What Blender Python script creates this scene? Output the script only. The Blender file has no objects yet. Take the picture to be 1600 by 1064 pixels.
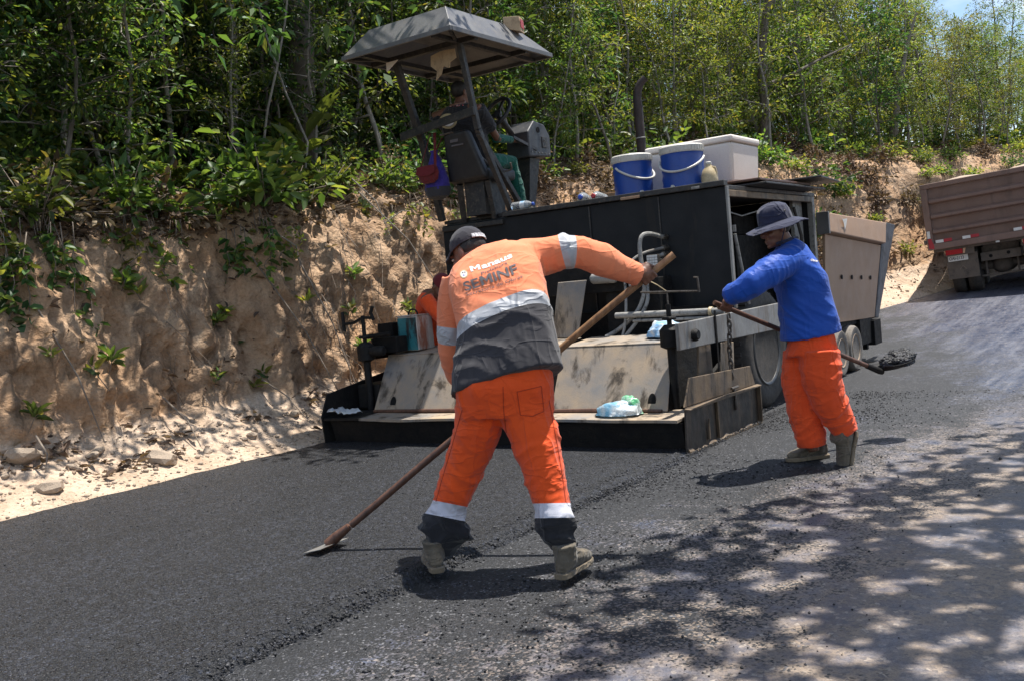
import bpy, bmesh, math, random
import numpy as np
from mathutils import Vector, Matrix, noise as mnoise

random.seed(7)
RNG = np.random.default_rng(11)
scene = bpy.context.scene
COL = scene.collection
PI = math.pi
rad = math.radians

# ------------------------------------------------------------------ camera
FPX, CAMH = 1500.0, 1.32          # focal length in photo pixels (1600 wide), lens height over the road


def _basis():
    d1 = np.array([-800 / FPX, (532 - 522) / FPX, -1]); d2 = np.array([800 / FPX, (532 - 378) / FPX, -1])
    n = np.cross(d2, d1); n /= np.linalg.norm(n)
    n = n if n[1] > 0 else -n
    fw = np.array([0, 0, -1.0]); Y = fw - n * fw.dot(n); Y /= np.linalg.norm(Y)
    return np.stack([np.cross(Y, n), Y, n])


CR = _basis()


def ray(px, py):
    return CR @ np.array([(px - 800) / FPX, (532 - py) / FPX, -1.0])


def gp(px, py, z=0.0):
    d = ray(px, py); t = (z - CAMH) / d[2]
    return Vector(np.array([0, 0, CAMH]) + t * d)


def at(px, py, y):
    d = ray(px, py)
    return Vector(np.array([0, 0, CAMH]) + d * (y / d[1]))


cd = bpy.data.cameras.new('camera'); cam = bpy.data.objects.new('camera', cd); COL.objects.link(cam)
cd.sensor_fit = 'HORIZONTAL'; cd.sensor_width = 36.0; cd.lens = FPX / 1600 * 36.0
cd.clip_start = 0.05; cd.clip_end = 3000
m4 = Matrix.Identity(4)
for i in range(3):
    for j in range(3):
        m4[i][j] = CR[i][j]
m4.translation = (0, 0, CAMH)
cam.matrix_world = m4
scene.camera = cam

# ------------------------------------------------------------------ world, sun, exposure
SUN = Vector((0.25, 0.13, 1.0)).normalized()
elev = math.asin(SUN.z); azim = math.atan2(SUN.x, SUN.y)
world = bpy.data.worlds.new('World'); scene.world = world; world.use_nodes = True
wt = world.node_tree; wt.nodes.clear()
wo = wt.nodes.new('ShaderNodeOutputWorld'); bg = wt.nodes.new('ShaderNodeBackground')
sky = wt.nodes.new('ShaderNodeTexSky'); sky.sky_type = 'NISHITA'; sky.sun_disc = False
sky.sun_elevation = elev; sky.sun_rotation = azim; sky.dust_density = 0.4; sky.ozone_density = 1.5
tc = wt.nodes.new('ShaderNodeTexCoord'); mp = wt.nodes.new('ShaderNodeMapping'); mp.inputs['Scale'].default_value = (1, 1, 2.4)
nz = wt.nodes.new('ShaderNodeTexNoise'); nz.inputs['Scale'].default_value = 3.2; nz.inputs['Detail'].default_value = 8
rp = wt.nodes.new('ShaderNodeValToRGB'); rp.color_ramp.elements[0].position = 0.50; rp.color_ramp.elements[1].position = 0.70
mx = wt.nodes.new('ShaderNodeMix'); mx.data_type = 'RGBA'; mx.inputs[7].default_value = (9.5, 9.6, 9.8, 1)
L = wt.links.new
L(tc.outputs['Generated'], mp.inputs[0]); L(mp.outputs[0], nz.inputs['Vector']); L(nz.outputs['Fac'], rp.inputs[0])
L(rp.outputs[0], mx.inputs[0]); L(sky.outputs[0], mx.inputs[6]); L(mx.outputs[2], bg.inputs[0]); L(bg.outputs[0], wo.inputs[0])
bg.inputs[1].default_value = 0.10

sd = bpy.data.lights.new('sun', 'SUN'); sd.energy = 4.6; sd.angle = rad(0.53); sd.color = (1.0, 0.955, 0.88)
sun = bpy.data.objects.new('sun', sd); COL.objects.link(sun)
sun.rotation_euler = SUN.to_track_quat('Z', 'Y').to_euler(); sun.location = (0, 0, 40)

vs = scene.view_settings
vs.view_transform = 'Standard'; vs.look = 'None'; vs.exposure = 0.9; vs.gamma = 1.0; vs.use_curve_mapping = False
scene.cycles.max_bounces = 8; scene.cycles.diffuse_bounces = 3; scene.cycles.transmission_bounces = 6
scene.cycles.transparent_max_bounces = 8; scene.cycles.caustics_reflective = False; scene.cycles.caustics_refractive = False
scene.cycles.sample_clamp_indirect = 6.0

# ------------------------------------------------------------------ object helpers


def tag(o, label=None, cat=None, group=None, kind=None):
    if label: o['label'] = label
    if cat: o['category'] = cat
    if group: o['group'] = group
    if kind: o['kind'] = kind
    return o


def empty(name, loc=(0, 0, 0), rz=0.0, parent=None):
    o = bpy.data.objects.new(name, None); COL.objects.link(o)
    o.location = loc; o.rotation_euler = (0, 0, rz); o.empty_display_size = 0.1
    if parent: o.parent = parent
    return o


def thing(name, label, cat, loc=(0, 0, 0), rz=0.0, group=None):
    return tag(empty(name, loc, rz), label, cat, group)


def mesh_from(name, v, f, smooth=False):
    me = bpy.data.meshes.new(name)
    me.from_pydata([tuple(p) for p in v], [], f)
    if smooth:
        me.polygons.foreach_set('use_smooth', [True] * len(me.polygons))
    me.update()
    return me


def link(name, me, mat=None, parent=None):
    o = bpy.data.objects.new(name, me); COL.objects.link(o)
    if mat is not None and not me.materials:
        me.materials.append(mat)
    if parent: o.parent = parent
    return o


def np_mesh(name, V, F, smooth=False, attrs=None):
    """V (n,3) array, F (m,k) array of equal sized faces; attrs: face float attributes"""
    me = bpy.data.meshes.new(name)
    V = np.asarray(V, dtype=np.float32); F = np.asarray(F, dtype=np.int32)
    m, k = F.shape
    me.vertices.add(len(V)); me.vertices.foreach_set('co', V.ravel())
    me.loops.add(m * k); me.loops.foreach_set('vertex_index', F.ravel())
    me.polygons.add(m); me.polygons.foreach_set('loop_start', np.arange(0, m * k, k, dtype=np.int32))
    me.polygons.foreach_set('loop_total', np.full(m, k, dtype=np.int32))
    if smooth:
        me.polygons.foreach_set('use_smooth', np.ones(m, dtype=bool))
    for an, av in (attrs or {}).items():
        a = me.attributes.new(an, 'FLOAT', 'FACE'); a.data.foreach_set('value', np.asarray(av, dtype=np.float32))
    me.update(calc_edges=True); me.validate()
    return me


class MB:
    """collects shapes into one mesh"""

    def __init__(self):
        self.v = []; self.f = []

    def _add(self, vs_, fs_):
        n = len(self.v)
        self.v += [Vector(p) for p in vs_]; self.f += [tuple(i + n for i in q) for q in fs_]
        return self

    def hexa(self, p):
        return self._add(p, [(0, 3, 2, 1), (4, 5, 6, 7), (0, 1, 5, 4), (1, 2, 6, 5), (2, 3, 7, 6), (3, 0, 4, 7)])

    def box(self, x0, x1, y0, y1, z0, z1):
        return self.hexa([(x0, y0, z0), (x1, y0, z0), (x1, y1, z0), (x0, y1, z0), (x0, y0, z1), (x1, y0, z1), (x1, y1, z1), (x0, y1, z1)])

    def obox(self, c, ax, ay, az):
        c, ax, ay, az = Vector(c), Vector(ax), Vector(ay), Vector(az)
        return self.hexa([c - ax - ay - az, c + ax - ay - az, c + ax + ay - az, c - ax + ay - az,
                          c - ax - ay + az, c + ax - ay + az, c + ax + ay + az, c - ax + ay + az])

    def bar(self, a, b, w, t, up=(0, 0, 1)):
        a, b = Vector(a), Vector(b); d = (b - a); l = d.length; d.normalize()
        s = d.cross(Vector(up))
        if s.length < 1e-4: s = d.cross(Vector((1, 0, 0)))
        s.normalize(); u = s.cross(d)
        return self.obox((a + b) / 2, d * l / 2, s * w / 2, u * t / 2)

    def plate(self, poly, thick):
        n = len(poly); t = Vector(thick)
        p = [Vector(q) for q in poly]; vs_ = p + [q + t for q in p]
        fs_ = [tuple(range(n - 1, -1, -1)), tuple(range(n, 2 * n))]
        fs_ += [(i, (i + 1) % n, n + (i + 1) % n, n + i) for i in range(n)]
        return self._add(vs_, fs_)

    def rings(self, rings, cap=True):
        n = len(rings[0]); vs_ = [p for r in rings for p in r]; fs_ = []
        for k in range(len(rings) - 1):
            for i in range(n):
                j = (i + 1) % n
                fs_.append((k * n + i, k * n + j, (k + 1) * n + j, (k + 1) * n + i))
        if cap:
            fs_.append(tuple(range(n - 1, -1, -1))); b = (len(rings) - 1) * n
            fs_.append(tuple(range(b, b + n)))
        return self._add(vs_, fs_)

    def tube(self, path, r, n=8, cap=True, flat=1.0, ref=None):
        p = [Vector(q) for q in path]; rr = r if isinstance(r, (list, tuple)) else [r] * len(p)
        rg = []; prev = None
        for i, q in enumerate(p):
            d = (p[min(i + 1, len(p) - 1)] - p[max(i - 1, 0)]).normalized()
            if prev is None:
                s = d.cross(Vector(ref) if ref else Vector((0, 0, 1)))
                if s.length < 1e-3: s = d.cross(Vector((0, 1, 0)))
            else:
                s = prev - d * prev.dot(d)
            s.normalize(); prev = s; u = d.cross(s)
            rg.append([q + s * math.cos(2 * PI * k / n) * rr[i] + u * math.sin(2 * PI * k / n) * rr[i] * flat for k in range(n)])
        return self.rings(rg, cap)

    def cyl(self, a, b, r, r2=None, n=16):
        return self.tube([a, b], [r, r if r2 is None else r2], n)

    def lathe(self, c, axis, prof, n=24, cap=True):
        c = Vector(c); d = Vector(axis).normalized(); s = d.cross(Vector((0, 0, 1)))
        if s.length < 1e-3: s = Vector((1, 0, 0))
        s.normalize(); u = d.cross(s)
        return self.rings([[c + d * h + (s * math.cos(2 * PI * k / n) + u * math.sin(2 * PI * k / n)) * r for k in range(n)] for r, h in prof], cap)

    def ellipsoid(self, c, ax, ay, az, nu=14, nv=9):
        c, ax, ay, az = Vector(c), Vector(ax), Vector(ay), Vector(az); rg = []
        for j in range(nv):
            th = PI * (j + 0.35) / (nv - 0.3)
            rg.append([c + az * -math.cos(th) + (ax * math.cos(2 * PI * k / nu) + ay * math.sin(2 * PI * k / nu)) * math.sin(th) for k in range(nu)])
        return self.rings(rg)

    def torus(self, c, axis, R, r, n=28, m=8, a0=0.0, a1=2 * PI):
        c = Vector(c); d = Vector(axis).normalized(); s = d.cross(Vector((0, 0, 1)))
        if s.length < 1e-3: s = Vector((1, 0, 0))
        s.normalize(); u = d.cross(s); full = abs(a1 - a0 - 2 * PI) < 1e-5
        cnt = n if full else n + 1
        rg = []
        for k in range(cnt):
            a = a0 + (a1 - a0) * k / n; e = s * math.cos(a) + u * math.sin(a)
            rg.append([c + e * (R + r * math.cos(2 * PI * q / m)) + d * r * math.sin(2 * PI * q / m) for q in range(m)])
        if full: rg.append(rg[0])
        return self.rings(rg, not full)

    def jitter(self, a, f=3.0, seed=0):
        for i, p in enumerate(self.v):
            self.v[i] = p + mnoise.noise_vector(p * f + Vector((seed, seed * .7, 3))) * a
        return self

    def build(self, name, mat, parent=None, smooth=False, bevel=0.0, seg=2):
        me = mesh_from(name, self.v, self.f, smooth)
        bm = bmesh.new(); bm.from_mesh(me); bmesh.ops.recalc_face_normals(bm, faces=bm.faces); bm.to_mesh(me); bm.free()
        o = link(name, me, mat, parent)
        if bevel:
            b = o.modifiers.new('bevel', 'BEVEL'); b.width = bevel; b.segments = seg; b.limit_method = 'ANGLE'; b.angle_limit = rad(35)
        if smooth:
            if hasattr(me, 'set_sharp_from_angle'): me.set_sharp_from_angle(angle=rad(42))
        return o


def part(name, mat, parent, fn, **kw):
    mb = MB(); fn(mb)
    return mb.build(name, mat, parent, **kw)


def copy_tree(o, parent=None):
    c = o.copy(); COL.objects.link(c); c.parent = parent
    for ch in KIDS(o): copy_tree(ch, c)
    return c


def KIDS(o):
    return [c for c in bpy.data.objects if c.parent == o]

# ------------------------------------------------------------------ materials


class NT:
    def __init__(self, name):
        self.m = bpy.data.materials.new(name); self.m.use_nodes = True
        self.t = self.m.node_tree; self.t.nodes.clear()
        self.out = self.t.nodes.new('ShaderNodeOutputMaterial')
        self.co = self.t.nodes.new('ShaderNodeTexCoord')

    def n(self, typ, **kw):
        nd = self.t.nodes.new(typ)
        for k, v in kw.items(): setattr(nd, k, v)
        return nd

    def l(self, a, b): self.t.links.new(a, b)

    def set(self, sock, v):
        if isinstance(v, bpy.types.NodeSocket): self.l(v, sock)
        elif isinstance(v, (tuple, list)):
            sock.default_value = tuple(v) if len(v) == len(sock.default_value) else tuple(v) + (1,)
        else: sock.default_value = v

    def vec(self, scale=(1, 1, 1), gen='Object', rot=(0, 0, 0)):
        m = self.n('ShaderNodeMapping'); self.l(self.co.outputs[gen], m.inputs[0])
        m.inputs['Scale'].default_value = scale; m.inputs['Rotation'].default_value = rot
        return m.outputs[0]

    def noise(self, scale, detail=5, rough=0.55, vec=None, dist=0.0):
        n = self.n('ShaderNodeTexNoise'); n.inputs['Scale'].default_value = scale; n.inputs['Detail'].default_value = detail
        n.inputs['Roughness'].default_value = rough; n.inputs['Distortion'].default_value = dist
        self.l(vec if vec is not None else self.co.outputs['Object'], n.inputs['Vector'])
        return n.outputs['Fac']

    def voro(self, scale, feature='F1', vec=None, out='Distance', rnd=1.0):
        n = self.n('ShaderNodeTexVoronoi', feature=feature); n.inputs['Scale'].default_value = scale; n.inputs['Randomness'].default_value = rnd
        self.l(vec if vec is not None else self.co.outputs['Object'], n.inputs['Vector'])
        return n.outputs[out]

    def ramp(self, fac, stops, interp='LINEAR'):
        r = self.n('ShaderNodeValToRGB'); cr = r.color_ramp; cr.interpolation = interp
        while len(cr.elements) < len(stops): cr.elements.new(0.5)
        for e, (p, c) in zip(cr.elements, stops):
            e.position = p; e.color = (c, c, c, 1) if not isinstance(c, (tuple, list)) else tuple(c)[:3] + (1,)
        self.l(fac, r.inputs[0])
        return r.outputs[0]

    def mix(self, fac, a, b, blend='MIX'):
        m = self.n('ShaderNodeMix', data_type='RGBA', blend_type=blend)
        self.set(m.inputs[0], fac); self.set(m.inputs[6], a); self.set(m.inputs[7], b)
        return m.outputs[2]

    def math(self, op, a, b=0.0, clamp=False):
        m = self.n('ShaderNodeMath', operation=op, use_clamp=clamp); self.set(m.inputs[0], a); self.set(m.inputs[1], b)
        return m.outputs[0]

    def sep(self, vec=None):
        s = self.n('ShaderNodeSeparateXYZ'); self.l(vec if vec is not None else self.co.outputs['Object'], s.inputs[0])
        return s.outputs

    def bump(self, h, strength=0.3, dist=0.01, normal=None):
        b = self.n('ShaderNodeBump'); b.inputs['Strength'].default_value = strength; b.inputs['Distance'].default_value = dist
        self.l(h, b.inputs['Height'])
        if normal is not None: self.l(normal, b.inputs['Normal'])
        return b.outputs[0]

    def attr(self, name, out='Fac'):
        a = self.n('ShaderNodeAttribute'); a.attribute_name = name
        return a.outputs[out]

    def pbr(self, col, rough=0.6, metal=0.0, normal=None, spec=0.5, **kw):
        p = self.n('ShaderNodeBsdfPrincipled')
        self.set(p.inputs['Base Color'], col); self.set(p.inputs['Roughness'], rough); self.set(p.inputs['Metallic'], metal)
        self.set(p.inputs['Specular IOR Level'], spec)
        if normal is not None: self.l(normal, p.inputs['Normal'])
        for k, v in kw.items(): self.set(p.inputs[k.replace('_', ' ')], v)
        return p.outputs[0]

    def done(self, sh):
        self.l(sh, self.out.inputs[0]); return self.m


def worn(name, col, col2, dirt=None, scale=6.0, rough=(0.4, 0.7), metal=0.0, bump=0.15, dirt_lo=0.52, dirt_hi=0.7, streak=False, fine=60.0, spec=0.5):
    """paint or metal with two tones, dirt blotches, fine relief"""
    n = NT(name)
    a = n.noise(scale, 6, 0.6); c = n.mix(n.ramp(a, [(0.35, 0), (0.68, 1)]), col, col2)
    if dirt is not None:
        v = n.vec((1, 1, 0.18)) if streak else None
        d = n.noise(scale * 1.9, 8, 0.68, v, 0.4); c = n.mix(n.ramp(d, [(dirt_lo, 0), (dirt_hi, 1)]), c, dirt)
    fz = n.noise(fine, 4, 0.6)
    c = n.mix(n.ramp(fz, [(0.3, 0.22), (0.62, 0.0)]), c, tuple(x * 0.45 for x in col))
    r = n.ramp(n.noise(scale * 2.3, 5), [(0.3, rough[0]), (0.7, rough[1])])
    nm = n.bump(n.math('ADD', n.math('MULTIPLY', a, 1.4), n.math('MULTIPLY', fz, 0.4)), bump, 0.012)
    return n.done(n.pbr(c, r, metal, nm, spec))
# ------------------------------------------------------------------ the material library
M = {}
M['black_paint'] = worn('black_paint', (0.012, 0.013, 0.015), (0.02, 0.021, 0.023), (0.035, 0.03, 0.025), 3.0, (0.45, 0.65), 0, 0.12, 0.58, 0.78, True, spec=0.22)
M['black_edge'] = worn('black_edge', (0.016, 0.016, 0.018), (0.05, 0.045, 0.04), (0.12, 0.09, 0.065), 14.0, (0.4, 0.7), 0, 0.2, 0.55, 0.7)
M['tar_steel'] = worn('tar_steel', (0.010, 0.010, 0.011), (0.02, 0.018, 0.016), (0.06, 0.048, 0.036), 9.0, (0.5, 0.8), 0, 0.6, 0.62, 0.76, spec=0.2)
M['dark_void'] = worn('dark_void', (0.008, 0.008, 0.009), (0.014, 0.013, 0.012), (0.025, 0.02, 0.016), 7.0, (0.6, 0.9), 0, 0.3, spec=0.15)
M['canopy_grey'] = worn('canopy_grey', (0.10, 0.10, 0.105), (0.15, 0.148, 0.145), (0.21, 0.18, 0.145), 4.0, (0.38, 0.6), 0.1, 0.12, 0.56, 0.76)
M['bare_steel'] = worn('bare_steel', (0.30, 0.29, 0.27), (0.20, 0.195, 0.19), (0.13, 0.085, 0.05), 5.0, (0.35, 0.6), 0.35, 0.2, 0.5, 0.72, True)
M['old_plate'] = worn('old_plate', (0.42, 0.315, 0.21), (0.20, 0.20, 0.20), (0.05, 0.038, 0.028), 2.8, (0.5, 0.75), 0.1, 0.25, 0.52, 0.64, True, 90)
M['burnt_plate'] = worn('burnt_plate', (0.22, 0.155, 0.095), (0.12, 0.09, 0.065), (0.02, 0.017, 0.015), 4.0, (0.45, 0.7), 0.25, 0.3, 0.5, 0.66, True)
M['hopper_tan'] = worn('hopper_tan', (0.36, 0.225, 0.14), (0.31, 0.195, 0.125), (0.15, 0.10, 0.07), 2.2, (0.5, 0.7), 0, 0.12, 0.62, 0.8, True)
M['hopper_black'] = worn('hopper_black', (0.05, 0.05, 0.055), (0.10, 0.10, 0.11), (0.03, 0.027, 0.025), 5.0, (0.5, 0.7), 0, 0.2, 0.5, 0.65)
M['rust_pipe'] = worn('rust_pipe', (0.028, 0.020, 0.020), (0.05, 0.034, 0.030), (0.02, 0.017, 0.016), 8.0, (0.5, 0.8), 0.2, 0.3)
M['hose_grey'] = worn('hose_grey', (0.22, 0.215, 0.205), (0.30, 0.29, 0.27), (0.06, 0.05, 0.042), 12.0, (0.5, 0.7), 0, 0.15)
M['chain_steel'] = worn('chain_steel', (0.09, 0.075, 0.062), (0.17, 0.15, 0.13), (0.04, 0.03, 0.025), 20.0, (0.4, 0.6), 0.6, 0.2)
M['end_tar'] = worn('end_tar', (0.020, 0.016, 0.013), (0.06, 0.043, 0.03), (0.15, 0.10, 0.062), 6.0, (0.45, 0.7), 0.1, 0.4, 0.52, 0.68, True)
M['rubber'] = worn('rubber', (0.035, 0.031, 0.028), (0.06, 0.052, 0.046), (0.085, 0.07, 0.057), 9.0, (0.7, 0.9), 0, 0.3, 0.48, 0.7)
M['pale_rubber'] = worn('pale_rubber', (0.15, 0.13, 0.11), (0.20, 0.175, 0.15), (0.06, 0.05, 0.042), 9.0, (0.7, 0.9), 0, 0.3, 0.55, 0.7)
M['rim_steel'] = worn('rim_steel', (0.06, 0.062, 0.066), (0.11, 0.108, 0.105), (0.05, 0.042, 0.035), 6.0, (0.4, 0.6), 0.4, 0.15)
M['rim_tan'] = worn('rim_tan', (0.36, 0.265, 0.185), (0.27, 0.20, 0.145), (0.09, 0.07, 0.055), 6.0, (0.6, 0.8), 0, 0.15)
M['vinyl_black'] = worn('vinyl_black', (0.014, 0.014, 0.016), (0.022, 0.022, 0.024), (0.05, 0.045, 0.04), 9.0, (0.4, 0.6), 0, 0.2, 0.6, 0.8)
M['console_grey'] = worn('console_grey', (0.042, 0.043, 0.048), (0.065, 0.065, 0.07), (0.12, 0.105, 0.09), 7.0, (0.4, 0.6), 0.1, 0.2, 0.6, 0.75)
M['foam'] = worn('foam', (0.80, 0.73, 0.67), (0.76, 0.67, 0.60), (0.33, 0.28, 0.23), 3.0, (0.7, 0.9), 0, 0.25, 0.70, 0.80, True, 120)
M['cooler_blue'] = worn('cooler_blue', (0.010, 0.055, 0.30), (0.014, 0.072, 0.36), (0.02, 0.05, 0.17), 5.0, (0.3, 0.45), 0, 0.06, 0.64, 0.82)
M['cooler_white'] = worn('cooler_white', (0.62, 0.60, 0.55), (0.52, 0.50, 0.45), (0.25, 0.22, 0.18), 9.0, (0.4, 0.55), 0, 0.1, 0.64, 0.8)
M['jug'] = worn('jug', (0.50, 0.39, 0.22), (0.58, 0.47, 0.30), (0.33, 0.24, 0.13), 8.0, (0.35, 0.5), 0, 0.1)
M['cardboard'] = worn('cardboard', (0.50, 0.37, 0.23), (0.42, 0.30, 0.19), (0.26, 0.19, 0.12), 9.0, (0.8, 0.95), 0, 0.2)
M['red_paint'] = worn('red_paint', (0.42, 0.022, 0.03), (0.34, 0.02, 0.026), (0.2, 0.10, 0.08), 12.0, (0.35, 0.55), 0, 0.1, 0.6, 0.75)
M['white_paint'] = worn('white_paint', (0.72, 0.70, 0.66), (0.6, 0.57, 0.52), (0.32, 0.26, 0.2), 12.0, (0.5, 0.7), 0, 0.1, 0.62, 0.78)
M['truck_brown'] = worn('truck_brown', (0.215, 0.132, 0.10), (0.175, 0.108, 0.083), (0.10, 0.066, 0.053), 1.8, (0.55, 0.8), 0, 0.2, 0.52, 0.72, True)
M['truck_dust'] = worn('truck_dust', (0.135, 0.105, 0.082), (0.10, 0.078, 0.062), (0.05, 0.04, 0.033), 5.0, (0.7, 0.9), 0, 0.2)
M['tin_rust'] = worn('tin_rust', (0.56, 0.53, 0.49), (0.46, 0.42, 0.38), (0.33, 0.125, 0.07), 7.0, (0.4, 0.6), 0.2, 0.2, 0.5, 0.62, True)
M['tin_teal'] = worn('tin_teal', (0.02, 0.15, 0.17), (0.03, 0.20, 0.22), (0.012, 0.012, 0.014), 6.0, (0.35, 0.6), 0, 0.25, 0.45, 0.55, True)
M['skin'] = worn('skin', (0.185, 0.085, 0.052), (0.145, 0.064, 0.040), None, 14.0, (0.42, 0.56), 0, 0.08, fine=160)
M['skin_light'] = worn('skin_light', (0.36, 0.18, 0.12), (0.29, 0.135, 0.09), None, 14.0, (0.42, 0.56), 0, 0.08, fine=160)
M['hair'] = worn('hair', (0.008, 0.007, 0.006), (0.015, 0.012, 0.010), None, 40.0, (0.5, 0.7), 0, 0.4)


def cloth(name, col, col2, dirt=None, rough=0.85, weave=900.0, dl=0.62, dh=0.8, fold=0.6, sheen=0.15):
    n = NT(name)
    a = n.noise(5.0, 5); c = n.mix(n.ramp(a, [(0.3, 0), (0.7, 1)]), col, col2)
    if dirt is not None:
        d = n.noise(7.0, 8, 0.7); c = n.mix(n.ramp(d, [(dl, 0), (dh, 0.8)]), c, dirt)
    w = n.noise(weave, 2)
    c = n.mix(n.ramp(w, [(0.35, 0.25), (0.6, 0.0)]), c, tuple(x * 0.5 for x in col))
    f1 = n.noise(5.0, 2, 0.45, n.vec((1.5, 1.5, 0.5), rot=(0.5, 0.6, 0.2)), 0.5); f2 = n.noise(8.0, 2, 0.45, n.vec((0.6, 0.6, 1.7), rot=(-0.4, 0.3, 0)), 0.4)
    cr1 = n.ramp(f1, [(0.40, 0.0), (0.50, 1.0), (0.54, 0.25), (0.62, 0.0)]); cr2 = n.ramp(f2, [(0.42, 0.0), (0.50, 0.8), (0.53, 0.2), (0.62, 0.0)])
    nm = n.bump(n.math('ADD', cr1, n.math('MULTIPLY', cr2, 0.7)), fold, 0.014); nm = n.bump(w, 0.12, 0.002, nm)
    return n.done(n.pbr(c, rough, 0, nm, 0.25, Sheen_Weight=sheen, Sheen_Roughness=0.6))


M['hi_vis'] = cloth('hi_vis', (0.80, 0.088, 0.008), (0.74, 0.074, 0.007), (0.42, 0.06, 0.015), dl=0.68, dh=0.86, fold=0.45)
M['hi_vis_faded'] = cloth('hi_vis_faded', (0.78, 0.245, 0.115), (0.76, 0.20, 0.085), (0.64, 0.21, 0.12), dl=0.6, dh=0.8, fold=0.32)
M['hi_vis_dirty'] = cloth('hi_vis_dirty', (0.82, 0.088, 0.014), (0.74, 0.072, 0.011), (0.26, 0.035, 0.012), dl=0.58, dh=0.76, fold=0.45)
M['charcoal_cloth'] = cloth('charcoal_cloth', (0.030, 0.029, 0.034), (0.040, 0.038, 0.044), (0.075, 0.068, 0.066), fold=0.36)
M['black_cloth'] = cloth('black_cloth', (0.012, 0.012, 0.015), (0.018, 0.018, 0.022), (0.04, 0.036, 0.034))
M['reflective'] = cloth('reflective', (0.45, 0.46, 0.48), (0.36, 0.37, 0.40), (0.26, 0.22, 0.19), 0.45)
M['reflective_white'] = cloth('reflective_white', (0.62, 0.62, 0.68), (0.55, 0.55, 0.62), (0.38, 0.33, 0.30), 0.5)
M['royal_blue'] = cloth('royal_blue', (0.006, 0.078, 0.44), (0.005, 0.060, 0.36), None, 0.55, 700, fold=0.25, sheen=0.1)
M['navy_cloth'] = cloth('navy_cloth', (0.014, 0.017, 0.045), (0.019, 0.023, 0.058), (0.06, 0.058, 0.065))
M['cap_black'] = cloth('cap_black', (0.014, 0.013, 0.020), (0.022, 0.020, 0.03), (0.05, 0.046, 0.046), fold=0.15)
M['cap_red'] = cloth('cap_red', (0.16, 0.008, 0.014), (0.12, 0.007, 0.012), (0.04, 0.01, 0.01), fold=0.15)
M['green_cloth'] = cloth('green_cloth', (0.005, 0.105, 0.072), (0.004, 0.08, 0.056), (0.01, 0.06, 0.05))
M['purple_cloth'] = cloth('purple_cloth', (0.045, 0.030, 0.27), (0.035, 0.024, 0.2), (0.04, 0.035, 0.07))
M['maroon_cloth'] = cloth('maroon_cloth', (0.14, 0.012, 0.014), (0.11, 0.010, 0.012), (0.06, 0.015, 0.014))
M['boot_grey'] = cloth('boot_grey', (0.085, 0.070, 0.050), (0.125, 0.102, 0.072), (0.24, 0.19, 0.13), 0.8, 500, 0.48, 0.66)
M['boot_tan'] = cloth('boot_tan', (0.20, 0.155, 0.10), (0.15, 0.115, 0.075), (0.08, 0.065, 0.05), 0.8, 500)


def wood_mat():
    n = NT('wood')
    g = n.noise(22.0, 6, 0.6, n.vec((1, 1, 0.06)), 0.6)
    c = n.ramp(g, [(0.3, (0.13, 0.066, 0.030)), (0.55, (0.27, 0.145, 0.065)), (0.75, (0.38, 0.22, 0.11))])
    d = n.noise(3.0, 4); c = n.mix(n.ramp(d, [(0.5, 0), (0.75, 0.7)]), c, (0.09, 0.05, 0.03))
    return n.done(n.pbr(c, 0.55, 0, n.bump(g, 0.25, 0.004)))


M['wood'] = wood_mat()


def dark_wood():
    n = NT('dark_wood')
    g = n.noise(26.0, 6, 0.6, n.vec((1, 1, 0.08)), 0.6)
    c = n.ramp(g, [(0.3, (0.05, 0.024, 0.016)), (0.7, (0.14, 0.066, 0.04))])
    return n.done(n.pbr(c, 0.5, 0, n.bump(g, 0.25, 0.004)))


M['dark_wood'] = dark_wood()


def plastic_film(name, col, trans=0.35):
    n = NT(name); nz_ = n.noise(9.0, 4)
    c = n.mix(n.ramp(nz_, [(0.4, 0), (0.6, 1)]), col, (0.82, 0.85, 0.86))
    nm = n.bump(n.noise(30.0, 4, 0.6, None, 1.0), 0.5, 0.01)
    p = n.pbr(c, 0.25, 0, nm, 0.6)
    t = n.n('ShaderNodeBsdfTranslucent'); n.set(t.inputs[0], c)
    m = n.n('ShaderNodeMixShader'); m.inputs[0].default_value = trans
    n.l(p, m.inputs[1]); n.l(t.outputs[0], m.inputs[2])
    return n.done(m.outputs[0])


M['bag_blue'] = plastic_film('bag_blue', (0.26, 0.55, 0.74))
M['bag_green'] = plastic_film('bag_green', (0.14, 0.52, 0.26))
M['bag_white'] = plastic_film('bag_white', (0.72, 0.74, 0.78))
M['sack_print'] = plastic_film('sack_print', (0.25, 0.50, 0.78), 0.15)


def clear_plastic():
    n = NT('clear_plastic')
    return n.done(n.pbr((0.86, 0.90, 0.93), 0.12, 0, None, 0.5, Transmission_Weight=0.75, IOR=1.25))


M['clear_plastic'] = clear_plastic()


def plain(name, col, rough=0.6, metal=0.0, **kw):
    n = NT(name)
    a = n.noise(25.0, 4); c = n.mix(n.ramp(a, [(0.3, 0.0), (0.75, 0.35)]), col, tuple(x * 0.6 for x in col))
    return n.done(n.pbr(c, rough, metal, n.bump(a, 0.05, 0.003), **kw))


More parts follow.
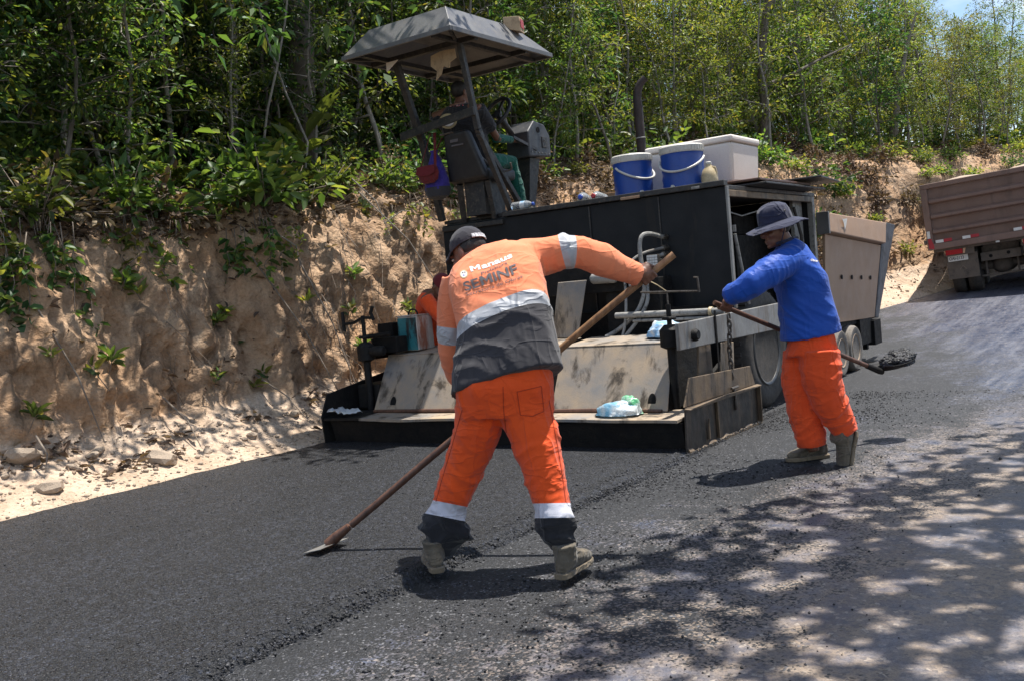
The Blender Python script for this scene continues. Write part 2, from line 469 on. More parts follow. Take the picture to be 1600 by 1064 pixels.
M['print_white'] = plain('print_white', (0.80, 0.76, 0.72), 0.8)
M['print_grey'] = plain('print_grey', (0.12, 0.105, 0.11), 0.8)
M['print_red'] = plain('print_red', (0.45, 0.05, 0.06), 0.8)
M['print_cream'] = plain('print_cream', (0.50, 0.40, 0.22), 0.8)
M['cap_blue'] = plain('cap_blue', (0.02, 0.08, 0.45), 0.4)
M['cap_redp'] = plain('cap_redp', (0.5, 0.03, 0.04), 0.4)
M['eye_white'] = plain('eye_white', (0.55, 0.5, 0.46), 0.3)
M['eye_dark'] = plain('eye_dark', (0.01, 0.007, 0.005), 0.2)
M['tail_red'] = plain('tail_red', (0.45, 0.008, 0.012), 0.25)
M['tail_amber'] = plain('tail_amber', (0.62, 0.36, 0.22), 0.25)
M['lens'] = plain('lens', (0.55, 0.57, 0.58), 0.2)


def leaf_mat(name, cols, trans=0.48, gloss=0.46):
    n = NT(name)
    r = n.attr('rnd'); oi = n.n('ShaderNodeObjectInfo')
    c = n.ramp(r, cols)
    hs = n.n('ShaderNodeHueSaturation'); n.l(c, hs.inputs['Color'])
    n.set(hs.inputs['Value'], n.math('ADD', n.math('MULTIPLY', oi.outputs['Random'], 0.65), 0.8))
    n.set(hs.inputs['Hue'], n.math('ADD', n.math('MULTIPLY', oi.outputs['Random'], 0.05), 0.464))
    hs.inputs['Saturation'].default_value = 0.9
    c = hs.outputs[0]
    p = n.pbr(c, gloss, 0, None, 0.4)
    t = n.n('ShaderNodeBsdfTranslucent'); n.set(t.inputs[0], n.mix(1.0, c, (1.25, 1.2, 0.5), 'MULTIPLY'))
    m = n.n('ShaderNodeMixShader'); m.inputs[0].default_value = trans
    n.l(p, m.inputs[1]); n.l(t.outputs[0], m.inputs[2])
    return n.done(m.outputs[0])


GREEN = [(0.0, (0.035, 0.080, 0.020)), (0.35, (0.070, 0.140, 0.028)), (0.7, (0.125, 0.205, 0.038)), (0.93, (0.20, 0.26, 0.045)), (0.99, (0.32, 0.27, 0.05))]
DEEP = [(0.0, (0.022, 0.062, 0.020)), (0.5, (0.048, 0.110, 0.030)), (0.9, (0.09, 0.16, 0.034)), (0.99, (0.20, 0.21, 0.04))]
LIME = [(0.0, (0.085, 0.14, 0.026)), (0.5, (0.155, 0.215, 0.036)), (0.85, (0.24, 0.28, 0.045)), (0.98, (0.34, 0.30, 0.05))]
DRY = [(0.0, (0.05, 0.034, 0.022)), (0.5, (0.13, 0.088, 0.052)), (0.9, (0.24, 0.17, 0.105)), (1.0, (0.33, 0.26, 0.17))]
M['leaf'] = leaf_mat('leaf', GREEN); M['leaf_deep'] = leaf_mat('leaf_deep', DEEP); M['leaf_lime'] = leaf_mat('leaf_lime', LIME)
M['leaf_shade'] = leaf_mat('leaf_shade', DEEP, 0.12)
M['leaf_dry'] = leaf_mat('leaf_dry', DRY, 0.15, 0.8)
M['bark'] = worn('bark', (0.15, 0.125, 0.10), (0.09, 0.075, 0.06), (0.26, 0.24, 0.21), 6.0, (0.8, 0.95), 0, 0.6, 0.55, 0.7, True)
M['bark_pale'] = worn('bark_pale', (0.30, 0.27, 0.23), (0.20, 0.175, 0.15), (0.11, 0.09, 0.07), 6.0, (0.8, 0.95), 0, 0.5, 0.55, 0.7)
M['twig'] = worn('twig', (0.22, 0.175, 0.135), (0.13, 0.10, 0.078), (0.33, 0.29, 0.24), 10.0, (0.8, 0.95), 0, 0.4)


def earth_mat():
    """cut earth bank: attribute zone runs 0 = sandy toe, 1 = bare cut face, 2 = littered forest floor"""
    n = NT('earth')
    big = n.noise(0.9, 8, 0.62); mid = n.noise(4.0, 8, 0.65, None, 0.5); fine = n.noise(34.0, 6, 0.7)
    stv = n.noise(2.6, 8, 0.62, n.vec((1, 1, 0.22)), 0.8)
    c = n.ramp(mid, [(0.25, (0.27, 0.168, 0.10)), (0.5, (0.45, 0.30, 0.19)), (0.72, (0.56, 0.41, 0.28))])
    c = n.mix(n.ramp(big, [(0.48, 0), (0.62, 0.6)]), c, (0.50, 0.29, 0.155))
    c = n.mix(n.ramp(stv, [(0.52, 0), (0.66, 0.85)]), c, (0.15, 0.108, 0.076))
    sand = n.ramp(n.noise(3.0, 8, 0.6), [(0.3, (0.44, 0.32, 0.225)), (0.55, (0.60, 0.46, 0.345)), (0.75, (0.66, 0.53, 0.41))])
    vv = n.voro(15.0, 'F1', None, 'Color'); vs_ = n.sep(vv)
    floor = n.ramp(vs_[0], [(0.0, (0.045, 0.032, 0.022)), (0.6, (0.115, 0.08, 0.052)), (1.0, (0.20, 0.15, 0.10))])
    zn = n.math('ADD', n.attr('zone'), n.math('MULTIPLY', n.math('SUBTRACT', mid, 0.5), 1.3))
    c = n.mix(n.math('MULTIPLY', n.math('SUBTRACT', 0.75, zn), 3.0, True), c, sand)
    c = n.mix(n.math('MULTIPLY', n.math('SUBTRACT', zn, 1.35), 3.0, True), c, floor)
    c = n.mix(n.ramp(fine, [(0.3, 0.45), (0.55, 0.0)]), c, (0.13, 0.085, 0.05))
    lump = n.voro(9.0, 'F1'); lump2 = n.voro(26.0, 'F1')
    h = n.math('ADD', n.math('MULTIPLY', mid, 1.0), n.math('ADD', n.math('MULTIPLY', fine, 0.35), n.math('ADD', n.math('MULTIPLY', lump, 0.5), n.math('MULTIPLY', lump2, 0.22))))
    return n.done(n.pbr(c, 0.95, 0, n.bump(h, 0.9, 0.06), 0.15))


M['earth'] = earth_mat()


def sand_mat():
    n = NT('sand')
    a = n.noise(3.0, 8, 0.6); f = n.noise(60.0, 6, 0.7); l = n.voro(22.0)
    c = n.ramp(a, [(0.3, (0.42, 0.30, 0.205)), (0.55, (0.56, 0.42, 0.30)), (0.75, (0.62, 0.49, 0.37))])
    c = n.mix(n.ramp(f, [(0.32, 0.5), (0.55, 0.0)]), c, (0.25, 0.175, 0.115))
    h = n.math('ADD', n.math('MULTIPLY', f, 0.5), n.math('ADD', a, n.math('MULTIPLY', l, 0.35)))
    return n.done(n.pbr(c, 0.95, 0, n.bump(h, 0.7, 0.04), 0.15))


M['sand'] = sand_mat()
M['stone'] = worn('stone', (0.40, 0.31, 0.23), (0.30, 0.24, 0.185), (0.52, 0.42, 0.32), 9.0, (0.85, 0.95), 0, 0.5)


def asphalt_mat(name, dark, light, scale=1.0, bump=0.8, rough=(0.42, 0.7), tone=(0.5, 1.25)):
    n = NT(name)
    cell = n.voro(95.0 * scale, 'F1', None, 'Color'); s = n.sep(cell)
    dist = n.voro(95.0 * scale, 'F1'); gr = n.noise(260.0, 3); big = n.math('ADD', n.math('MULTIPLY', n.noise(1.3, 6, 0.6, n.vec((1, 0.4, 1))), 0.55), n.math('MULTIPLY', n.noise(7.0, 5, 0.6, n.vec((1.5, 0.06, 1)), 0.2), 0.45))
    c = n.mix(n.ramp(s[0], [(0.35, 0), (1.0, 1)]), dark, light)
    c = n.mix(n.ramp(s[1], [(0.88, 0), (0.98, 0.9)]), c, tuple(min(1, x * 4.5) for x in light))
    c2 = n.sep(n.voro(42.0 * scale, 'F1', None, 'Color')); d2 = n.voro(42.0 * scale, 'F1')
    c = n.mix(n.ramp(c2[0], [(0.72, 0), (1.0, 0.75)]), c, tuple(min(1, x * 2.2) for x in light))
    c = n.mix(1.0, c, n.ramp(big, [(0.36, tone[0]), (0.62, min(1.0, tone[1] * 0.8))]), 'MULTIPLY')
    r = n.ramp(s[2], [(0.0, rough[0]), (0.8, rough[1])])
    h = n.math('ADD', n.math('MULTIPLY', n.math('SUBTRACT', 1.0, dist), n.math('ADD', s[1], 0.3)), n.math('ADD', n.math('MULTIPLY', gr, 0.25), n.math('MULTIPLY', n.math('SUBTRACT', 1.0, d2), n.math('MULTIPLY', c2[1], 1.3))))
    return n.done(n.pbr(c, r, 0, n.bump(h, bump, 0.014), 0.5))


M['asphalt_fresh'] = asphalt_mat('asphalt_fresh', (0.004, 0.0045, 0.0065), (0.019, 0.021, 0.028), 1.0, 1.0, (0.34, 0.7))
M['asphalt_crumb'] = asphalt_mat('asphalt_crumb', (0.010, 0.010, 0.012), (0.034, 0.034, 0.039), 1.0, 0.6)


def base_mat():
    """old road base under a patchy, shiny tack coat, strewn with black asphalt fines near the new lane"""
    n = NT('road_base')
    P = n.co.outputs['Object']          # object is aligned with the paving lane: x = to the right of the new mat's edge
    s = n.sep(P)
    n1 = n.noise(1.5, 7, 0.62, n.vec((1, 0.55, 1))); n2 = n.noise(7.0, 7, 0.65); f = n.noise(120.0, 5, 0.7)
    cell = n.voro(95.0, 'F1', None, 'Color'); cs = n.sep(cell); cd_ = n.voro(95.0, 'F1')
    tan = n.ramp(n2, [(0.3, (0.21, 0.155, 0.105)), (0.6, (0.31, 0.23, 0.155)), (0.8, (0.39, 0.30, 0.21))])
    st = n.noise(2.4, 7, 0.62, n.vec((1.6, 0.16, 1)), 0.6)
    tack = n.mix(n.ramp(f, [(0.35, 0), (0.7, 1)]), (0.022, 0.030, 0.056), (0.070, 0.088, 0.145))  # blue sheen of the sky is mixed into the coat's own colour
    st2 = n.noise(9.0, 6, 0.6, n.vec((1.4, 0.10, 1)), 0.3); st = n.math('ADD', n.math('MULTIPLY', st, 0.6), n.math('MULTIPLY', st2, 0.4))
    tack = n.mix(n.ramp(st, [(0.44, 0), (0.60, 0.85)]), tack, (0.165, 0.178, 0.225))  # pale streaks: tyre tracks, with sky sheen painted in
    # how much of the base still shows through the coat
    edge = n.math('MULTIPLY', n.math('SUBTRACT', s[0], 0.55), 0.10, True)
    cover = n.math('ADD', n.math('MULTIPLY', n1, 0.75), n.math('MULTIPLY', n2, 0.55))
    show = n.ramp(n.math('ADD', cover, n.math('MULTIPLY', edge, 0.16)), [(0.50, 0.0), (0.74, 0.80)])
    far = n.math('SUBTRACT', 1.0, n.math('MULTIPLY', n.math('SUBTRACT', s[1], 1.0), 0.4, True))
    show = n.math('MULTIPLY', show, n.math('ADD', n.math('MULTIPLY', far, 0.85), 0.15))
    c = n.mix(show, tack, tan)
    sp_ = n.sep(n.voro(60.0, 'F1', None, 'Color')); c = n.mix(n.ramp(sp_[0], [(0.55, 0), (1.0, 0.55)]), c, (0.04, 0.048, 0.07)); c = n.mix(n.ramp(sp_[1], [(0.9, 0), (1.0, 0.6)]), c, (0.45, 0.38, 0.31))
    c = n.mix(n.ramp(f, [(0.3, 0.6), (0.52, 0)]), c, (0.03, 0.03, 0.036))
    # black fines: dense beside the mat, thinning out to the right
    dens = n.math('SUBTRACT', n.math('ADD', n.math('MULTIPLY', n1, 1.1), n.math('MULTIPLY', n2, 0.7)), n.math('MULTIPLY', s[0], 0.30))
    dens = n.math('ADD', dens, n.math('MULTIPLY', n.math('MINIMUM', n.math('MAXIMUM', n.math('ADD', s[1], 1.5), 0.0), 4.0), 0.05))
    dens = n.math('SUBTRACT', dens, n.math('MULTIPLY', n.math('MAXIMUM', n.math('SUBTRACT', s[1], 3.0), 0.0), 0.10))
    fm = n.ramp(n.math('ADD', dens, n.math('MULTIPLY', n.math('SUBTRACT', cs[0], 0.5), 0.35)), [(0.46, 0.0), (0.60, 1.0)])
    blk = n.mix(n.ramp(cs[1], [(0.35, 0), (1.0, 1)]), (0.006, 0.0065, 0.008), (0.025, 0.027, 0.033))
    blk = n.mix(n.ramp(cs[2], [(0.94, 0), (0.99, 0.8)]), blk, (0.17, 0.17, 0.18))
    c = n.mix(fm, c, blk)
    rough = n.mix(show, n.ramp(n2, [(0.3, 0.22), (0.75, 0.45)]), (0.62, 0.62, 0.62)); rough = n.mix(fm, rough, (0.6, 0.6, 0.6))
    h = n.math('ADD', n.math('MULTIPLY', f, 0.45), n.math('MULTIPLY', n.math('MULTIPLY', n.math('SUBTRACT', 1.0, cd_), cs[1]), n.math('ADD', fm, 0.08)))
    return n.done(n.pbr(c, rough, 0, n.bump(h, 0.7, 0.011), 0.5))


M['road_base'] = base_mat()


def litter_floor():
    n = NT('forest_floor')
    a = n.noise(2.0, 6); v = n.voro(16.0, 'F1', None, 'Color'); s = n.sep(v); f = n.noise(40.0, 6, 0.7)
    c = n.ramp(s[0], [(0.0, (0.055, 0.038, 0.025)), (0.6, (0.13, 0.092, 0.06)), (1.0, (0.22, 0.165, 0.11))])
    c = n.mix(n.ramp(a, [(0.45, 0), (0.7, 0.6)]), c, (0.045, 0.055, 0.02))
    h = n.math('ADD', s[1], f)
    return n.done(n.pbr(c, 0.95, 0, n.bump(h, 0.8, 0.05), 0.15))


M['forest_floor'] = litter_floor()
# ------------------------------------------------------------------ the lane frame: u to the right of the new mat's edge, v along the lane
YAW = rad(35.0)
U = Vector((math.cos(YAW), -math.sin(YAW), 0)); V = Vector((math.sin(YAW), math.cos(YAW), 0))
P0 = gp(1068, 706)


def Wd(u, v, z=0.0): return P0 + U * u + V * v + Vector((0, 0, z))


def zg(v):
    if v < 6: return 0.0
    if v < 15.2: return 0.0043 * (v - 6) ** 2
    return 0.364 + 0.079 * (min(v, 45) - 15.2)


def uf(v): return -3.85 + (0.01 * v * v if v > 0 else 0.02 * v)


BASE = -0.04


def lane_obj(name, me, mat):
    o = link(name, me, mat); o.location = P0; o.rotation_euler = (0, 0, -YAW); return o


def N3(x, y, z=0.0): return mnoise.noise(Vector((x, y, z)))


# terrain to the horizon
def build_terrain():
    xs = sorted(set([-600, -300, -150, -80] + list(range(-50, 51, 5)) + [80, 150, 300, 600]))
    v = []; f = []
    for a in xs:
        for b in xs:
            v.append((a, b, zg(b) - 0.35 if a < 40 else zg(b) - 0.35 - 0.02 * (a - 40)))
    n = len(xs)
    for i in range(n - 1):
        for j in range(n - 1):
            f.append((i * n + j, (i + 1) * n + j, (i + 1) * n + j + 1, i * n + j + 1))
    tag(lane_obj('ground', mesh_from('ground', v, f, True), M['forest_floor']), kind='structure')


build_terrain()


# old road base (tack coated), follows the curve
def build_road():
    v = []; f = []; vvs = [-14 + 0.5 * i for i in range(int(84 / 0.5))]; ws = [-0.6, 0.0, 1, 2, 3, 3.6, 4.2, 5, 6, 7, 8, 9.5, 11, 12.2]
    for b in vvs:
        for w in ws:
            dz = 0.012 * N3(w * 1.3, b * 0.8) + (-0.10 if w > 12 else 0)
            if b > 9: dz += 0.022 * max(0, w - 1.5) * min(1, (b - 9) / 6)
            v.append((uf(b) + w, b, zg(b) + BASE + dz))
    n = len(ws)
    for i in range(len(vvs) - 1):
        for j in range(n - 1):
            f.append((i * n + j, i * n + j + 1, (i + 1) * n + j + 1, (i + 1) * n + j))
    tag(lane_obj('road', mesh_from('road', v, f, True), M['road_base']), kind='structure')


build_road()


# new asphalt mat laid by the paver: from the toe of the bank to its crumbly right edge
def build_mat():
    v = []; f = []; vvs = [-13 + 0.06 * i for i in range(int(13.75 / 0.06))]
    offs = [0.0, 0.06, 0.3, 0.8, 1.4, 2.0, 2.6, 3.1, 3.4, 3.6]
    for b in vvs:
        e = 0.02 + 0.035 * N3(b * 2.1, 1.7) + 0.022 * N3(b * 8, 4.1) + 0.012 * N3(b * 21, 8)
        l = uf(b) + 0.02 + 0.06 * N3(b * 1.5, 7.7) + 0.04 * N3(b * 6, 2) + 0.025 * N3(b * 15, 12)
        row = [(l, -0.05), (l + 0.03, 0.0)]
        for k in range(1, 13):
            t = k / 13
            row.append((l + 0.03 + (e - 0.10 - l - 0.03) * t, 0.004 * N3(t * 9, b * 0.7, 2)))
        row += [(e - 0.10, 0.004 * N3(b * 9, 1)), (e - 0.055, 0.004 + 0.008 * N3(b * 14, 5)), (e - 0.025, -0.006 + 0.010 * N3(b * 17, 9)), (e, -0.022), (e + 0.03, -0.036), (e + 0.05, -0.06)]
        v += [(u, b, z) for u, z in row]
    n = len(row)
    for i in range(len(vvs) - 1):
        for j in range(n - 1):
            f.append((i * n + j, i * n + j + 1, (i + 1) * n + j + 1, (i + 1) * n + j))
    tag(lane_obj('asphalt_mat', mesh_from('asphalt_mat', v, f, True), M['asphalt_fresh']), kind='structure')


build_mat()

# the cut bank and the forest floor above it
PROF = [(-0.25, -0.30, 0), (0.0, -0.02, 0), (0.25, 0.05, 0), (0.55, 0.15, 0), (0.85, 0.28, 0.1), (1.05, 0.46, 0.7), (1.18, 0.80, 1), (1.30, 1.20, 1), (1.42, 1.62, 1),
        (1.56, 2.00, 1), (1.78, 2.30, 1.15), (2.15, 2.50, 1.7), (2.8, 2.72, 2), (4.0, 3.10, 2), (6.5, 3.9, 2), (10, 5.3, 2), (18, 8.5, 2), (34, 14, 2), (70, 24, 2)]


def htop(v):
    return np.interp(v, [-10, -2, 0, 3, 8, 14, 20, 40], [1.08, 1.02, 1.0, 1.2, 1.32, 1.45, 1.28, 0.85])


def bank_raw(v, s):
    """s = position along PROF (index units); returns u, v, z, zone in lane coordinates"""
    i = min(int(s), len(PROF) - 2); t = s - i
    w = PROF[i][0] * (1 - t) + PROF[i + 1][0] * t; z = PROF[i][1] * (1 - t) + PROF[i + 1][1] * t
    zone = PROF[i][2] * (1 - t) + PROF[i + 1][2] * t
    k = 1.0 + 0.75 * min(1, max(0, (v - 8) / 5))
    if w > 0.85: w = 0.85 + (w - 0.85) * (k if w < 3 else k) - (0 if w < 3 else 0)
    if z > 0.28: z = 0.28 + (z - 0.28) * htop(v)
    if s > 12:
        zc = 0.28 + (2.72 - 0.28) * htop(v); z = zc + (z - zc) * float(np.interp(v, [6, 12, 20], [1.0, 0.6, 0.12]))
    # erosion: gullies, bulges, broken rim
    cliff = max(0.0, min(1.0, (s - 3.6) / 1.6)) * max(0.25, min(1.0, 1 - (s - 11) / 3.0))
    g = 0.24 * N3(v * 0.75, 3.1, z * 0.35) + 0.17 * N3(v * 2.1, 9.2, z * 0.6) + 0.09 * N3(v * 5.2, z * 2.4, 1.5) + 0.075 * N3(v * 8.5, z * 6, 4) + 0.035 * N3(v * 17, z * 13, 14)
    g += 0.12 * abs(N3(v * 2.6, z * 2.0, 11.0)) - 0.03 + 0.05 * N3(v * 1.6, z * 1.9, 21.0)
    fr_ = mnoise.fractal(Vector((v * 3.4, z * 2.0, 3.3)), 0.65, 2.1, 6); g += 0.085 * fr_ + 0.06 * abs(mnoise.fractal(Vector((v * 6.1, z * 6.1, 9.3)), 0.7, 2.2, 4))
    w -= g * cliff
    z += cliff * (0.10 * N3(v * 1.7, w * 2, 8) + 0.06 * N3(v * 6, w * 5, 2)) * (1 if s > 8 else 0.4)
    if s >= 1.5 and s < 5:
        q = min(1, (s - 1.5) / 1.2)
        z += q * (0.05 * N3(v * 2.3, w * 2.3, 5) + 0.035 * N3(v * 7, w * 7, 6) + 0.018 * N3(v * 17, w * 17, 7))
    if s > 12: z += 0.25 * N3(v * 0.4, w * 0.4, 12)
    return uf(v) - w, v, zg(v) + z, zone


def bankW(v, s):
    u, b, z, _ = bank_raw(v, s)
    return Wd(u, b, z)


def build_bank():
    vvs = []; b = -9.0
    while b < 75:
        vvs.append(b); b += 0.055 if b < 6 else (0.12 if b < 14 else (0.3 if b < 30 else 1.2))
    ss = [0, 1, 1.3, 1.6, 2, 2.4, 2.8, 3.1, 3.4, 3.7, 4.0] + [4.0 + 0.14 * i for i in range(1, 50)] + [11, 11.25, 11.5, 12, 12.3, 12.6, 13, 13.5, 14, 14.5, 15, 15.5, 16, 17, 18]
    vv = []; zn = []
    for b in vvs:
        for s in ss:
            u, v_, z, q = bank_raw(b, s); vv.append((u, v_, z)); zn.append(q)
    n = len(ss); I = np.arange((len(vvs) - 1) * n).reshape(-1, n)[:, :-1].ravel()
    F = np.stack([I, I + n, I + n + 1, I + 1], 1)
    me = np_mesh('bank', np.array(vv), F, True)
    a = me.attributes.new('zone', 'FLOAT', 'POINT'); a.data.foreach_set('value', np.array(zn, dtype=np.float32))
    tag(lane_obj('earth_bank', me, M['earth']), kind='structure')


build_bank()


# loose asphalt crumbs along the mat edge and strewn over the base; pebbles on the toe
def crumbs(name, pts, sizes, mat, label, cat):
    n = len(pts); oct_ = np.array([(1, 0, 0), (0, 1, 0), (-1, 0, 0), (0, -1, 0), (0, 0, .8), (0, 0, -.8)], float)
    Vv = oct_[None] * (0.7 + 0.6 * RNG.random((n, 6, 1))) * np.asarray(sizes)[:, None, None]
    a = RNG.random(n) * 6.28; c, s_ = np.cos(a), np.sin(a)
    X = Vv[:, :, 0] * c[:, None] - Vv[:, :, 1] * s_[:, None]; Y = Vv[:, :, 0] * s_[:, None] + Vv[:, :, 1] * c[:, None]
    Vv = np.stack([X, Y, Vv[:, :, 2]], 2) + np.asarray(pts)[:, None, :]
    fc = np.array([(0, 1, 4), (1, 2, 4), (2, 3, 4), (3, 0, 4), (1, 0, 5), (2, 1, 5), (3, 2, 5), (0, 3, 5)])
    F = (fc[None] + (np.arange(n) * 6)[:, None, None]).reshape(-1, 3)
    o = lane_obj(name, np_mesh(name, Vv.reshape(-1, 3), F), mat)
    return tag(o, label, cat, kind='stuff')


def scatter_crumbs():
    pts = []; sz = []
    while len(pts) < 16000:
        b = -7 + 10.5 * random.random(); u = abs(random.gauss(0, 0.75)) - 0.12
        if random.random() < 0.25: u = random.gauss(0.01, 0.05)
        dens = 0.5 + 0.9 * N3(u * 1.7, b * 1.4, 3)
        if random.random() > dens: continue
        r = 0.003 + 0.006 * random.random() ** 2.2 + (0.007 * random.random() if random.random() < 0.03 else 0)
        if u < 0.0: z = 0.0
        else: z = BASE
        if -0.06 < u < 0.06: z = -0.02
        pts.append((u, b, z + r * 0.35)); sz.append(r)
    for _ in range(1100):
        b = -7 + 7.6 * random.random(); u = random.gauss(-0.01, 0.05); r = 0.003 + 0.008 * random.random() ** 2
        pts.append((u, b, (-0.03 if u > .02 else -0.012 if u > -.03 else 0.0) + r * 0.4)); sz.append(r)
    for _ in range(2500):
        b = -7 + 7 * random.random(); u = uf(b) * random.random(); r = 0.002 + 0.005 * random.random() ** 2
        pts.append((u, b, r * 0.4)); sz.append(r)
    crumbs('asphalt_crumbs', pts, sz, M['asphalt_crumb'], 'loose black asphalt crumbs strewn beside the edge of the new lane', 'crumbs')
    pts = []; sz = []
    for _ in range(5200):
        b = -5 + 16 * random.random() if random.random() < 0.8 else 9 + 14 * random.random()
        s = 1.0 + 3.4 * random.random() ** 0.8; u, v_, z, q = bank_raw(b, s); r = 0.006 + 0.022 * random.random() ** 3
        pts.append((u, v_, z + r * 0.2)); sz.append(r)
    crumbs('pebbles', pts, sz, M['stone'], 'small tan pebbles and clods scattered over the sandy toe of the bank', 'pebbles')


scatter_crumbs()


def stones():
    protos = []
    for k in range(5):
        bm = bmesh.new(); bmesh.ops.create_icosphere(bm, subdivisions=2, radius=1.0)
        for vt in bm.verts:
            d = 1 + 0.35 * mnoise.noise(vt.co * 1.1 + Vector((k * 9, 0, 0))) + 0.16 * mnoise.noise(vt.co * 2.7 + Vector((0, k * 5, 0)))
            vt.co = Vector((vt.co.x * 1.25, vt.co.y * 0.9, vt.co.z * 0.62)) * d
        me = bpy.data.meshes.new('stone'); bm.to_mesh(me); bm.free(); me.materials.append(M['stone'])
        protos.append(me)
    r0 = random.Random(5)
    for i in range(64):
        b = -4.5 + 7.5 * r0.random() if i < 50 else 11 + 6 * r0.random()
        s = 1.8 + 2.6 * r0.random(); p = bankW(b, s)
        r = 0.028 + 0.065 * r0.random() ** 2.2
        if i in (3, 17): r = 0.12
        o = bpy.data.objects.new('stone', protos[i % 5]); COL.objects.link(o); o.location = p + Vector((0, 0, r * 0.15)); o.scale = (r, r, r)
        o.rotation_euler = (r0.uniform(-.4, .4), r0.uniform(-.4, .4), r0.uniform(0, 6.28))
        if i < 50: tag(o, 'tan stone lying on the sandy toe of the bank beside the new asphalt', 'stone', 'stones on the toe of the bank')
        else: tag(o, 'tan stone on the sandy strip beyond the paver near the truck', 'stone', 'stones near the truck')


stones()
# ------------------------------------------------------------------ the asphalt paver (lane frame: x = right, y = forward)
pav = thing('asphalt_paver', 'black and tan asphalt paver with grey canopy roof laying the new lane', 'paver', P0, -YAW)
DK = 2.10                                                    # deck height
bp, be, tar, void, steel = M['black_paint'], M['black_edge'], M['tar_steel'], M['dark_void'], M['bare_steel']


def pp(name, mat, fn, parent=None, **kw):
    kw.setdefault('bevel', 0.006)
    return part(name, mat, parent or pav, fn, **kw)


# --- tractor body
pp('rear_panel', bp, lambda m: m.plate([(-3.42, 1.70, 0.96), (-0.20, 1.70, 0.96), (-0.20, 1.70, 2.045), (-3.42, 1.70, 2.045)], (0, 0.03, 0)))
rp_ = pp('rear_panel_lip', be, lambda m: (m.box(-2.60, -0.195, 1.655, 1.75, 2.05, 2.10), m.box(-3.40, -2.605, 1.66, 1.75, 1.98, 2.03)))
pp('panel_seam', be, lambda m: m.box(-1.60, -1.585, 1.685, 1.698, 0.97, 2.03), bevel=0)
pp('panel_seam', be, lambda m: m.box(-0.86, -0.848, 1.69, 1.698, 0.97, 2.03), bevel=0)
pp('hinge', M['hopper_tan'], lambda m: m.box(-1.22, -1.02, 1.645, 1.654, 2.045, 2.07), bevel=0.003)
pp('hinge', M['hose_grey'], lambda m: m.box(-0.50, -0.42, 1.645, 1.654, 2.052, 2.075), bevel=0.003)
pp('panel_edge', M['bare_steel'], lambda m: m.box(-0.198, -0.178, 1.682, 1.73, 0.96, 2.045), bevel=0.003)
pp('deck_plate', be, lambda m: (m.box(-3.40, -0.20, 1.755, 4.25, 2.02, 2.06), m.box(-0.50, 0.0, 2.2, 4.0, 2.065, 2.085)))
pp('deck_plate', M['dark_wood'], lambda m: m.obox((-0.42, 2.95, 2.115), (0.36, 0, 0), (0, 0.75, 0), (0, 0, 0.012)))
pp('deck_plate', be, lambda m: m.obox((-0.30, 3.75, 2.155), (0.42, 0.05, 0), (-0.05, 0.5, 0), (0, 0, 0.010)))
pp('side_panel', bp, lambda m: m.box(-3.42, -3.39, 1.74, 4.25, 0.6, 2.015))
pp('front_bulkhead', bp, lambda m: m.box(-3.38, -0.24, 4.14, 4.22, 0.5, 2.015))
pp('compartment_post', M['hose_grey'], lambda m: (m.box(-0.25, -0.19, 4.12, 4.20, 0.7, 2.015), m.box(-0.34, -0.30, 3.80, 4.10, 1.0, 1.98)))
pp('compartment_rail', M['burnt_plate'], lambda m: m.box(-0.235, -0.185, 1.74, 4.11, 1.955, 2.015))
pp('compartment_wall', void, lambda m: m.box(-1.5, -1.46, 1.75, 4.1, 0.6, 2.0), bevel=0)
pp('engine_block', void, lambda m: (m.box(-1.42, -0.62, 2.9, 3.9, 0.85, 1.65), m.cyl((-0.9, 2.6, 1.2), (-0.9, 3.0, 1.2), 0.22), m.box(-1.3, -0.7, 3.1, 3.7, 1.66, 1.86)))
pp('gas_strut', M['hose_grey'], lambda m: (m.cyl((-0.185, 1.80, 1.62), (-0.16, 1.95, 0.98), 0.016, n=8), m.cyl((-0.185, 1.79, 1.64), (-0.185, 1.79, 1.70), 0.022, n=8)), smooth=True, bevel=0)
pp('cable', M['hose_grey'], lambda m: m.tube([(-0.28, 1.85, 1.84), (-0.30, 2.3, 1.80), (-0.3, 2.8, 1.86), (-0.28, 3.3, 1.95)], 0.007, 6), smooth=True, bevel=0)
pp('cable', M['rubber'], lambda m: m.tube([(-0.26, 3.7, 1.9), (-0.24, 3.82, 1.6), (-0.24, 3.84, 1.2), (-0.3, 3.7, 0.95)], 0.018, 6), smooth=True, bevel=0)
pp('chassis', void, lambda m: (m.box(-3.0, -0.62, 1.72, 6.6, 0.42, 0.92), m.box(-2.9, -0.7, 0.95, 1.72, 0.30, 0.62)))
pp('auger', tar, lambda m: (m.cyl((-2.8, 1.22, 0.30), (-0.15, 1.22, 0.30), 0.07), [m.obox((-2.78 + 0.135 * k, 1.22, 0.30), (0.012, 0.03, 0), (0, 0.17, 0.06), (0, -0.06, 0.17)) for k in range(20)] and None))
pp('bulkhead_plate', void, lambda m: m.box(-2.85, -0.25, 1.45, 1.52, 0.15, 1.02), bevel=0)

# --- wheels


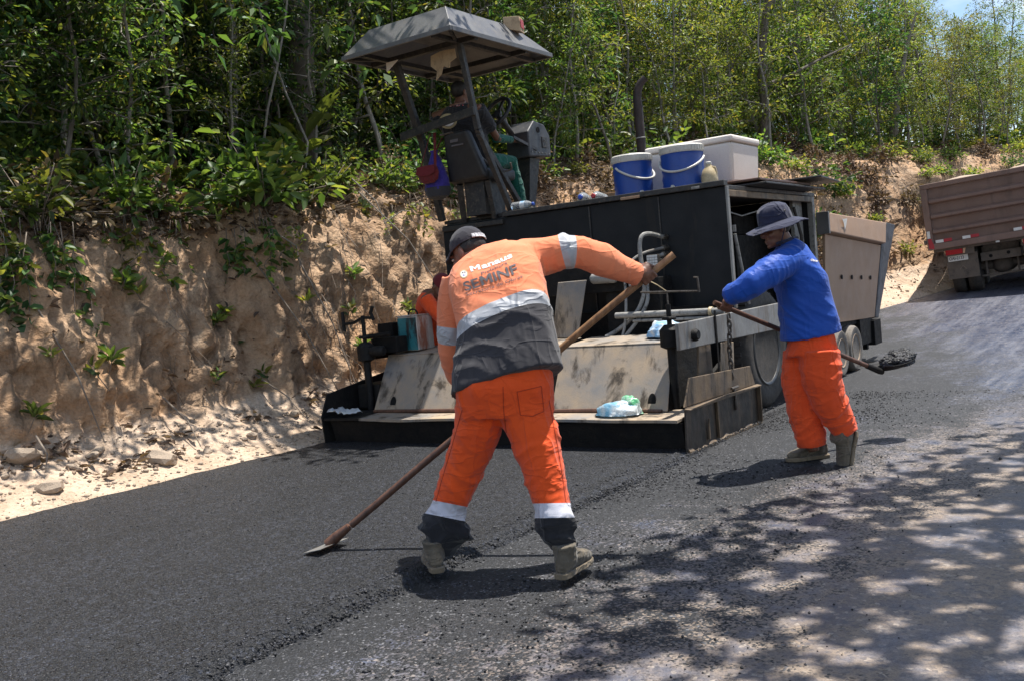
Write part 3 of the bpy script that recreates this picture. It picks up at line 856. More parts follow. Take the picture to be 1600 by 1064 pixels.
def wheel(name, c, R, w, tyre_mat, rim_mat, lugs=0):
    o = empty(name, (0, 0, 0), 0, pav); c = Vector(c); ax = Vector((1, 0, 0))
    wi = w / 2
    part('tyre', tyre_mat, o, lambda m: m.lathe(c, ax, [(R * 0.60, -wi * .9), (R * .74, -wi), (R * .9, -wi * .98), (R * .97, -wi * .8), (R, -wi * .4), (R, wi * .4), (R * .97, wi * .8), (R * .9, wi * .98), (R * .74, wi), (R * 0.60, wi * .9)], 44), smooth=True)
    part('rim', rim_mat, o, lambda m: (m.lathe(c, ax, [(R * .30, wi * .1), (R * .52, wi * .25), (R * .56, wi * .92), (R * .60, wi * .98), (R * .615, wi * .93), (R * .60, wi * .5), (R * .60, -wi * .8)], 40), m.lathe(c, ax, [(R * .2, wi * .05), (R * .2, wi * .35), (R * .16, wi * .42)], 24)), smooth=True)
    for k in range(8):
        a = k * PI / 4; e = Vector((0, math.cos(a), math.sin(a)))
        part('wheel_nut', rim_mat, o, lambda m: m.cyl(c + e * R * .26 + ax * wi * .1, c + e * R * .26 + ax * wi * .3, R * .03, n=6))
    if lugs:
        def lg(m):
            for k in range(lugs):
                a = 2 * PI * k / lugs; e = Vector((0, math.cos(a), math.sin(a))); t = Vector((0, -math.sin(a), math.cos(a)))
                m.obox(c + e * R * 1.0, ax * wi * .75, t * R * .03, e * R * .018)
        part('tread', tyre_mat, o, lg)
    return o


wheel('drive_wheel', (-0.38, 2.40, 0.575 + BASE), 0.575, 0.42, M['rubber'], M['rim_steel'], 36)
wheel('drive_wheel', (-3.20, 2.40, 0.575 + BASE), 0.575, 0.42, M['rubber'], M['rim_steel'])
for v_ in (4.74, 5.32):
    for u_ in (-0.28, -3.22):
        wheel('steer_wheel', (u_, v_, 0.275 + BASE), 0.275, 0.26, M['pale_rubber'], M['rim_tan'])
pp('bogie_beam', void, lambda m: (m.box(-0.50, -0.46, 4.5, 6.3, 0.25, 0.62), m.box(-0.30, -0.2, 5.72, 6.26, 0.22, 0.54), m.box(-0.28, -0.22, 6.05, 6.12, 0.14, 0.215)))

# --- hopper
tan_, hb = M['hopper_tan'], M['hopper_black']
hop = empty('hopper', (0, 0, 0), 0, pav)


def hside(sg):
    x = -0.20 if sg > 0 else -3.42
    t = (0.03 * -sg, 0, 0)
    def f(m): m.plate([(x, 4.32, 0.60), (x, 6.42, 0.52), (x + 0.06 * sg, 6.75, 1.44), (x + 0.06 * sg, 4.34, 1.60)], t)
    part('hopper_side', tan_, hop, f, bevel=0.005)
    part('hopper_rim', tan_, hop, lambda m: m.hexa([(x - .02 * sg, 4.30, 1.60), (x + .13 * sg, 4.30, 1.62), (x + .13 * sg, 6.72, 1.46), (x - .02 * sg, 6.72, 1.445), (x - .02 * sg, 4.30, 1.84), (x + .10 * sg, 4.30, 1.84), (x + .10 * sg, 6.95, 1.735), (x - .02 * sg, 6.95, 1.735)]), bevel=0.012)
    part('hopper_nose', hb, hop, lambda m: (m.plate([(x + .012 * sg, 6.42, 0.52), (x + .012 * sg, 6.57, 0.50), (x + .105 * sg, 7.40, 1.71), (x + .105 * sg, 6.95, 1.735), (x + .07 * sg, 6.75, 1.46)], (0.05 * -sg, 0, 0)),), bevel=0.008)
    part('corner_cap', M['canopy_grey'] if sg > 0 else tan_, hop, lambda m: m.box(min(x, x + .135 * sg), max(x, x + .135 * sg), 4.25, 4.298, 1.60, 1.845), bevel=0.004)
    for k in range(4):
        part('bolt_hole', void, hop, lambda m: m.lathe((x + .046 * sg, 4.92 + 0.42 * k, 1.10 - 0.02 * k), (sg, 0, 0), [(0.028, -.004), (0.028, 0.004)], 14))


hside(1); hside(-1)
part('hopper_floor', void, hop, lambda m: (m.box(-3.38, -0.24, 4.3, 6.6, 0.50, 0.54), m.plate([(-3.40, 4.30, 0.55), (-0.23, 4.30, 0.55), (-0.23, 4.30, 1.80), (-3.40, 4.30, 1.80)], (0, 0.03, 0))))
part('hopper_apron', hb, hop, lambda m: m.plate([(-3.3, 6.6, 0.5), (-0.3, 6.6, 0.5), (-0.3, 6.95, 0.95), (-3.3, 6.95, 0.95)], (0, 0.03, 0)))
part('paint_fleck', M['white_paint'], hop, lambda m: m.plate([(-0.068, 4.78, 1.76), (-0.068, 4.98, 1.77), (-0.068, 4.93, 1.70), (-0.068, 4.86, 1.64), (-0.069, 4.84, 1.71)], (0.003, 0, 0)))
part('push_roller', hb, hop, lambda m: m.cyl((-3.1, 6.75, 0.42), (-0.5, 6.75, 0.42), 0.09))
part('bumper', void, hop, lambda m: m.box(-3.2, -0.16, 6.22, 6.55, 0.18, 0.49))

# --- exhaust
pp('exhaust_pipe', M['rust_pipe'], lambda m: m.tube([(-1.83, 3.4, 2.04), (-1.83, 3.4, 3.18), (-1.835, 3.4, 3.30), (-1.82, 3.41, 3.40), (-1.785, 3.43, 3.475), (-1.735, 3.45, 3.52)], [.052, .052, .047, .046, .044, .040], 14), smooth=True, bevel=0)
pp('pipe_clamp', M['hose_grey'], lambda m: m.torus((-1.83, 3.4, 2.86), (0, 0, 1), 0.053, 0.008), smooth=True, bevel=0)

# --- screed
scr = empty('screed', (0, 0, 0), 0, pav)


def face_(m):
    # rear face leans in under the walk board; a wavy top edge
    n = 40; top = []; bot = []
    for i in range(n + 1):
        u = -3.70 + 3.68 * i / n
        top.append((u, 0.045, 0.205 + 0.012 * N3(u * 2.2, 3))); bot.append((u, 0.10, -0.005))
    for i in range(n):
        m.hexa([bot[i], bot[i + 1], (bot[i + 1][0], 0.55, -0.005), (bot[i][0], 0.55, -0.005), top[i], top[i + 1], (top[i + 1][0], 0.55, 0.20), (top[i][0], 0.55, 0.20)])


part('screed_face', tar, scr, face_)


def board_(m, u0, u1, n):
    for i in range(n):
        a = u0 + (u1 - u0) * i / n; b = u0 + (u1 - u0) * (i + 1) / n
        w = lambda q: (0.016 * N3(q * 1.9, 1) + 0.010 * N3(q * 6, 2), 0.012 * N3(q * 1.6, 6))
        (da, za), (db, zb) = w(a), w(b)
        m.hexa([(a, -0.005 + da, 0.215 + za), (b, -0.005 + db, 0.215 + zb), (b, 0.42, 0.235), (a, 0.42, 0.235), (a, -0.005 + da, 0.237 + za), (b, -0.005 + db, 0.237 + zb), (b, 0.42, 0.255), (a, 0.42, 0.255)])


part('walk_board', M['old_plate'], scr, lambda m: board_(m, -3.28, -0.03, 44))
part('extension_board', tar, scr, lambda m: board_(m, -3.73, -3.285, 8))


def cover(u0, u1):
    def f(m):
        m.plate([(u0, 0.30, 0.256), (u1, 0.30, 0.256), (u1 - .06, 0.60, 0.76), (u0 - 0.02, 0.60, 0.76)], (0, 0.012, 0.004))
    c = part('cover_plate', M['old_plate'], scr, f, bevel=0.003)
    part('cover_top', M['old_plate'], c, lambda m: m.plate([(u0 - 0.02, 0.60, 0.762), (u1 - .06, 0.60, 0.762), (u1 - .06, 1.12, 0.80), (u0 - 0.02, 1.12, 0.80)], (0, 0, 0.010)), bevel=0.003)
    part('cover_cheek', tar, c, lambda m: m.plate([(u1 - .005, 0.32, 0.257), (u1 - .005, 1.1, 0.257), (u1 - .065, 1.1, 0.78), (u1 - .065, 0.61, 0.75)], (-0.01, 0, 0)))
    part('cover_cheek', tar, c, lambda m: m.plate([(u0 + .005, 0.32, 0.257), (u0 + .005, 1.1, 0.257), (u0 - .01, 1.1, 0.78), (u0 - .01, 0.61, 0.75)], (0.01, 0, 0)))
    part('cover_rail', M['dark_wood'], c, lambda m: m.tube([(u0 + .02, 0.285, 0.262), ((u0 + u1) / 2, 0.28, 0.268), (u1 - .04, 0.285, 0.262)], [.016, .02, .014], 7), bevel=0)
    return c


def hole(c, u, z, r):
    q = (z - 0.256) / 0.504; y = 0.30 + 0.30 * q
    part('cover_hole', void, c, lambda m: m.plate([(u + r * math.cos(a), y - 0.004 + 0.6 * r * 2.1 * math.sin(a) * .51, z + 2.1 * r * math.sin(a) * .86) for a in [k * PI / 9 for k in range(18)]], (0, 0.004, -0.002)))


cl = cover(-3.36, -1.40); cr = cover(-1.33, -0.25)
hole(cl, -3.14, 0.33, 0.035); hole(cr, -0.40, 0.33, 0.035)
part('end_plate', M['burnt_plate'], scr, lambda m: (m.plate([(0.0, 0.05, 0.325), (0.0, 0.18, 0.53), (0.0, 1.42, 0.475), (0.0, 1.50, 0.305)], (0.014, 0, 0))), bevel=0.003)
ep = part('end_plate', M['end_tar'], scr, lambda m: (m.plate([(0.002, 0.03, BASE + .006), (0.002, 1.58, BASE + .006), (0.002, 1.52, 0.30), (0.002, 0.06, 0.32)], (0.014, 0, 0))), bevel=0.003)
ep['label'] = 'tar-caked lower half of the screed end plate'
part('end_flange', M['burnt_plate'], scr, lambda m: (m.plate([(0.017, 0.04, 0.305), (0.060, 0.04, 0.300), (0.062, 0.75, 0.318), (0.060, 1.53, 0.285), (0.017, 1.53, 0.295)], (0, 0, 0.010)), m.box(0.018, 0.055, 1.505, 1.52, BASE + .02, 0.294), m.tube([(0.03, 0.42, 0.02), (0.028, 0.43, 0.12), (0.03, 0.44, 0.18)], [.012, .010, .006], 6), m.box(0.017, 0.04, 0.60, 0.615, 0.0, 0.30)), bevel=0.002)
def crust(m):
    n = 60; rg = []
    for k in range(n + 1):
        y = 0.05 + 1.52 * k / n; h = 0.035 + 0.035 * N3(y * 5, 1.3) + 0.02 * N3(y * 17, 4.4); t = 0.014 + 0.008 * N3(y * 9, 7)
        rg.append([(0.017, y, BASE + .002), (0.017 + t, y, BASE + .002), (0.017 + t * .9, y, BASE + max(.012, h * .6)), (0.0165, y, BASE + max(.015, h))])
    m.rings(rg)


part('skid_crust', M['burnt_plate'], scr, crust)
part('left_end_plate', tar, scr, lambda m: m.plate([(-3.74, 0.0, -0.004), (-3.74, 1.0, -0.004), (-3.74, 0.95, 0.58), (-3.74, 0.08, 0.46), (-3.74, -0.02, 0.25)], (-0.015, 0, 0)), bevel=0.003)
part('extension_box', tar, scr, lambda m: (m.box(-3.70, -3.40, 0.45, 0.85, 0.26, 0.50),), bevel=0.02)


def jack(u, v0, h0, h1, sg):
    o = empty('screed_jack', (0, 0, 0), 0, scr)
    part('jack_post', tar, o, lambda m: (m.cyl((u, v0, 0.25), (u, v0, h0), 0.036, n=10), m.cyl((u, v0, h0), (u, v0, h1), 0.020, n=10)), smooth=True)
    part('jack_housing', tar, o, lambda m: (m.lathe((u, v0, 0.73), (0, 0, 1), [(.045, 0), (.085, .02), (.085, .15), (.045, .19)], 16), m.lathe((u + .08 * sg, v0, 0.83), (sg, 0, 0), [(.05, 0), (.05, .14), (.035, .16)], 14), m.torus((u, v0, 0.97), (0, 0, 1), 0.045, 0.014)), smooth=True)
    return o


jr = jack(-0.25, 0.46, 0.75, 1.08, 1)
part('crank_handle', M['chain_steel'], jr, lambda m: (m.tube([(-0.25, 0.46, 1.06), (-0.25, 0.46, 1.17), (-0.48, 0.47, 1.19), ], 0.009, 6), m.tube([(-0.48, 0.46, 1.19), (-0.2, 0.45, 1.178), (0.03, 0.44, 1.165)], 0.009, 6), m.tube([(0.03, 0.44, 1.16), (0.025, 0.44, 1.27)], 0.008, 6), m.tube([(0.03, 0.44, 1.27), (-0.01, 0.45, 1.275)], 0.008, 6)), smooth=True)
jl = jack(-3.50, 0.42, 0.85, 1.18, 1)
part('crank_handle', tar, jl, lambda m: (m.tube([(-3.74, 0.40, 1.11), (-3.62, 0.41, 1.115), (-3.50, 0.42, 1.16), (-3.36, 0.42, 1.15)], 0.016, 6), m.tube([(-3.745, 0.40, 1.04), (-3.75, 0.40, 1.23)], 0.018, 6), m.tube([(-3.36, 0.42, 1.13), (-3.39, 0.42, 1.20), (-3.36, 0.42, 1.26)], 0.018, 6)), smooth=True)
part('cross_beam', void, scr, lambda m: (m.box(-3.48, -3.16, 0.50, 0.66, 0.80, 0.95), m.cyl((-3.50, 0.44, 0.97), (-3.18, 0.44, 0.985), 0.022)), bevel=0.01)
part('beam_box', void, scr, lambda m: m.box(-3.58, -3.38, 0.70, 0.92, 0.815, 1.08), bevel=0.008)

# --- tow arms, chain, pipe
pp('tow_arm', steel, lambda m: m.plate([(-0.055, 0.20, 0.735), (-0.055, 3.3, 0.70), (-0.055, 3.3, 0.955), (-0.055, 0.20, 0.940)], (-0.03, 0, 0)))
pp('tow_arm', tar, lambda m: m.plate([(-3.56, 0.60, 0.735), (-3.56, 3.3, 0.70), (-3.56, 3.3, 0.955), (-3.56, 0.60, 0.940)], (-0.03, 0, 0)))
pp('arm_bracket', M['burnt_plate'], lambda m: m.plate([(-0.12, 0.62, 0.26), (-0.12, 0.95, 0.26), (-0.12, 0.92, 0.80), (-0.12, 0.70, 0.80)], (-0.02, 0, 0)))
pp('arm_bracket', M['burnt_plate'], lambda m: (m.plate([(-0.15, 1.25, 0.30), (-0.15, 1.5, 0.30), (-0.15, 1.42, 0.72), (-0.15, 1.30, 0.72)], (-0.02, 0, 0))))
pp('arm_bracket', M['old_plate'], lambda m: m.plate([(-0.16, 1.16, 0.42), (-0.16, 1.46, 0.36), (-0.16, 1.50, 0.68), (-0.16, 1.22, 0.70)], (0.008, 0, 0)))
pp('hanger_strap', void, lambda m: m.box(-0.052, -0.046, 0.88, 0.91, 0.36, 0.99), bevel=0)
ch = empty('chain', (0, 0, 0), 0, pav)
for k in range(11):
    z = 0.915 - 0.053 * k
    ax_ = (0.25, 1, 0) if k % 2 else (1, -0.25, 0)

    def lk(m):
        d = Vector(ax_).normalized(); s = d.cross(Vector((0, 0, 1)))
        c = Vector((0.0 + 0.004 * math.sin(k), 1.06 - 0.005 * k, z)); n = 16
        m.tube([c + s * 0.017 * math.cos(2 * PI * i / n) + Vector((0, 0, 1)) * 0.037 * math.sin(2 * PI * i / n) for i in range(n + 1)], 0.0085, 6)
    part('chain_link', M['chain_steel'], ch, lk, smooth=True)
part('chain_hook', M['chain_steel'], ch, lambda m: (m.tube([(0.02, 1.0, 0.345), (0.03, 1.0, 0.30), (0.03, 1.0, 0.16)], 0.012, 6), m.tube([(0.03, 0.93, 0.345), (0.03, 1.07, 0.345)], 0.011, 6)))
pp('cross_pipe', M['hose_grey'], lambda m: (m.cyl((-1.12, 1.18, 0.985), (-0.09, 1.2, 0.968), 0.028), m.cyl((-0.95, 1.18, 0.93), (-0.09, 1.2, 0.915), 0.014)), smooth=True)
pp('rope_knot', M['jug'], lambda m: (m.torus((-0.22, 1.2, 0.968), (1, 0.1, 0), 0.032, 0.010, 14, 6), m.torus((-0.20, 1.2, 0.968), (1, -0.2, 0.1), 0.033, 0.009, 14, 6)), smooth=True, bevel=0)
pp('centre_sheet', M['old_plate'], lambda m: m.plate([(-1.74, 1.06, 0.82), (-1.46, 1.06, 0.82), (-1.38, 1.16, 1.33), (-1.69, 1.16, 1.33)], (0, 0.012, 0)))
pp('centre_beam', tar, lambda m: (m.box(-2.3, -1.05, 1.30, 1.44, 1.20, 1.45), m.box(-1.30, -0.75, 1.35, 1.62, 0.70, 1.3)))
pp('silencer', M['hose_grey'], lambda m: m.lathe((-1.36, 1.2, 1.335), (1, 0, -.02), [(.02, 0), (.05, .03), (.052, .25), (.02, .29)], 14), smooth=True)
hz = M['hose_grey']
hose_paths = [[(-0.80, 1.60, 1.66), (-0.84, 1.42, 1.70), (-0.885, 1.32, 1.68), (-0.89, 1.30, 1.50), (-0.84, 1.28, 1.25), (-0.90, 1.25, 1.02), (-1.10, 1.2, 0.86), (-1.22, 1.15, 0.80)],
              [(-0.80, 1.60, 1.56), (-0.95, 1.40, 1.52), (-1.03, 1.3, 1.42), (-0.98, 1.25, 1.2)],
              [(-0.78, 1.55, 1.50), (-0.90, 1.40, 1.44), (-0.84, 1.3, 1.2), (-0.82, 1.25, 1.08), (-0.92, 1.2, 0.92), (-1.02, 1.15, 0.80)],
              [(-1.06, 1.3, 1.34), (-1.02, 1.22, 1.10), (-1.03, 1.18, 0.9), (-1.05, 1.15, 0.80)]]
for k, hp in enumerate(hose_paths):
    def smooth_path(p, it=3):
        p = [Vector(q) for q in p]
        for _ in range(it):
            q = [p[0]]
            for a, b in zip(p, p[1:]): q += [a.lerp(b, .25), a.lerp(b, .75)]
            p = q + [p[-1]]
        return p
    pp('hydraulic_hose', hz if k != 1 else M['bare_steel'], lambda m: m.tube(smooth_path(hp), [0.020, 0.014, 0.017, 0.013][k], 8), smooth=True, bevel=0)
    pp('hose_fitting', M['chain_steel'], lambda m: m.cyl(hp[0], Vector(hp[0]) + Vector((0, 0.09, 0)), 0.026, n=6), bevel=0)
pp('work_lamp', M['chain_steel'], lambda m: (m.box(-0.83, -0.72, 1.31, 1.36, 1.40, 1.50), m.box(-0.78, -0.77, 1.34, 1.70, 1.44, 1.46)))
pp('lamp_lens', M['lens'], lambda m: [m.box(-0.825 + .026 * i, -0.803 + .026 * i, 1.302, 1.309, 1.405 + .024 * j, 1.425 + .024 * j) for i in range(4) for j in range(4)] and None, bevel=0)
pp('twine', M['jug'], lambda m: (m.tube([(-0.86, 1.24, 1.36), (-0.80, 1.22, 1.31), (-0.78, 1.21, 1.26)], .006, 5), m.torus((-0.80, 1.22, 1.30), (1, .4, .3), 0.03, 0.006, 12, 5), m.torus((-0.82, 1.22, 1.33), (.3, 1, .3), 0.025, 0.006, 12, 5), m.tube([(-0.79, 1.22, 1.28), (-0.70, 1.22, 1.23), (-0.62, 1.25, 1.16)], .005, 5)), bevel=0)

# --- operator's stand: platform, seat, console, wheel, posts, canopy
pp('platform', be, lambda m: (m.box(-3.44, -2.36, 1.76, 3.15, 2.063, 2.10)))
pst = M['black_edge']


def post(name, pts, w=0.055, t=0.055):
    def f(m):
        for a, b in zip(pts, pts[1:]): m.bar(a, b, w, t, (0, 1, 0.2))
    pp(name, pst, f)


post('roof_post', [(-2.53, 1.10, 3.74), (-2.53, 1.28, 2.90), (-2.53, 1.74, 2.10)])
post('roof_post', [(-3.43, 1.19, 3.74), (-3.43, 1.50, 2.95), (-3.43, 1.72, 2.10)], 0.07, 0.06)
post('post_brace', [(-2.53, 1.285, 2.86), (-2.53, 1.97, 2.105)], 0.05, 0.05)
pp('guard_rail', be, lambda m: (m.bar((-3.60, 1.36, 3.00), (-2.50, 1.20, 3.07), 0.02, 0.085)))
pp('handrail', M['chain_steel'], lambda m: m.tube(smooth_path([(-3.05, 1.33, 2.93), (-2.85, 1.40, 2.95), (-2.72, 1.5, 2.70), (-2.60, 1.62, 2.52), (-2.45, 1.70, 2.50), (-2.44, 1.66, 2.58)]), 0.011, 7), smooth=True, bevel=0)
can = empty('canopy', (0, 0, 0), 0, pav)
u0, u1, v0, v1 = -3.68, -2.31, 0.69, 2.42
t0, t1, s0, s1 = -3.47, -2.49, 0.88, 2.0
zb, zt = 3.76, 4.01
cg = M['canopy_grey']


def hip(m):
    b = [(u0, v0, zb), (u1, v0, zb), (u1, v1, zb), (u0, v1, zb)]; t = [(t0, s0, zt), (t1, s0, zt), (t1, s1, zt), (t0, s1, zt)]
    ti = 0.012
    for i in range(4):
        j = (i + 1) % 4; n = (Vector(b[j]) - Vector(b[i])).cross(Vector(t[i]) - Vector(b[i])).normalized() * -ti
        m.plate([b[i], b[j], t[j], t[i]], n)
    m.plate([t[0], t[1], t[2], t[3]], (0, 0, -ti))


part('roof_shell', cg, can, hip, bevel=0.004)
part('roof_skirt', cg, can, lambda m: (m.box(u0 - .01, u1 + .01, v0 - .015, v0 + .010, zb - .045, zb), m.box(u0 - .01, u1 + .01, v1 - .010, v1 + .015, zb - .045, zb), m.box(u0 - .015, u0 + .010, v0 + .011, v1 - .011, zb - .045, zb), m.box(u1 - .010, u1 + .015, v0 + .011, v1 - .011, zb - .045, zb)), bevel=0.004)
part('roof_frame', be, can, lambda m: (m.box(u0 + .02, u1 - .02, 1.08, 1.13, zb - .06, zb - .01), m.box(u0 + .02, u1 - .02, 1.95, 2.0, zb - .06, zb - .01), m.box(-2.56, -2.51, v0 + .02, v1 - .02, zb - .055, zb - .015), m.box(-3.46, -3.41, v0 + .02, v1 - .02, zb - .055, zb - .015), m.bar((u1 - .03, v0 + .03, zb - .03), (-2.55, 1.08, zb - .03), .03, .03), m.bar((u0 + .03, v0 + .03, zb - .03), (-3.42, 1.08, zb - .03), .03, .03)))
part('seam_rib', cg, can, lambda m: (m.bar((-3.35, v0 + .03, zb + .03), (-3.28, s0 - .006, zt - .02), .02, .012, (0, -1, .6)), m.bar((u1 - .02, 1.8, zb + .02), (t1 + .01, 1.75, zt - .01), .02, .012, (1, 0, .6))), bevel=0.002)
part('roof_corner_patch', M['foam'], can, lambda m: m.plate([(-3.44, 1.055, zb - .06), (-3.28, 1.055, zb - .06), (-3.44, 1.055, zb - .15)], (0, .008, 0)))
seat = empty('seat', (0, 0, 0), 0, pav)
vb = M['vinyl_black']
part('backrest', vb, seat, lambda m: m.hexa([(-3.12, 1.48, 2.45), (-2.62, 1.48, 2.45), (-2.62, 1.60, 2.45), (-3.12, 1.60, 2.45), (-3.05, 1.36, 2.95), (-2.74, 1.36, 2.95), (-2.74, 1.46, 2.95), (-3.05, 1.46, 2.95)]), bevel=0.04, seg=4)
part('cushion', vb, seat, lambda m: m.box(-3.12, -2.62, 1.50, 2.02, 2.44, 2.56), bevel=0.04, seg=4)
part('pedestal', be, seat, lambda m: (m.box(-3.0, -2.75, 1.6, 1.95, 2.10, 2.44), m.bar((-3.15, 1.74, 2.06), (-3.06, 1.6, 2.44), .06, .06), m.bar((-2.75, 1.74, 2.06), (-2.7, 1.6, 2.44), .05, .05)))
part('seat_print', M['print_grey'], seat, lambda m: (m.box(-2.96, -2.86, 1.372, 1.378, 2.84, 2.87), m.box(-2.95, -2.80, 1.376, 1.382, 2.80, 2.815)), bevel=0)
con = empty('console', (0, 0, 0), 0, pav)
cgx = M['console_grey']
part('console_box', cgx, con, lambda m: m.plate([(-2.95, 2.36, 2.72), (-2.95, 2.36, 2.99), (-2.95, 2.50, 3.12), (-2.95, 2.70, 3.09), (-2.95, 2.80, 2.97), (-2.95, 2.80, 2.74)], (0.30, 0, 0)), bevel=0.015)
part('console_stand', be, con, lambda m: m.hexa([(-2.92, 2.42, 2.10), (-2.76, 2.42, 2.10), (-2.76, 2.52, 2.10), (-2.92, 2.52, 2.10), (-2.93, 2.46, 2.72), (-2.72, 2.46, 2.72), (-2.72, 2.66, 2.72), (-2.93, 2.66, 2.72)]))
part('gauge', void, con, lambda m: (m.lathe((-2.648, 2.56, 3.02), (1, 0, 0), [(.032, 0), (.032, .004)], 14),))
part('console_latch', be, con, lambda m: (m.box(-2.648, -2.640, 2.62, 2.72, 2.83, 2.95), m.box(-2.648, -2.636, 2.65, 2.68, 2.88, 2.92)), bevel=0.003)
part('armrest', cgx, con, lambda m: m.bar((-2.72, 2.15, 2.92), (-2.66, 2.50, 2.80), 0.05, 0.03))
for k in range(6):
    part('console_bolt', M['bare_steel'], con, lambda m: m.cyl((-2.65, 2.40 + .07 * k, 2.77), (-2.642, 2.40 + .07 * k, 2.77), 0.007, n=6))
sw = empty('steering_wheel', (0, 0, 0), 0, pav)
sc_, sa = Vector((-2.88, 2.12, 3.20)), Vector((-0.15, -0.80, 0.55)).normalized()
part('wheel_rim', vb, sw, lambda m: m.torus(sc_, sa, 0.19, 0.021, 36, 10), smooth=True)


def spokes(m):
    s = sa.cross(Vector((0, 0, 1))).normalized(); u_ = sa.cross(s)
    for a in (0.3, 2.4, 4.5):
        e = s * math.cos(a) + u_ * math.sin(a); m.bar(sc_ - sa * .02, sc_ + e * .185, 0.035, 0.016, sa)
    m.lathe(sc_ - sa * .04, sa, [(.05, 0), (.055, .03), (.03, .05)], 16)


part('spoke_hub', vb, sw, spokes, smooth=True)
part('steering_column', be, sw, lambda m: m.cyl(sc_ - sa * .03, (-2.86, 2.52, 2.86), 0.035), smooth=True)
# ------------------------------------------------------------------ things lying or hanging on the paver
def lt(name, label, cat, u, v, z, rz=0.0, group=None):
    return thing(name, label, cat, Wd(u, v, z), -YAW + rz, group)


fb = lt('foam_box', 'large off-white foam ice box standing on the paver deck behind the coolers', 'ice box', -0.80, 2.68, 2.128)


def foam_wall(m):
    n = 10; x, y, h = 0.43, 0.34, 0.385
    m.hexa([(-x, -y, 0), (x, -y, 0), (x, y, 0), (-x, y, 0), (-x - .02, -y - .02, h), (x + .02, -y - .02, h), (x + .02, y + .02, h), (-x - .02, y + .02, h)])


part('box_body', M['foam'], fb, foam_wall, bevel=0.03, seg=3)
part('lid', M['foam'], fb, lambda m: m.box(-0.462, 0.462, -0.372, 0.372, 0.388, 0.45), bevel=0.022, seg=3)
part('lid_groove', M['stone'], fb, lambda m: m.box(-0.447, 0.447, -0.357, 0.357, 0.381, 0.392), bevel=0)


def cooler(u, v, R, H, label, hang):
    o = lt('water_cooler', label, 'water cooler', u, v, 2.061, hang)
    part('cooler_body', M['cooler_blue'], o, lambda m: m.lathe((0, 0, 0), (0, 0, 1), [(R * .93, 0), (R * .95, .01)] + [(R * (0.955 + 0.03 * (i % 2)) * (1 + 0.02 * i / 9), 0.02 + (H - .10) * i / 9) for i in range(10)] + [(R * .97, H - .07)], 44), smooth=True)
    part('lid', M['cooler_white'], o, lambda m: (m.lathe((0, 0, 0), (0, 0, 1), [(R * 1.0, H - .072), (R * 1.03, H - .06), (R * 1.03, H - .012), (R * .97, H), (R * .3, H + .004), (R * .28, H - .004)], 44), [m.obox((R * 1.03 * math.cos(a), R * 1.03 * math.sin(a), H - .036), (0.004 * math.cos(a), 0.004 * math.sin(a), 0), (-.006 * math.sin(a), .006 * math.cos(a), 0), (0, 0, .024)) for a in [2 * PI * k / 40 for k in range(40)]] and None), smooth=True)
    s = [Vector((R * 1.06 * math.cos(a), -R * 1.12 * max(0.05, math.sin(a)), H - .12 - 0.13 * math.sin(a))) for a in [PI * i / 16 for i in range(17)]]
    part('handle', M['cooler_white'], o, lambda m: m.tube(s, 0.011, 8), smooth=True)
    part('spigot', M['cooler_white'], o, lambda m: (m.cyl((-.05, -R * .94, .05), (-.05, -R * 1.08, .05), 0.018, n=10), m.cyl((-.05, -R * 1.05, .05), (-.05, -R * 1.05, .02), 0.010, n=8)), smooth=True)
    return o


cooler(-1.235, 1.97, 0.190, 0.425, 'smaller blue water cooler with white lid beside the loose bottles', 1.1)
cooler(-0.715, 1.98, 0.200, 0.435, 'blue water cooler with carrying handle swung forward, between the other cooler and the jug', 0.15)
jg = lt('plastic_jug', 'small yellowed plastic jug beside the blue cooler', 'jug', -0.435, 1.93, 2.061)
part('jug_body', M['jug'], jg, lambda m: m.lathe((0, 0, 0), (0, 0, 1), [(.07, 0), (.078, .015), (.076, .12), (.06, .17), (.028, .205), (.024, .225)], 24), smooth=True)
part('jug_cap', M['cooler_white'], jg, lambda m: m.lathe((0, 0, .222), (0, 0, 1), [(.027, 0), (.027, .02), (.02, .025)], 16), smooth=True)
part('jug_handle', M['jug'], jg, lambda m: m.tube([(.02, 0, .20), (.06, 0, .19), (.072, 0, .14), (.07, 0, .11)], .009, 7), smooth=True)


def bottle(u, v, z, d, label, capm, R=0.042, L_=0.26, labelm=None):
    o = lt('water_bottle', label, 'bottle', u, v, z); d = Vector(d).normalized(); c = Vector((0, 0, R))
    part('bottle_body', M['clear_plastic'], o, lambda m: m.lathe(c, d, [(R * .8, 0), (R, .012)] + [(R * (0.95 + .05 * (i % 2)), .03 + .012 * i) for i in range(6)] + [(R, .11), (R, .18), (R * .7, .215), (R * .36, .235), (R * .36, .245)], 20), smooth=True)
    part('bottle_cap', capm, o, lambda m: m.lathe(c + d * .243, d, [(R * .42, 0), (R * .42, .016), (R * .34, .020)], 14), smooth=True)
    if labelm: part('bottle_label', labelm, o, lambda m: m.lathe(c, d, [(R * 1.015, .11), (R * 1.015, .165)], 20, False), smooth=True)


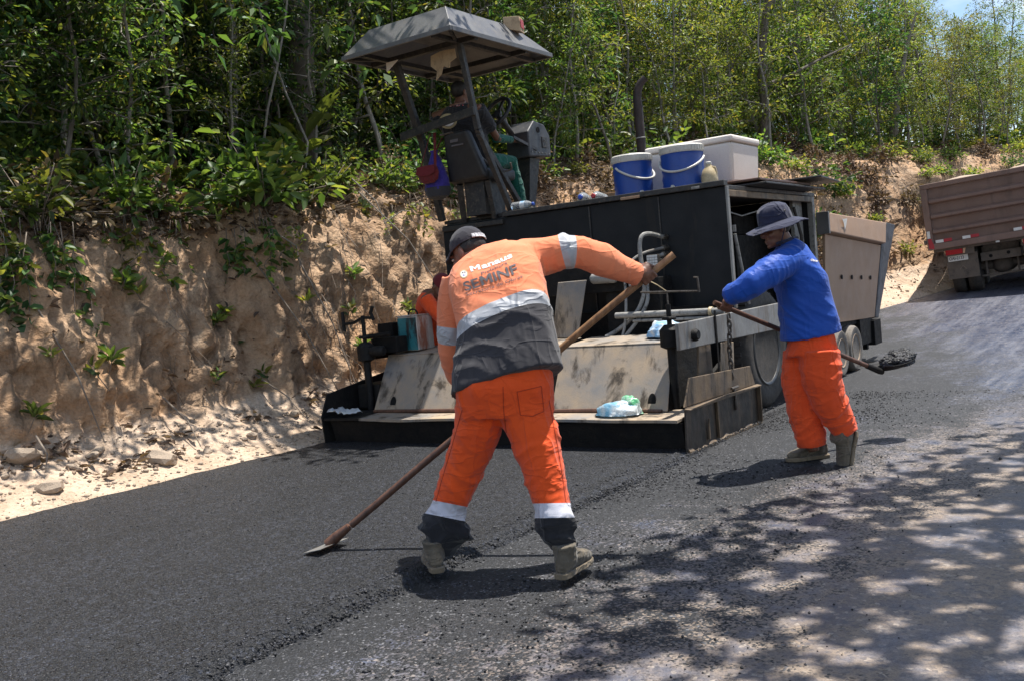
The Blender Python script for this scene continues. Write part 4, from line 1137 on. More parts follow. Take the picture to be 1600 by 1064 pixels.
bottle(-2.50, 1.715, 2.101, (1, 0.02, 0), 'clear water bottle with blue label lying on the deck edge by the roof posts', M['cap_blue'], labelm=M['sack_print'])
bottle(-1.80, 2.04, 2.061, (0.25, -1, 0.12), 'clear bottle with blue cap lying end-on at the deck edge', M['cap_blue'], 0.058)
bottle(-1.62, 2.05, 2.061, (0.1, -1, 0.1), 'clear bottle with red cap lying end-on at the deck edge', M['cap_redp'], 0.055)
bottle(-1.45, 2.08, 2.061, (0.8, -.6, 0), 'clear bottle lying against the smaller cooler', M['cooler_white'], 0.04)
pk = lt('wood_plank', 'weathered wooden plank lying on the deck behind the bottles', 'plank', -1.75, 2.30, 2.061)
part('board', M['wood'], pk, lambda m: m.obox((0, 0, .09), (.32, .02, 0), (-.002, .02, 0), (0, 0, .045)), bevel=0.005)
part('batten', M['dark_wood'], pk, lambda m: m.obox((0, .035, .022), (.30, .02, 0), (-.002, .02, 0), (0, 0, .02)), bevel=0.004)
cb = lt('cardboard_box', 'crushed little cardboard box on the slope of the canopy roof', 'cardboard box', -2.44, 1.94, 3.985, 0.3)
part('carton', M['cardboard'], cb, lambda m: m.hexa([(-.09, -.07, -.02), (.09, -.06, -.07), (.09, .07, -.07), (-.09, .07, -.02), (-.085, -.065, .10), (.08, -.06, .085), (.085, .06, .08), (-.09, .065, .095)]), bevel=0.004)
part('flap', M['red_paint'], cb, lambda m: m.plate([(.092, -.05, -.03), (.092, .06, -.03), (.088, .06, .06), (.088, -.05, .06)], (.003, 0, 0)))
rag = lt('torn_cardboard', 'torn tan cardboard sheet hanging under the canopy roof', 'cardboard', -2.78, 1.16, 3.70)
part('sheet', M['cardboard'], rag, lambda m: m.plate([(-.16, 0, -.02), (-.05, 0, .0), (.06, .01, .0), (.14, 0, -.01), (.15, 0, -.10), (.07, 0, -.13), (.06, 0, -.18), (-.02, 0, -.15), (-.05, 0, -.22), (-.12, 0, -.27), (-.10, 0, -.18), (-.17, 0, -.12)], (.004, .006, 0)))


def crumple(name, label, cat, u, v, z, sx, sy, sz, mat, seed, mat2=None, parent=None, amp=0.28):
    o = lt(name, label, cat, u, v, z)
    def one(nm, m_, c, ax, sd_):
        bm = bmesh.new(); bmesh.ops.create_icosphere(bm, subdivisions=4, radius=1.0)
        for vt in bm.verts:
            p = vt.co.copy(); d = 1 + amp * mnoise.noise(p * 1.6 + Vector((sd_, 0, 0))) + amp * .8 * abs(mnoise.noise(p * 3.5 + Vector((0, sd_, 0)))) - amp * .35 * abs(mnoise.noise(p * 8 + Vector((0, 0, sd_))))
            q = Vector((p.x * ax[0], p.y * ax[1], max(-0.12, p.z) * ax[2])) * d; q.z = max(q.z, 0.0) + 0.004
            vt.co = q + Vector(c)
        me = bpy.data.meshes.new(nm); bm.to_mesh(me); bm.free()
        me.polygons.foreach_set('use_smooth', [True] * len(me.polygons)); link(nm, me, m_, o)
    one('bag_film', mat, (0, 0, 0), (sx, sy, sz), seed)
    if mat2: one('inner_bag', mat2, (sx * .45, sy * .5, 0), (sx * .55, sy * .6, sz * 1.35), seed + 3)
    return o


crumple('plastic_bag', 'crumpled pale blue and green plastic bag on the screed walk board', 'plastic bag', -0.62, 0.155, 0.252, 0.20, 0.10, 0.10, M['bag_blue'], 3, M['bag_green'])
crumple('plastic_sack', 'blue and white printed sack lying on the cover plate by the screed jack', 'sack', -0.49, 0.88, 0.80, 0.17, 0.12, 0.12, M['sack_print'], 8)
wp = lt('white_wrapper', 'crumpled dirty white plastic sheet on the screed extension', 'plastic sheet', -3.55, 0.10, 0.262)
_v = []; _f = []
for i in range(9):
    for j in range(9):
        x, y = i / 8 - .5, j / 8 - .5
        _v.append((x * .30 + .03 * N3(i, j, 2), y * .18 + .02 * N3(i, j, 9), 0.012 + .05 * abs(N3(i * .5, j * .5, 4)) + .05 * (0.5 - x) * .5 + .02 * N3(i * 1.3, j * 1.3, 6)))
for i in range(8):
    for j in range(8): _f.append((i * 9 + j, (i + 1) * 9 + j, (i + 1) * 9 + j + 1, i * 9 + j + 1))
wo_ = link('sheet', mesh_from('sheet', _v, _f, True), M['bag_white'], wp); _s = wo_.modifiers.new('solid', 'SOLIDIFY'); _s.thickness = 0.003

tn = lt('metal_can', 'square metal can, rust-streaked white and teal, standing on the screed cover', 'can', -3.19, 0.83, 0.795, 0.08)
part('can_body', M['tin_rust'], tn, lambda m: m.box(-.115, .118, -.137, .14, 0, .335), bevel=0.012)
part('can_panel', M['tin_teal'], tn, lambda m: m.box(-.110, .112, -.141, -.138, .008, .322), bevel=0)
part('can_rim', M['tin_rust'], tn, lambda m: (m.box(-.121, .122, -.145, .146, .336, .346),), bevel=0.004)
part('can_handle', M['tar_steel'], tn, lambda m: m.torus((0, -.02, .346), (0, 1, 0), .055, .009, 16, 6, PI, 2 * PI), smooth=True)

pb = lt('purple_bag', 'purple drawstring bag hanging from the back of the operator seat', 'bag', -3.20, 1.40, 2.30)
bm_ = MB()
bm_.rings([[Vector((math.cos(2 * PI * k / 20) * a, math.sin(2 * PI * k / 20) * b * (1 + .08 * math.sin(5 * 2 * PI * k / 20)), z)) for k in range(20)] for a, b, z in [(.04, .03, 0), (.12, .09, .03), (.145, .11, .10), (.14, .10, .20), (.11, .08, .30), (.06, .045, .42), (.035, .03, .47), (.05, .04, .50)]])
bm_.build('bag_body', M['purple_cloth'], pb, smooth=True)
part('bag_base', M['charcoal_cloth'], pb, lambda m: m.rings([[Vector((math.cos(2 * PI * k / 20) * a, math.sin(2 * PI * k / 20) * b, z)) for k in range(20)] for a, b, z in [(.05, .04, -.004), (.125, .095, .027), (.150, .114, .09), (.151, .113, .12)]]), smooth=True)
part('drawstring', M['maroon_cloth'], pb, lambda m: m.tube([(0, 0, .46), (.03, .04, .55), (.06, .08, .63)], .008, 6), smooth=True)
pr_ = lt('red_purse', 'dark red shoulder purse hanging in front of the purple bag', 'purse', -3.20, 1.27, 2.46)
part('purse_body', M['maroon_cloth'], pr_, lambda m: m.rings([[Vector((math.cos(2 * PI * k / 22) * a, math.sin(2 * PI * k / 22) * b, z)) for k in range(22)] for a, b, z in [(.07, .02, 0), (.12, .035, .03), (.14, .042, .10), (.12, .036, .16), (.10, .022, .18)]]), smooth=True)
part('purse_flap', M['cap_red'], pr_, lambda m: m.plate([(-.11, -.042, .175), (.11, -.042, .175), (.125, -.05, .10), (.06, -.052, .075), (-.06, -.052, .075), (-.125, -.05, .10)], (0, .006, 0)), bevel=0.004)
part('strap', M['maroon_cloth'], pr_, lambda m: (m.bar((-.10, 0, .16), (-.02, .12, .52), .02, .006), m.bar((.10, 0, .16), (.03, .13, .52), .028, .006)))
# ------------------------------------------------------------------ people
from mathutils.bvhtree import BVHTree


def remesh(mb, voxel, smooth=6, factor=0.5):
    me = mesh_from('tmp', mb.v, mb.f); bm = bmesh.new(); bm.from_mesh(me); bmesh.ops.recalc_face_normals(bm, faces=bm.faces); bm.to_mesh(me); bm.free()
    o = bpy.data.objects.new('tmp', me); COL.objects.link(o)
    r = o.modifiers.new('r', 'REMESH'); r.mode = 'VOXEL'; r.voxel_size = voxel
    s = o.modifiers.new('s', 'SMOOTH'); s.iterations = smooth; s.factor = factor
    bpy.context.view_layer.update()
    out = bpy.data.meshes.new_from_object(o.evaluated_get(bpy.context.evaluated_depsgraph_get()))
    bpy.data.objects.remove(o); bpy.data.meshes.remove(me)
    V_ = np.empty(len(out.vertices) * 3); out.vertices.foreach_get('co', V_); V_ = V_.reshape(-1, 3)
    out.calc_loop_triangles(); F_ = np.empty(len(out.loop_triangles) * 3, dtype=np.int32); out.loop_triangles.foreach_get('vertices', F_)
    N_ = np.empty(len(out.vertices) * 3); out.vertices.foreach_get('normal', N_)
    bpy.data.meshes.remove(out)
    return V_, F_.reshape(-1, 3), N_.reshape(-1, 3)


def chain_param(V_, chain):
    """nearest point on a polyline: returns distance, length along"""
    best = np.full(len(V_), 1e9); t_ = np.zeros(len(V_)); acc = 0.0
    for a, b in zip(chain, chain[1:]):
        a = np.array(a); b = np.array(b); d = b - a; l = np.linalg.norm(d); q = np.clip((V_ - a) @ d / (l * l), 0, 1)
        ds = np.linalg.norm(V_ - (a + q[:, None] * d), axis=1); m = ds < best; best[m] = ds[m]; t_[m] = acc + q[m] * l; acc += l
    return best, t_


def folds(V_, N_, T, amp, seed=0.0, fl=14.0, fr=4.5, env=None):
    """cloth folds: noise stretched round the limb (T = length along the limb)"""
    out = V_.copy()
    for i, (p, n) in enumerate(zip(V_, N_)):
        q = Vector((p[0] * fr + seed, p[1] * fr, T[i] * fl + p[2] * 1.5 + 0.9 * mnoise.noise(Vector((p[0] * 3, p[1] * 3, p[2] * 3 + seed)))))
        a = mnoise.noise(q); b = mnoise.noise(Vector((p[0] * 6, p[1] * 6, p[2] * 6 + seed))); e = mnoise.noise(Vector((q.x * 2.1 + 7, q.y * 2.1, q.z * 2.0)))
        ra = max(0.0, 1 - 2.6 * abs(a)); re_ = max(0.0, 1 - 2.8 * abs(e)); w_ = 0.5 + 0.9 * b
        h = ra ** 1.6 * 1.15 * max(0.15, w_) + 0.45 * re_ ** 1.5 * max(0.0, 1 - w_) + 0.35 * b - 0.35
        out[i] += n * amp * h * (env[i] if env is not None else 1.0)
    return out


def cut(V_, F_, fld, level, mask=None):
    """insert vertices where the scalar field crosses a level, so that parts get clean edges"""
    V_ = [tuple(p) for p in V_]; f = [float(x) - level for x in fld]; extra = {}; out = []

    def mid(a, b):
        k = (a, b) if a < b else (b, a)
        if k not in extra:
            t = f[a] / (f[a] - f[b]); pa, pb = V_[a], V_[b]
            extra[k] = len(V_); V_.append(tuple(pa[i] + (pb[i] - pa[i]) * t for i in range(3))); f.append(0.0); src.append((a, b, t))
        return extra[k]
    src = []
    n0 = len(V_)
    for tri in F_:
        a, b, c = (int(x) for x in tri)
        if mask is not None and not (mask[a] and mask[b] and mask[c]): out.append((a, b, c)); continue
        s = [f[a] > 0, f[b] > 0, f[c] > 0]
        if all(s) or not any(s): out.append((a, b, c)); continue
        t = [a, b, c]
        while not ((f[t[0]] > 0) != (f[t[1]] > 0) and (f[t[0]] > 0) != (f[t[2]] > 0)): t = t[1:] + t[:1]
        a, b, c = t; ab, ac = mid(a, b), mid(a, c)
        out += [(a, ab, ac), (ab, b, c), (ab, c, ac)]
    return np.array(V_), np.array(out, dtype=np.int32), src


def ext(arr, src):
    a = list(arr)
    for i, j, t in src: a.append(a[i] + (a[j] - a[i]) * t if not isinstance(a[i], (bool, np.bool_, int, np.integer)) else a[i])
    return np.array(a)


def submesh(name, V_, F_, mat, parent):
    used, inv = np.unique(F_.ravel(), return_inverse=True)
    me = np_mesh(name, V_[used], inv.reshape(-1, 3), True)
    return link(name, me, mat, parent)


def px_chain(l): return [at(a, b, y) for a, b, y, d in l], [d / 2 * y / FPX for a, b, y, d in l]


def limb(mb, l, n=14):
    p, r = px_chain(l); mb.tube(p, r, n); return p


def torso(mb, rings, n=24, sq=2.5):
    """rings: (left px, left py, left Y, right px, right py, right Y, half depth)"""
    L_ = [at(*r[0:3]) for r in rings]; R_ = [at(*r[3:6]) for r in rings]; C_ = [(a + b) / 2 for a, b in zip(L_, R_)]; rg = []
    for i, r in enumerate(rings):
        ax_ = (C_[min(i + 1, len(C_) - 1)] - C_[max(i - 1, 0)]).normalized(); a = (R_[i] - L_[i]) / 2; b = a.cross(ax_).normalized() * r[6]; q = []
        for k in range(n):
            c, s = math.cos(2 * PI * k / n), math.sin(2 * PI * k / n)
            q.append(C_[i] + a * (abs(c) ** (2 / sq) * (1 if c > 0 else -1)) + b * (abs(s) ** (2 / sq) * (1 if s > 0 else -1)))
        rg.append(q)
    mb.rings(rg); return C_


def head(mb, c, fwd, up, k=1.0):
    c = Vector(c); f = Vector(fwd).normalized(); u = Vector(up); u = (u - f * u.dot(f)).normalized(); r = f.cross(u)
    E = lambda off, ax_: mb.ellipsoid(c + (f * off[0] + r * off[1] + u * off[2]) * k, r * ax_[1] * k, f * ax_[0] * k, u * ax_[2] * k, 18, 11)
    E((-0.012, 0, 0.035), (0.098, 0.076, 0.088)); E((0.020, 0, -0.015), (0.078, 0.068, 0.085)); E((0.038, 0, -0.075), (0.055, 0.050, 0.045))
    E((0.088, 0, 0.028), (0.016, 0.05, 0.013)); E((0.102, 0, -0.022), (0.020, 0.015, 0.024)); E((0.088, 0, -0.066), (0.014, 0.026, 0.009)); E((0.086, 0, -0.080), (0.014, 0.022, 0.008)); E((0.078, 0, -0.105), (0.018, 0.022, 0.014))
    for s in (-1, 1):
        E((-0.012, s * 0.080, -0.012), (0.020, 0.010, 0.034)); E((0.066, s * 0.042, -0.03), (0.024, 0.024, 0.022))
    return c, f, r, u


def eyes(c, f, r, u, parent, k=1.0):
    for s in (-1, 1):
        e = c + (f * 0.084 + r * s * 0.032 + u * 0.008) * k
        ob = part('eye', M['eye_white'], parent, lambda m: m.ellipsoid(e, r * .013, f * .010, u * .008, 10, 7), smooth=True)
        part('pupil', M['eye_dark'], ob, lambda m: m.ellipsoid(e + f * .008, r * .006, f * .004, u * .006, 8, 5), smooth=True)


def grip(mb, A, d, n_, hr, wrist, k=1.0):
    """a hand closed round a rod: A on its axis, d axis, n_ from axis to palm"""
    A, d, wrist = Vector(A), Vector(d).normalized(), Vector(wrist); n_ = Vector(n_); n_ = (n_ - d * n_.dot(d)).normalized(); t = d.cross(n_)
    if (wrist - A).dot(t) > 0: t = -t; flip = -1
    else: flip = 1
    pc = A + n_ * (hr + 0.016) - t * 0.018
    mb.ellipsoid(pc, d * 0.046 * k, t * 0.046 * k, n_ * 0.019 * k, 16, 9)
    mb.tube([wrist, wrist.lerp(pc, .55), pc], [0.027 * k, 0.026 * k, 0.024 * k], 12)
    for i in range(4):
        off = d * (i - 1.5) * 0.0225 * k; R_ = hr + 0.0095; ln = [0.9, 1.0, 0.96, 0.8][i]; pts = [pc + off * 0.9 + t * 0.02]
        for ph in [0.55, 1.15, 1.75, 2.35, 2.95, 3.5]:
            a = ph * (0.9 + .1 * ln); pts.append(A + off + (n_ * math.cos(a) + t * math.sin(a)) * R_)
        mb.tube(pts[:6 if i == 3 else 7], [0.0102, 0.0100, 0.0096, 0.0096, 0.0090, 0.0086, 0.0076][:6 if i == 3 else 7], 9)
    s = -1 if (wrist - A).dot(d) < 0 else 1
    pts = [pc - t * .03 + d * 0.030 * -s]
    for ph in (-0.7, -1.3, -1.9, -2.4):
        pts.append(A + d * (0.040 + .006 * abs(ph)) * -s + (n_ * math.cos(ph) + t * math.sin(ph)) * (hr + 0.011))
    mb.tube(pts, [0.014, 0.0125, 0.0115, 0.0105, 0.009], 9)


def open_hand(mb, wrist, d, n_, k=1.0, curl=0.5):
    wrist, d, n_ = Vector(wrist), Vector(d).normalized(), Vector(n_).normalized(); s = d.cross(n_)
    pc = wrist + d * .055; mb.tube([wrist - d * .02, pc], [.026, .024], 10); mb.ellipsoid(pc, s * .042, d * .05, n_ * .016, 14, 8)
    for i in range(4):
        o = pc + d * .04 + s * (i - 1.5) * .021; l = [.068, .078, .073, .058][i]; p = [o, o + d * l * .4 - n_ * l * .12 * curl, o + d * l * .72 - n_ * l * .38 * curl, o + d * l * .92 - n_ * l * .72 * curl]
        mb.tube(p, [.0105, .010, .0092, .008], 8)
    p0 = wrist + d * .035 - s * .03; mb.tube([p0, p0 + d * .03 - s * .025, p0 + d * .055 - s * .032 - n_ * .015], [.014, .012, .009], 8)


def boot(parent, heel, d, up=(0, 0, 1), L_=0.285, mat='boot_grey', shaft=0.15, tilt=None):
    d = Vector(d).normalized(); up = Vector(up).normalized(); d = (d - up * d.dot(up)).normalized(); s = d.cross(up); heel = Vector(heel)
    o = empty('boot', (0, 0, 0), 0, parent)

    def ring(x, w, z0_, z1_, n=16, pw=2.6):
        q = []
        for k in range(n):
            c, sn = math.cos(2 * PI * k / n), math.sin(2 * PI * k / n)
            q.append(heel + d * x + s * w * (abs(c) ** (2 / pw)) * (1 if c > 0 else -1) + up * ((z0_ + z1_) / 2 + (z1_ - z0_) / 2 * (abs(sn) ** (2 / pw)) * (1 if sn > 0 else -1)))
        return q
    mb = MB()
    mb.rings([ring(-.012, .018, .035, .09), ring(.0, .034, .022, .12), ring(.05, .040, .02, .135), ring(.10, .042, .02, .13), ring(.15, .047, .02, .105), ring(.21, .050, .02, .080), ring(.255, .042, .02, .066), ring(L_ - .008, .022, .024, .05)])
    c0 = heel + d * .058
    mb.tube([c0 + up * .05, c0 + up * .10, c0 + up * (.10 + shaft * .5) - d * .006, c0 + up * (.10 + shaft) - d * .008], [.052, .055, .056, .060], 16)
    V_, F_, N_ = remesh(mb, 0.007, 5); V_ = folds(V_, N_, V_ @ np.array(up), 0.003, 3.0, 40, 9)
    submesh('upper', V_, F_, M[mat], o)
    so = MB(); n = 22; pts = []
    prof = [(-.022, .012), (-.015, .030), (.02, .040), (.07, .038), (.12, .040), (.17, .050), (.22, .054), (.26, .044), (.285, .024), (.292, .008)]
    poly = [heel + d * x + s * w for x, w in prof] + [heel + d * x - s * w for x, w in reversed(prof)]
    so.plate([p + up * 0.0 for p in poly], up * 0.027); ob = so.build('sole', M['boot_tan'], o, bevel=0.005)
    return o


def cap_on(parent, c, f, r, u, mat, k=1.0, brim=0.075, strap=None, bmat=None):
    o = empty('cap', (0, 0, 0), 0, parent); mb = MB(); rg = []; cc = c + (u * 0.048 - f * 0.010) * k
    for j in range(8):
        th = (PI / 2) * 1.02 * (1 - j / 7.3); rg.append([cc + (f * .106 * math.cos(a) + r * .086 * math.sin(a)) * math.sin(th) * k + u * .098 * math.cos(th) * k for a in [2 * PI * q / 28 for q in range(28)]])
    ob = mb.rings(rg).build('crown', mat, o, smooth=True)
    part('button', mat, o, lambda m: m.ellipsoid(cc + u * .099 * k, r * .009, f * .009, u * .006, 8, 5), smooth=True)
    pv_ = []; n = 12
    for i in range(n + 1):
        a = -1.05 + 2.1 * i / n; b0 = cc + (f * .104 * math.cos(a) + r * .084 * math.sin(a)) * k - u * .004
        b1 = cc + (f * (.104 * math.cos(a) + brim * math.cos(a * .75)) + r * .088 * math.sin(a)) * k - u * (.022 + .018 * (a / 1.05) ** 2)
        pv_.append((b0, b1))
    bm2 = MB()
    for (a0, a1), (b0, b1) in zip(pv_, pv_[1:]): bm2.hexa([a0, b0, b1, a1, a0 + u * .006, b0 + u * .006, b1 + u * .006, a1 + u * .006])
    bm2.build('brim', bmat or mat, o, smooth=True)
    part('sweatband', mat, o, lambda m: m.rings([[cc - u * dz + (f * (.107) * math.cos(a) + r * .087 * math.sin(a)) * k for a in [2 * PI * q / 28 for q in range(28)]] for dz in (.002, .016)], False))
    if strap: part('strap', strap, o, lambda m: [m.obox(cc - u * .004 + (f * .109 * math.cos(a) + r * .0885 * math.sin(a)) * k, (r * math.cos(a) - f * math.sin(a)) * .012, u * .011, (f * math.cos(a) + r * math.sin(a)) * .002) for a in [PI - .5 + .2 * q for q in range(6)]] and None)
    return o


def print_on(bvh, name, me, o2, ex, ey, mat, parent, lift=0.003, curve=0.0):
    """lay flat lettering on a garment: letter coordinates -> photo pixel -> point on the cloth"""
    bm = bmesh.new(); bm.from_mesh(me); bmesh.ops.triangulate(bm, faces=bm.faces)
    for _ in range(3):
        es = [e for e in bm.edges if e.calc_length() * math.hypot(*ex) > 3.5]
        if not es: break
        bmesh.ops.subdivide_edges(bm, edges=es, cuts=1); bmesh.ops.triangulate(bm, faces=bm.faces)
    w = max(v_.co.x for v_ in bm.verts) or 1; bad = []
    for v_ in bm.verts:
        x, y = v_.co.x, v_.co.y; t = x / w; bow = curve * 4 * t * (1 - t)
        px, py = o2[0] + ex[0] * x + ey[0] * y, o2[1] + ex[1] * x + ey[1] * y + bow
        d = Vector(ray(px, py)).normalized(); hit, nn, _, _ = bvh.ray_cast(Vector((0, 0, CAMH)), d)
        if hit is None: bad.append(v_)
        else: v_.co = hit - d * lift
    if bad: bmesh.ops.delete(bm, geom=bad, context='VERTS')
    m2 = bpy.data.meshes.new(name); bm.to_mesh(m2); bm.free()
    return link(name, m2, mat, parent)


def lettering(txt, size=1.0, bold=0.0):
    cu = bpy.data.curves.new('lettering', 'FONT'); cu.body = txt; cu.size = size; cu.offset = bold; cu.resolution_u = 4
    o = bpy.data.objects.new('lettering', cu); COL.objects.link(o); bpy.context.view_layer.update()
    me = bpy.data.meshes.new_from_object(o.evaluated_get(bpy.context.evaluated_depsgraph_get()))
    bpy.data.objects.remove(o); return me


def word(txt, bold=0.0):
    """lettering with a wide-legged capital M drawn from strokes"""
    segs = []; cur = ''
    for ch_ in txt:
        if ch_ == 'M':
            if cur: segs.append(cur)
            segs.append('M'); cur = ''
        else: cur += ch_
    if cur: segs.append(cur)
    x = 0.0; V2 = []; F2 = []
    for sg in segs:
        if sg == 'M':
            h, w, t = 0.72, 0.72, 0.15 + bold; q = [[(0, 0), (t, 0), (t, h), (0, h)], [(w - t, 0), (w, 0), (w, h), (w - t, h)], [(t, h), (t, h - .26), (w / 2, .16), (w / 2, .40)], [(w - t, h), (w / 2, .40), (w / 2, .16), (w - t, h - .26)]]
            for poly in q:
                n = len(V2); V2 += [(x + a, b, 0) for a, b in poly]; F2.append(tuple(range(n, n + len(poly))))
            x += w + .10
        else:
            me = lettering(sg, 1.0, bold); n = len(V2); x0 = min(v_.co.x for v_ in me.vertices)
            V2 += [(x + v_.co.x - x0, v_.co.y, 0) for v_ in me.vertices]; F2 += [tuple(n + i for i in p.vertices) for p in me.polygons]
            x = max(a[0] for a in V2[n:]) + .10
    return mesh_from('word', V2, F2)


def disc(n=24, r0=0.0, r1=1.0):
    mb = MB(); a = [2 * PI * k / n for k in range(n)]
    v_ = [(r1 * math.cos(t), r1 * math.sin(t), 0) for t in a] + [(r0 * math.cos(t), r0 * math.sin(t), 0) for t in a]
    return mesh_from('disc', v_, [(k, (k + 1) % n, n + (k + 1) % n, n + k) for k in range(n)])


# ================= worker in the foreground: orange and charcoal jacket, raking
w1 = thing('person', 'worker in faded orange and charcoal jacket and bright orange trousers, bending over a rake', 'person', gp(785, 893))
w1b = empty('x'); bpy.data.objects.remove(w1b)


def local(o):
    """children are modelled in world space: cancel the parent's offset"""
    for c in list(bpy.data.objects):
        if c.parent == o: c.matrix_parent_inverse = o.matrix_world.inverted()


bpy.context.view_layer.update()
HA, HB = at(1052, 398, 4.86), None
hb0 = gp(512, 850, 0.03)
hd = (HA - hb0).normalized()
HP = lambda px: min((hb0.lerp(HA, i / 200) for i in range(201)), key=lambda q: abs(800 + FPX * (CR.T @ (np.array(q) - np.array([0, 0, CAMH])))[0] / -(CR.T @ (np.array(q) - np.array([0, 0, CAMH])))[2] - px))

jk = MB()
torso(jk, [(705, 624, 4.52, 881, 573, 4.44, .165), (709, 600, 4.54, 876, 553, 4.46, .165), (714, 560, 4.58, 868, 512, 4.50, .16), (717, 520, 4.62, 858, 470, 4.54, .155), (706, 470, 4.70, 850, 425, 4.62, .145), (705, 438, 4.78, 842, 398, 4.70, .12), (718, 422, 4.83, 822, 387, 4.77, .09), (742, 405, 4.86, 788, 384, 4.83, .055)], 26, 2.7)
armL = limb(jk, [(722, 440, 4.80, 70), (710, 480, 4.80, 58), (706, 520, 4.80, 50), (707, 555, 4.83, 46), (716, 580, 4.88, 42), (745, 610, 4.98, 38)])
armR = limb(jk, [(815, 405, 4.76, 66), (850, 402, 4.74, 62), (882, 394, 4.73, 57), (908, 395, 4.74, 54), (942, 407, 4.77, 49), (972, 420, 4.81, 42), (998, 430, 4.85, 37)])
V_, F_, N_ = remesh(jk, 0.010, 8)
sp = at(787, 520, 4.58); tchain = [at(793, 600, 4.48), at(790, 540, 4.53), at(782, 470, 4.64), at(775, 410, 4.78)]
dT, tT = chain_param(V_, tchain); dL, tL = chain_param(V_, armL); dR, tR = chain_param(V_, armR)
fx = np.array([800 + FPX * c[0] / -c[2] for c in (CR.T @ (V_ - np.array([0, 0, CAMH])).T).T])
V_ = folds(V_, N_, np.where(dR < .12, tR, np.where(dL < .11, tL, tT * .7 + .5 * (fx - 780) / 330)), 0.0105, 1.3, 8, 2.8)
# which piece of cloth a vertex belongs to
isR = (dR < 0.115) & (tR > 0.10) & (fx > 856); isL = (dL < 0.11) & (tL > 0.12) & (fx < 722) & (dL < dT * 0.62)
l0, r0_ = at(712, 548, 4.60), at(862, 482, 4.52); sdir = (r0_ - l0).normalized(); axd = Vector(tchain[-1] - tchain[0]).normalized(); axd = (axd - sdir * axd.dot(sdir)).normalized()
fT = (V_ - np.array(l0)) @ np.array(axd)
S = fT.copy(); S[isR] = 9; S[isL] = 9
mT = ~(isR | isL)
V_, F_, src = cut(V_, F_, fT, 0.0, mT); fT = ext(fT, src); mT = ext(mT, src); tL = ext(tL, src); tR = ext(tR, src); isL = ext(isL, src); isR = ext(isR, src)
V_, F_, src = cut(V_, F_, fT, 0.068, mT); fT = ext(fT, src); mT = ext(mT, src); tL = ext(tL, src); tR = ext(tR, src); isL = ext(isL, src); isR = ext(isR, src)
for lv, arr in ((0.235, 'L'), (0.305, 'L'), (0.205, 'R'), (0.262, 'R')):
    V_, F_, src = cut(V_, F_, tL if arr == 'L' else tR, lv, isL if arr == 'L' else isR)
    fT = ext(fT, src); mT = ext(mT, src); tL = ext(tL, src); tR = ext(tR, src); isL = ext(isL, src); isR = ext(isR, src)
cT = fT[F_].mean(1); aT = mT[F_].all(1); cL = tL[F_].mean(1); aL = isL[F_].all(1); cR_ = tR[F_].mean(1); aR = isR[F_].all(1)
low = aT & (cT < 0); band = aT & (cT >= 0) & (cT < .068); bL = aL & (cL > .235) & (cL < .305); bR = aR & (cR_ > .205) & (cR_ < .262)
mixf = ~aT & ~aL & ~aR
low |= mixf & (cT < -0.02) & (fx.mean() > 0) & ((isL[F_].sum(1) < 2) & (isR[F_].sum(1) < 2))
rest = ~(low | band | bL | bR)
JV, JF = V_, F_
jacket = empty('jacket', (0, 0, 0), 0, w1)
submesh('jacket_upper', V_, F_[rest], M['hi_vis_faded'], jacket); submesh('lower_panel', V_, F_[low], M['charcoal_cloth'], jacket)
for nm, mk in (('reflective_band', band), ('sleeve_band', bL), ('sleeve_band', bR)):
    if mk.any(): submesh(nm, V_, F_[mk], M['reflective'], jacket)
part('collar', M['hi_vis_faded'], jacket, lambda m: m.tube([at(736, 408, 4.82), at(741, 396, 4.80), at(755, 387, 4.80), at(772, 383, 4.80), at(783, 384, 4.83), at(786, 386, 4.90)], [.012, .018, .020, .020, .018, .010], 8, flat=.5), smooth=True)
bvh = BVHTree.FromPolygons([tuple(p) for p in JV], [tuple(int(i) for i in t) for t in JF])
for txt, p0, p1, hpx, mt, bold, cv in [('Manaus', (736, 425), (801, 402), 11.5, 'print_white', .03, 2.0), ('Prefeitura', (753, 430), (793, 412), 6.8, 'print_grey', .0, .5), ('SEMINF', (727, 455.5), (810, 426), 20.5, 'print_grey', .02, 1.0), ('Secretaria de Obras', (729, 463), (817, 433.5), 7.2, 'print_grey', .0, 1.5)]:
    me = word(txt, bold); w = max(v_.co.x for v_ in me.vertices); ex = ((p1[0] - p0[0]) / w, (p1[1] - p0[1]) / w); ln_ = math.hypot(*ex)
    ey = (ex[1] / ln_ * hpx, -ex[0] / ln_ * hpx)
    print_on(bvh, 'lettering', me, p0, ex, ey, M[mt], jacket, 0.004, cv)
for r0c, r1c, mt in ((0.0, 6.6, 'print_cream'), (0.0, 5.0, 'print_white')):
    print_on(bvh, 'crest', disc(20, 0.02, 1.0), (724.6, 428.5), (r1c, 0), (0, -r1c), M[mt], jacket, 0.0025 + .001 * (mt == 'print_white'))
for dx, dy, rr_, mt in ((-1.6, -2.0, 1.3, 'print_grey'), (1.8, -2.6, 1.2, 'print_grey'), (0.2, 2.0, 1.2, 'cap_blue')):
    print_on(bvh, 'crest_mark', disc(10, 0.02, 1.0), (724.6 + dx, 428.5 + dy), (rr_, 0), (0, -rr_), M[mt], jacket, 0.0048)

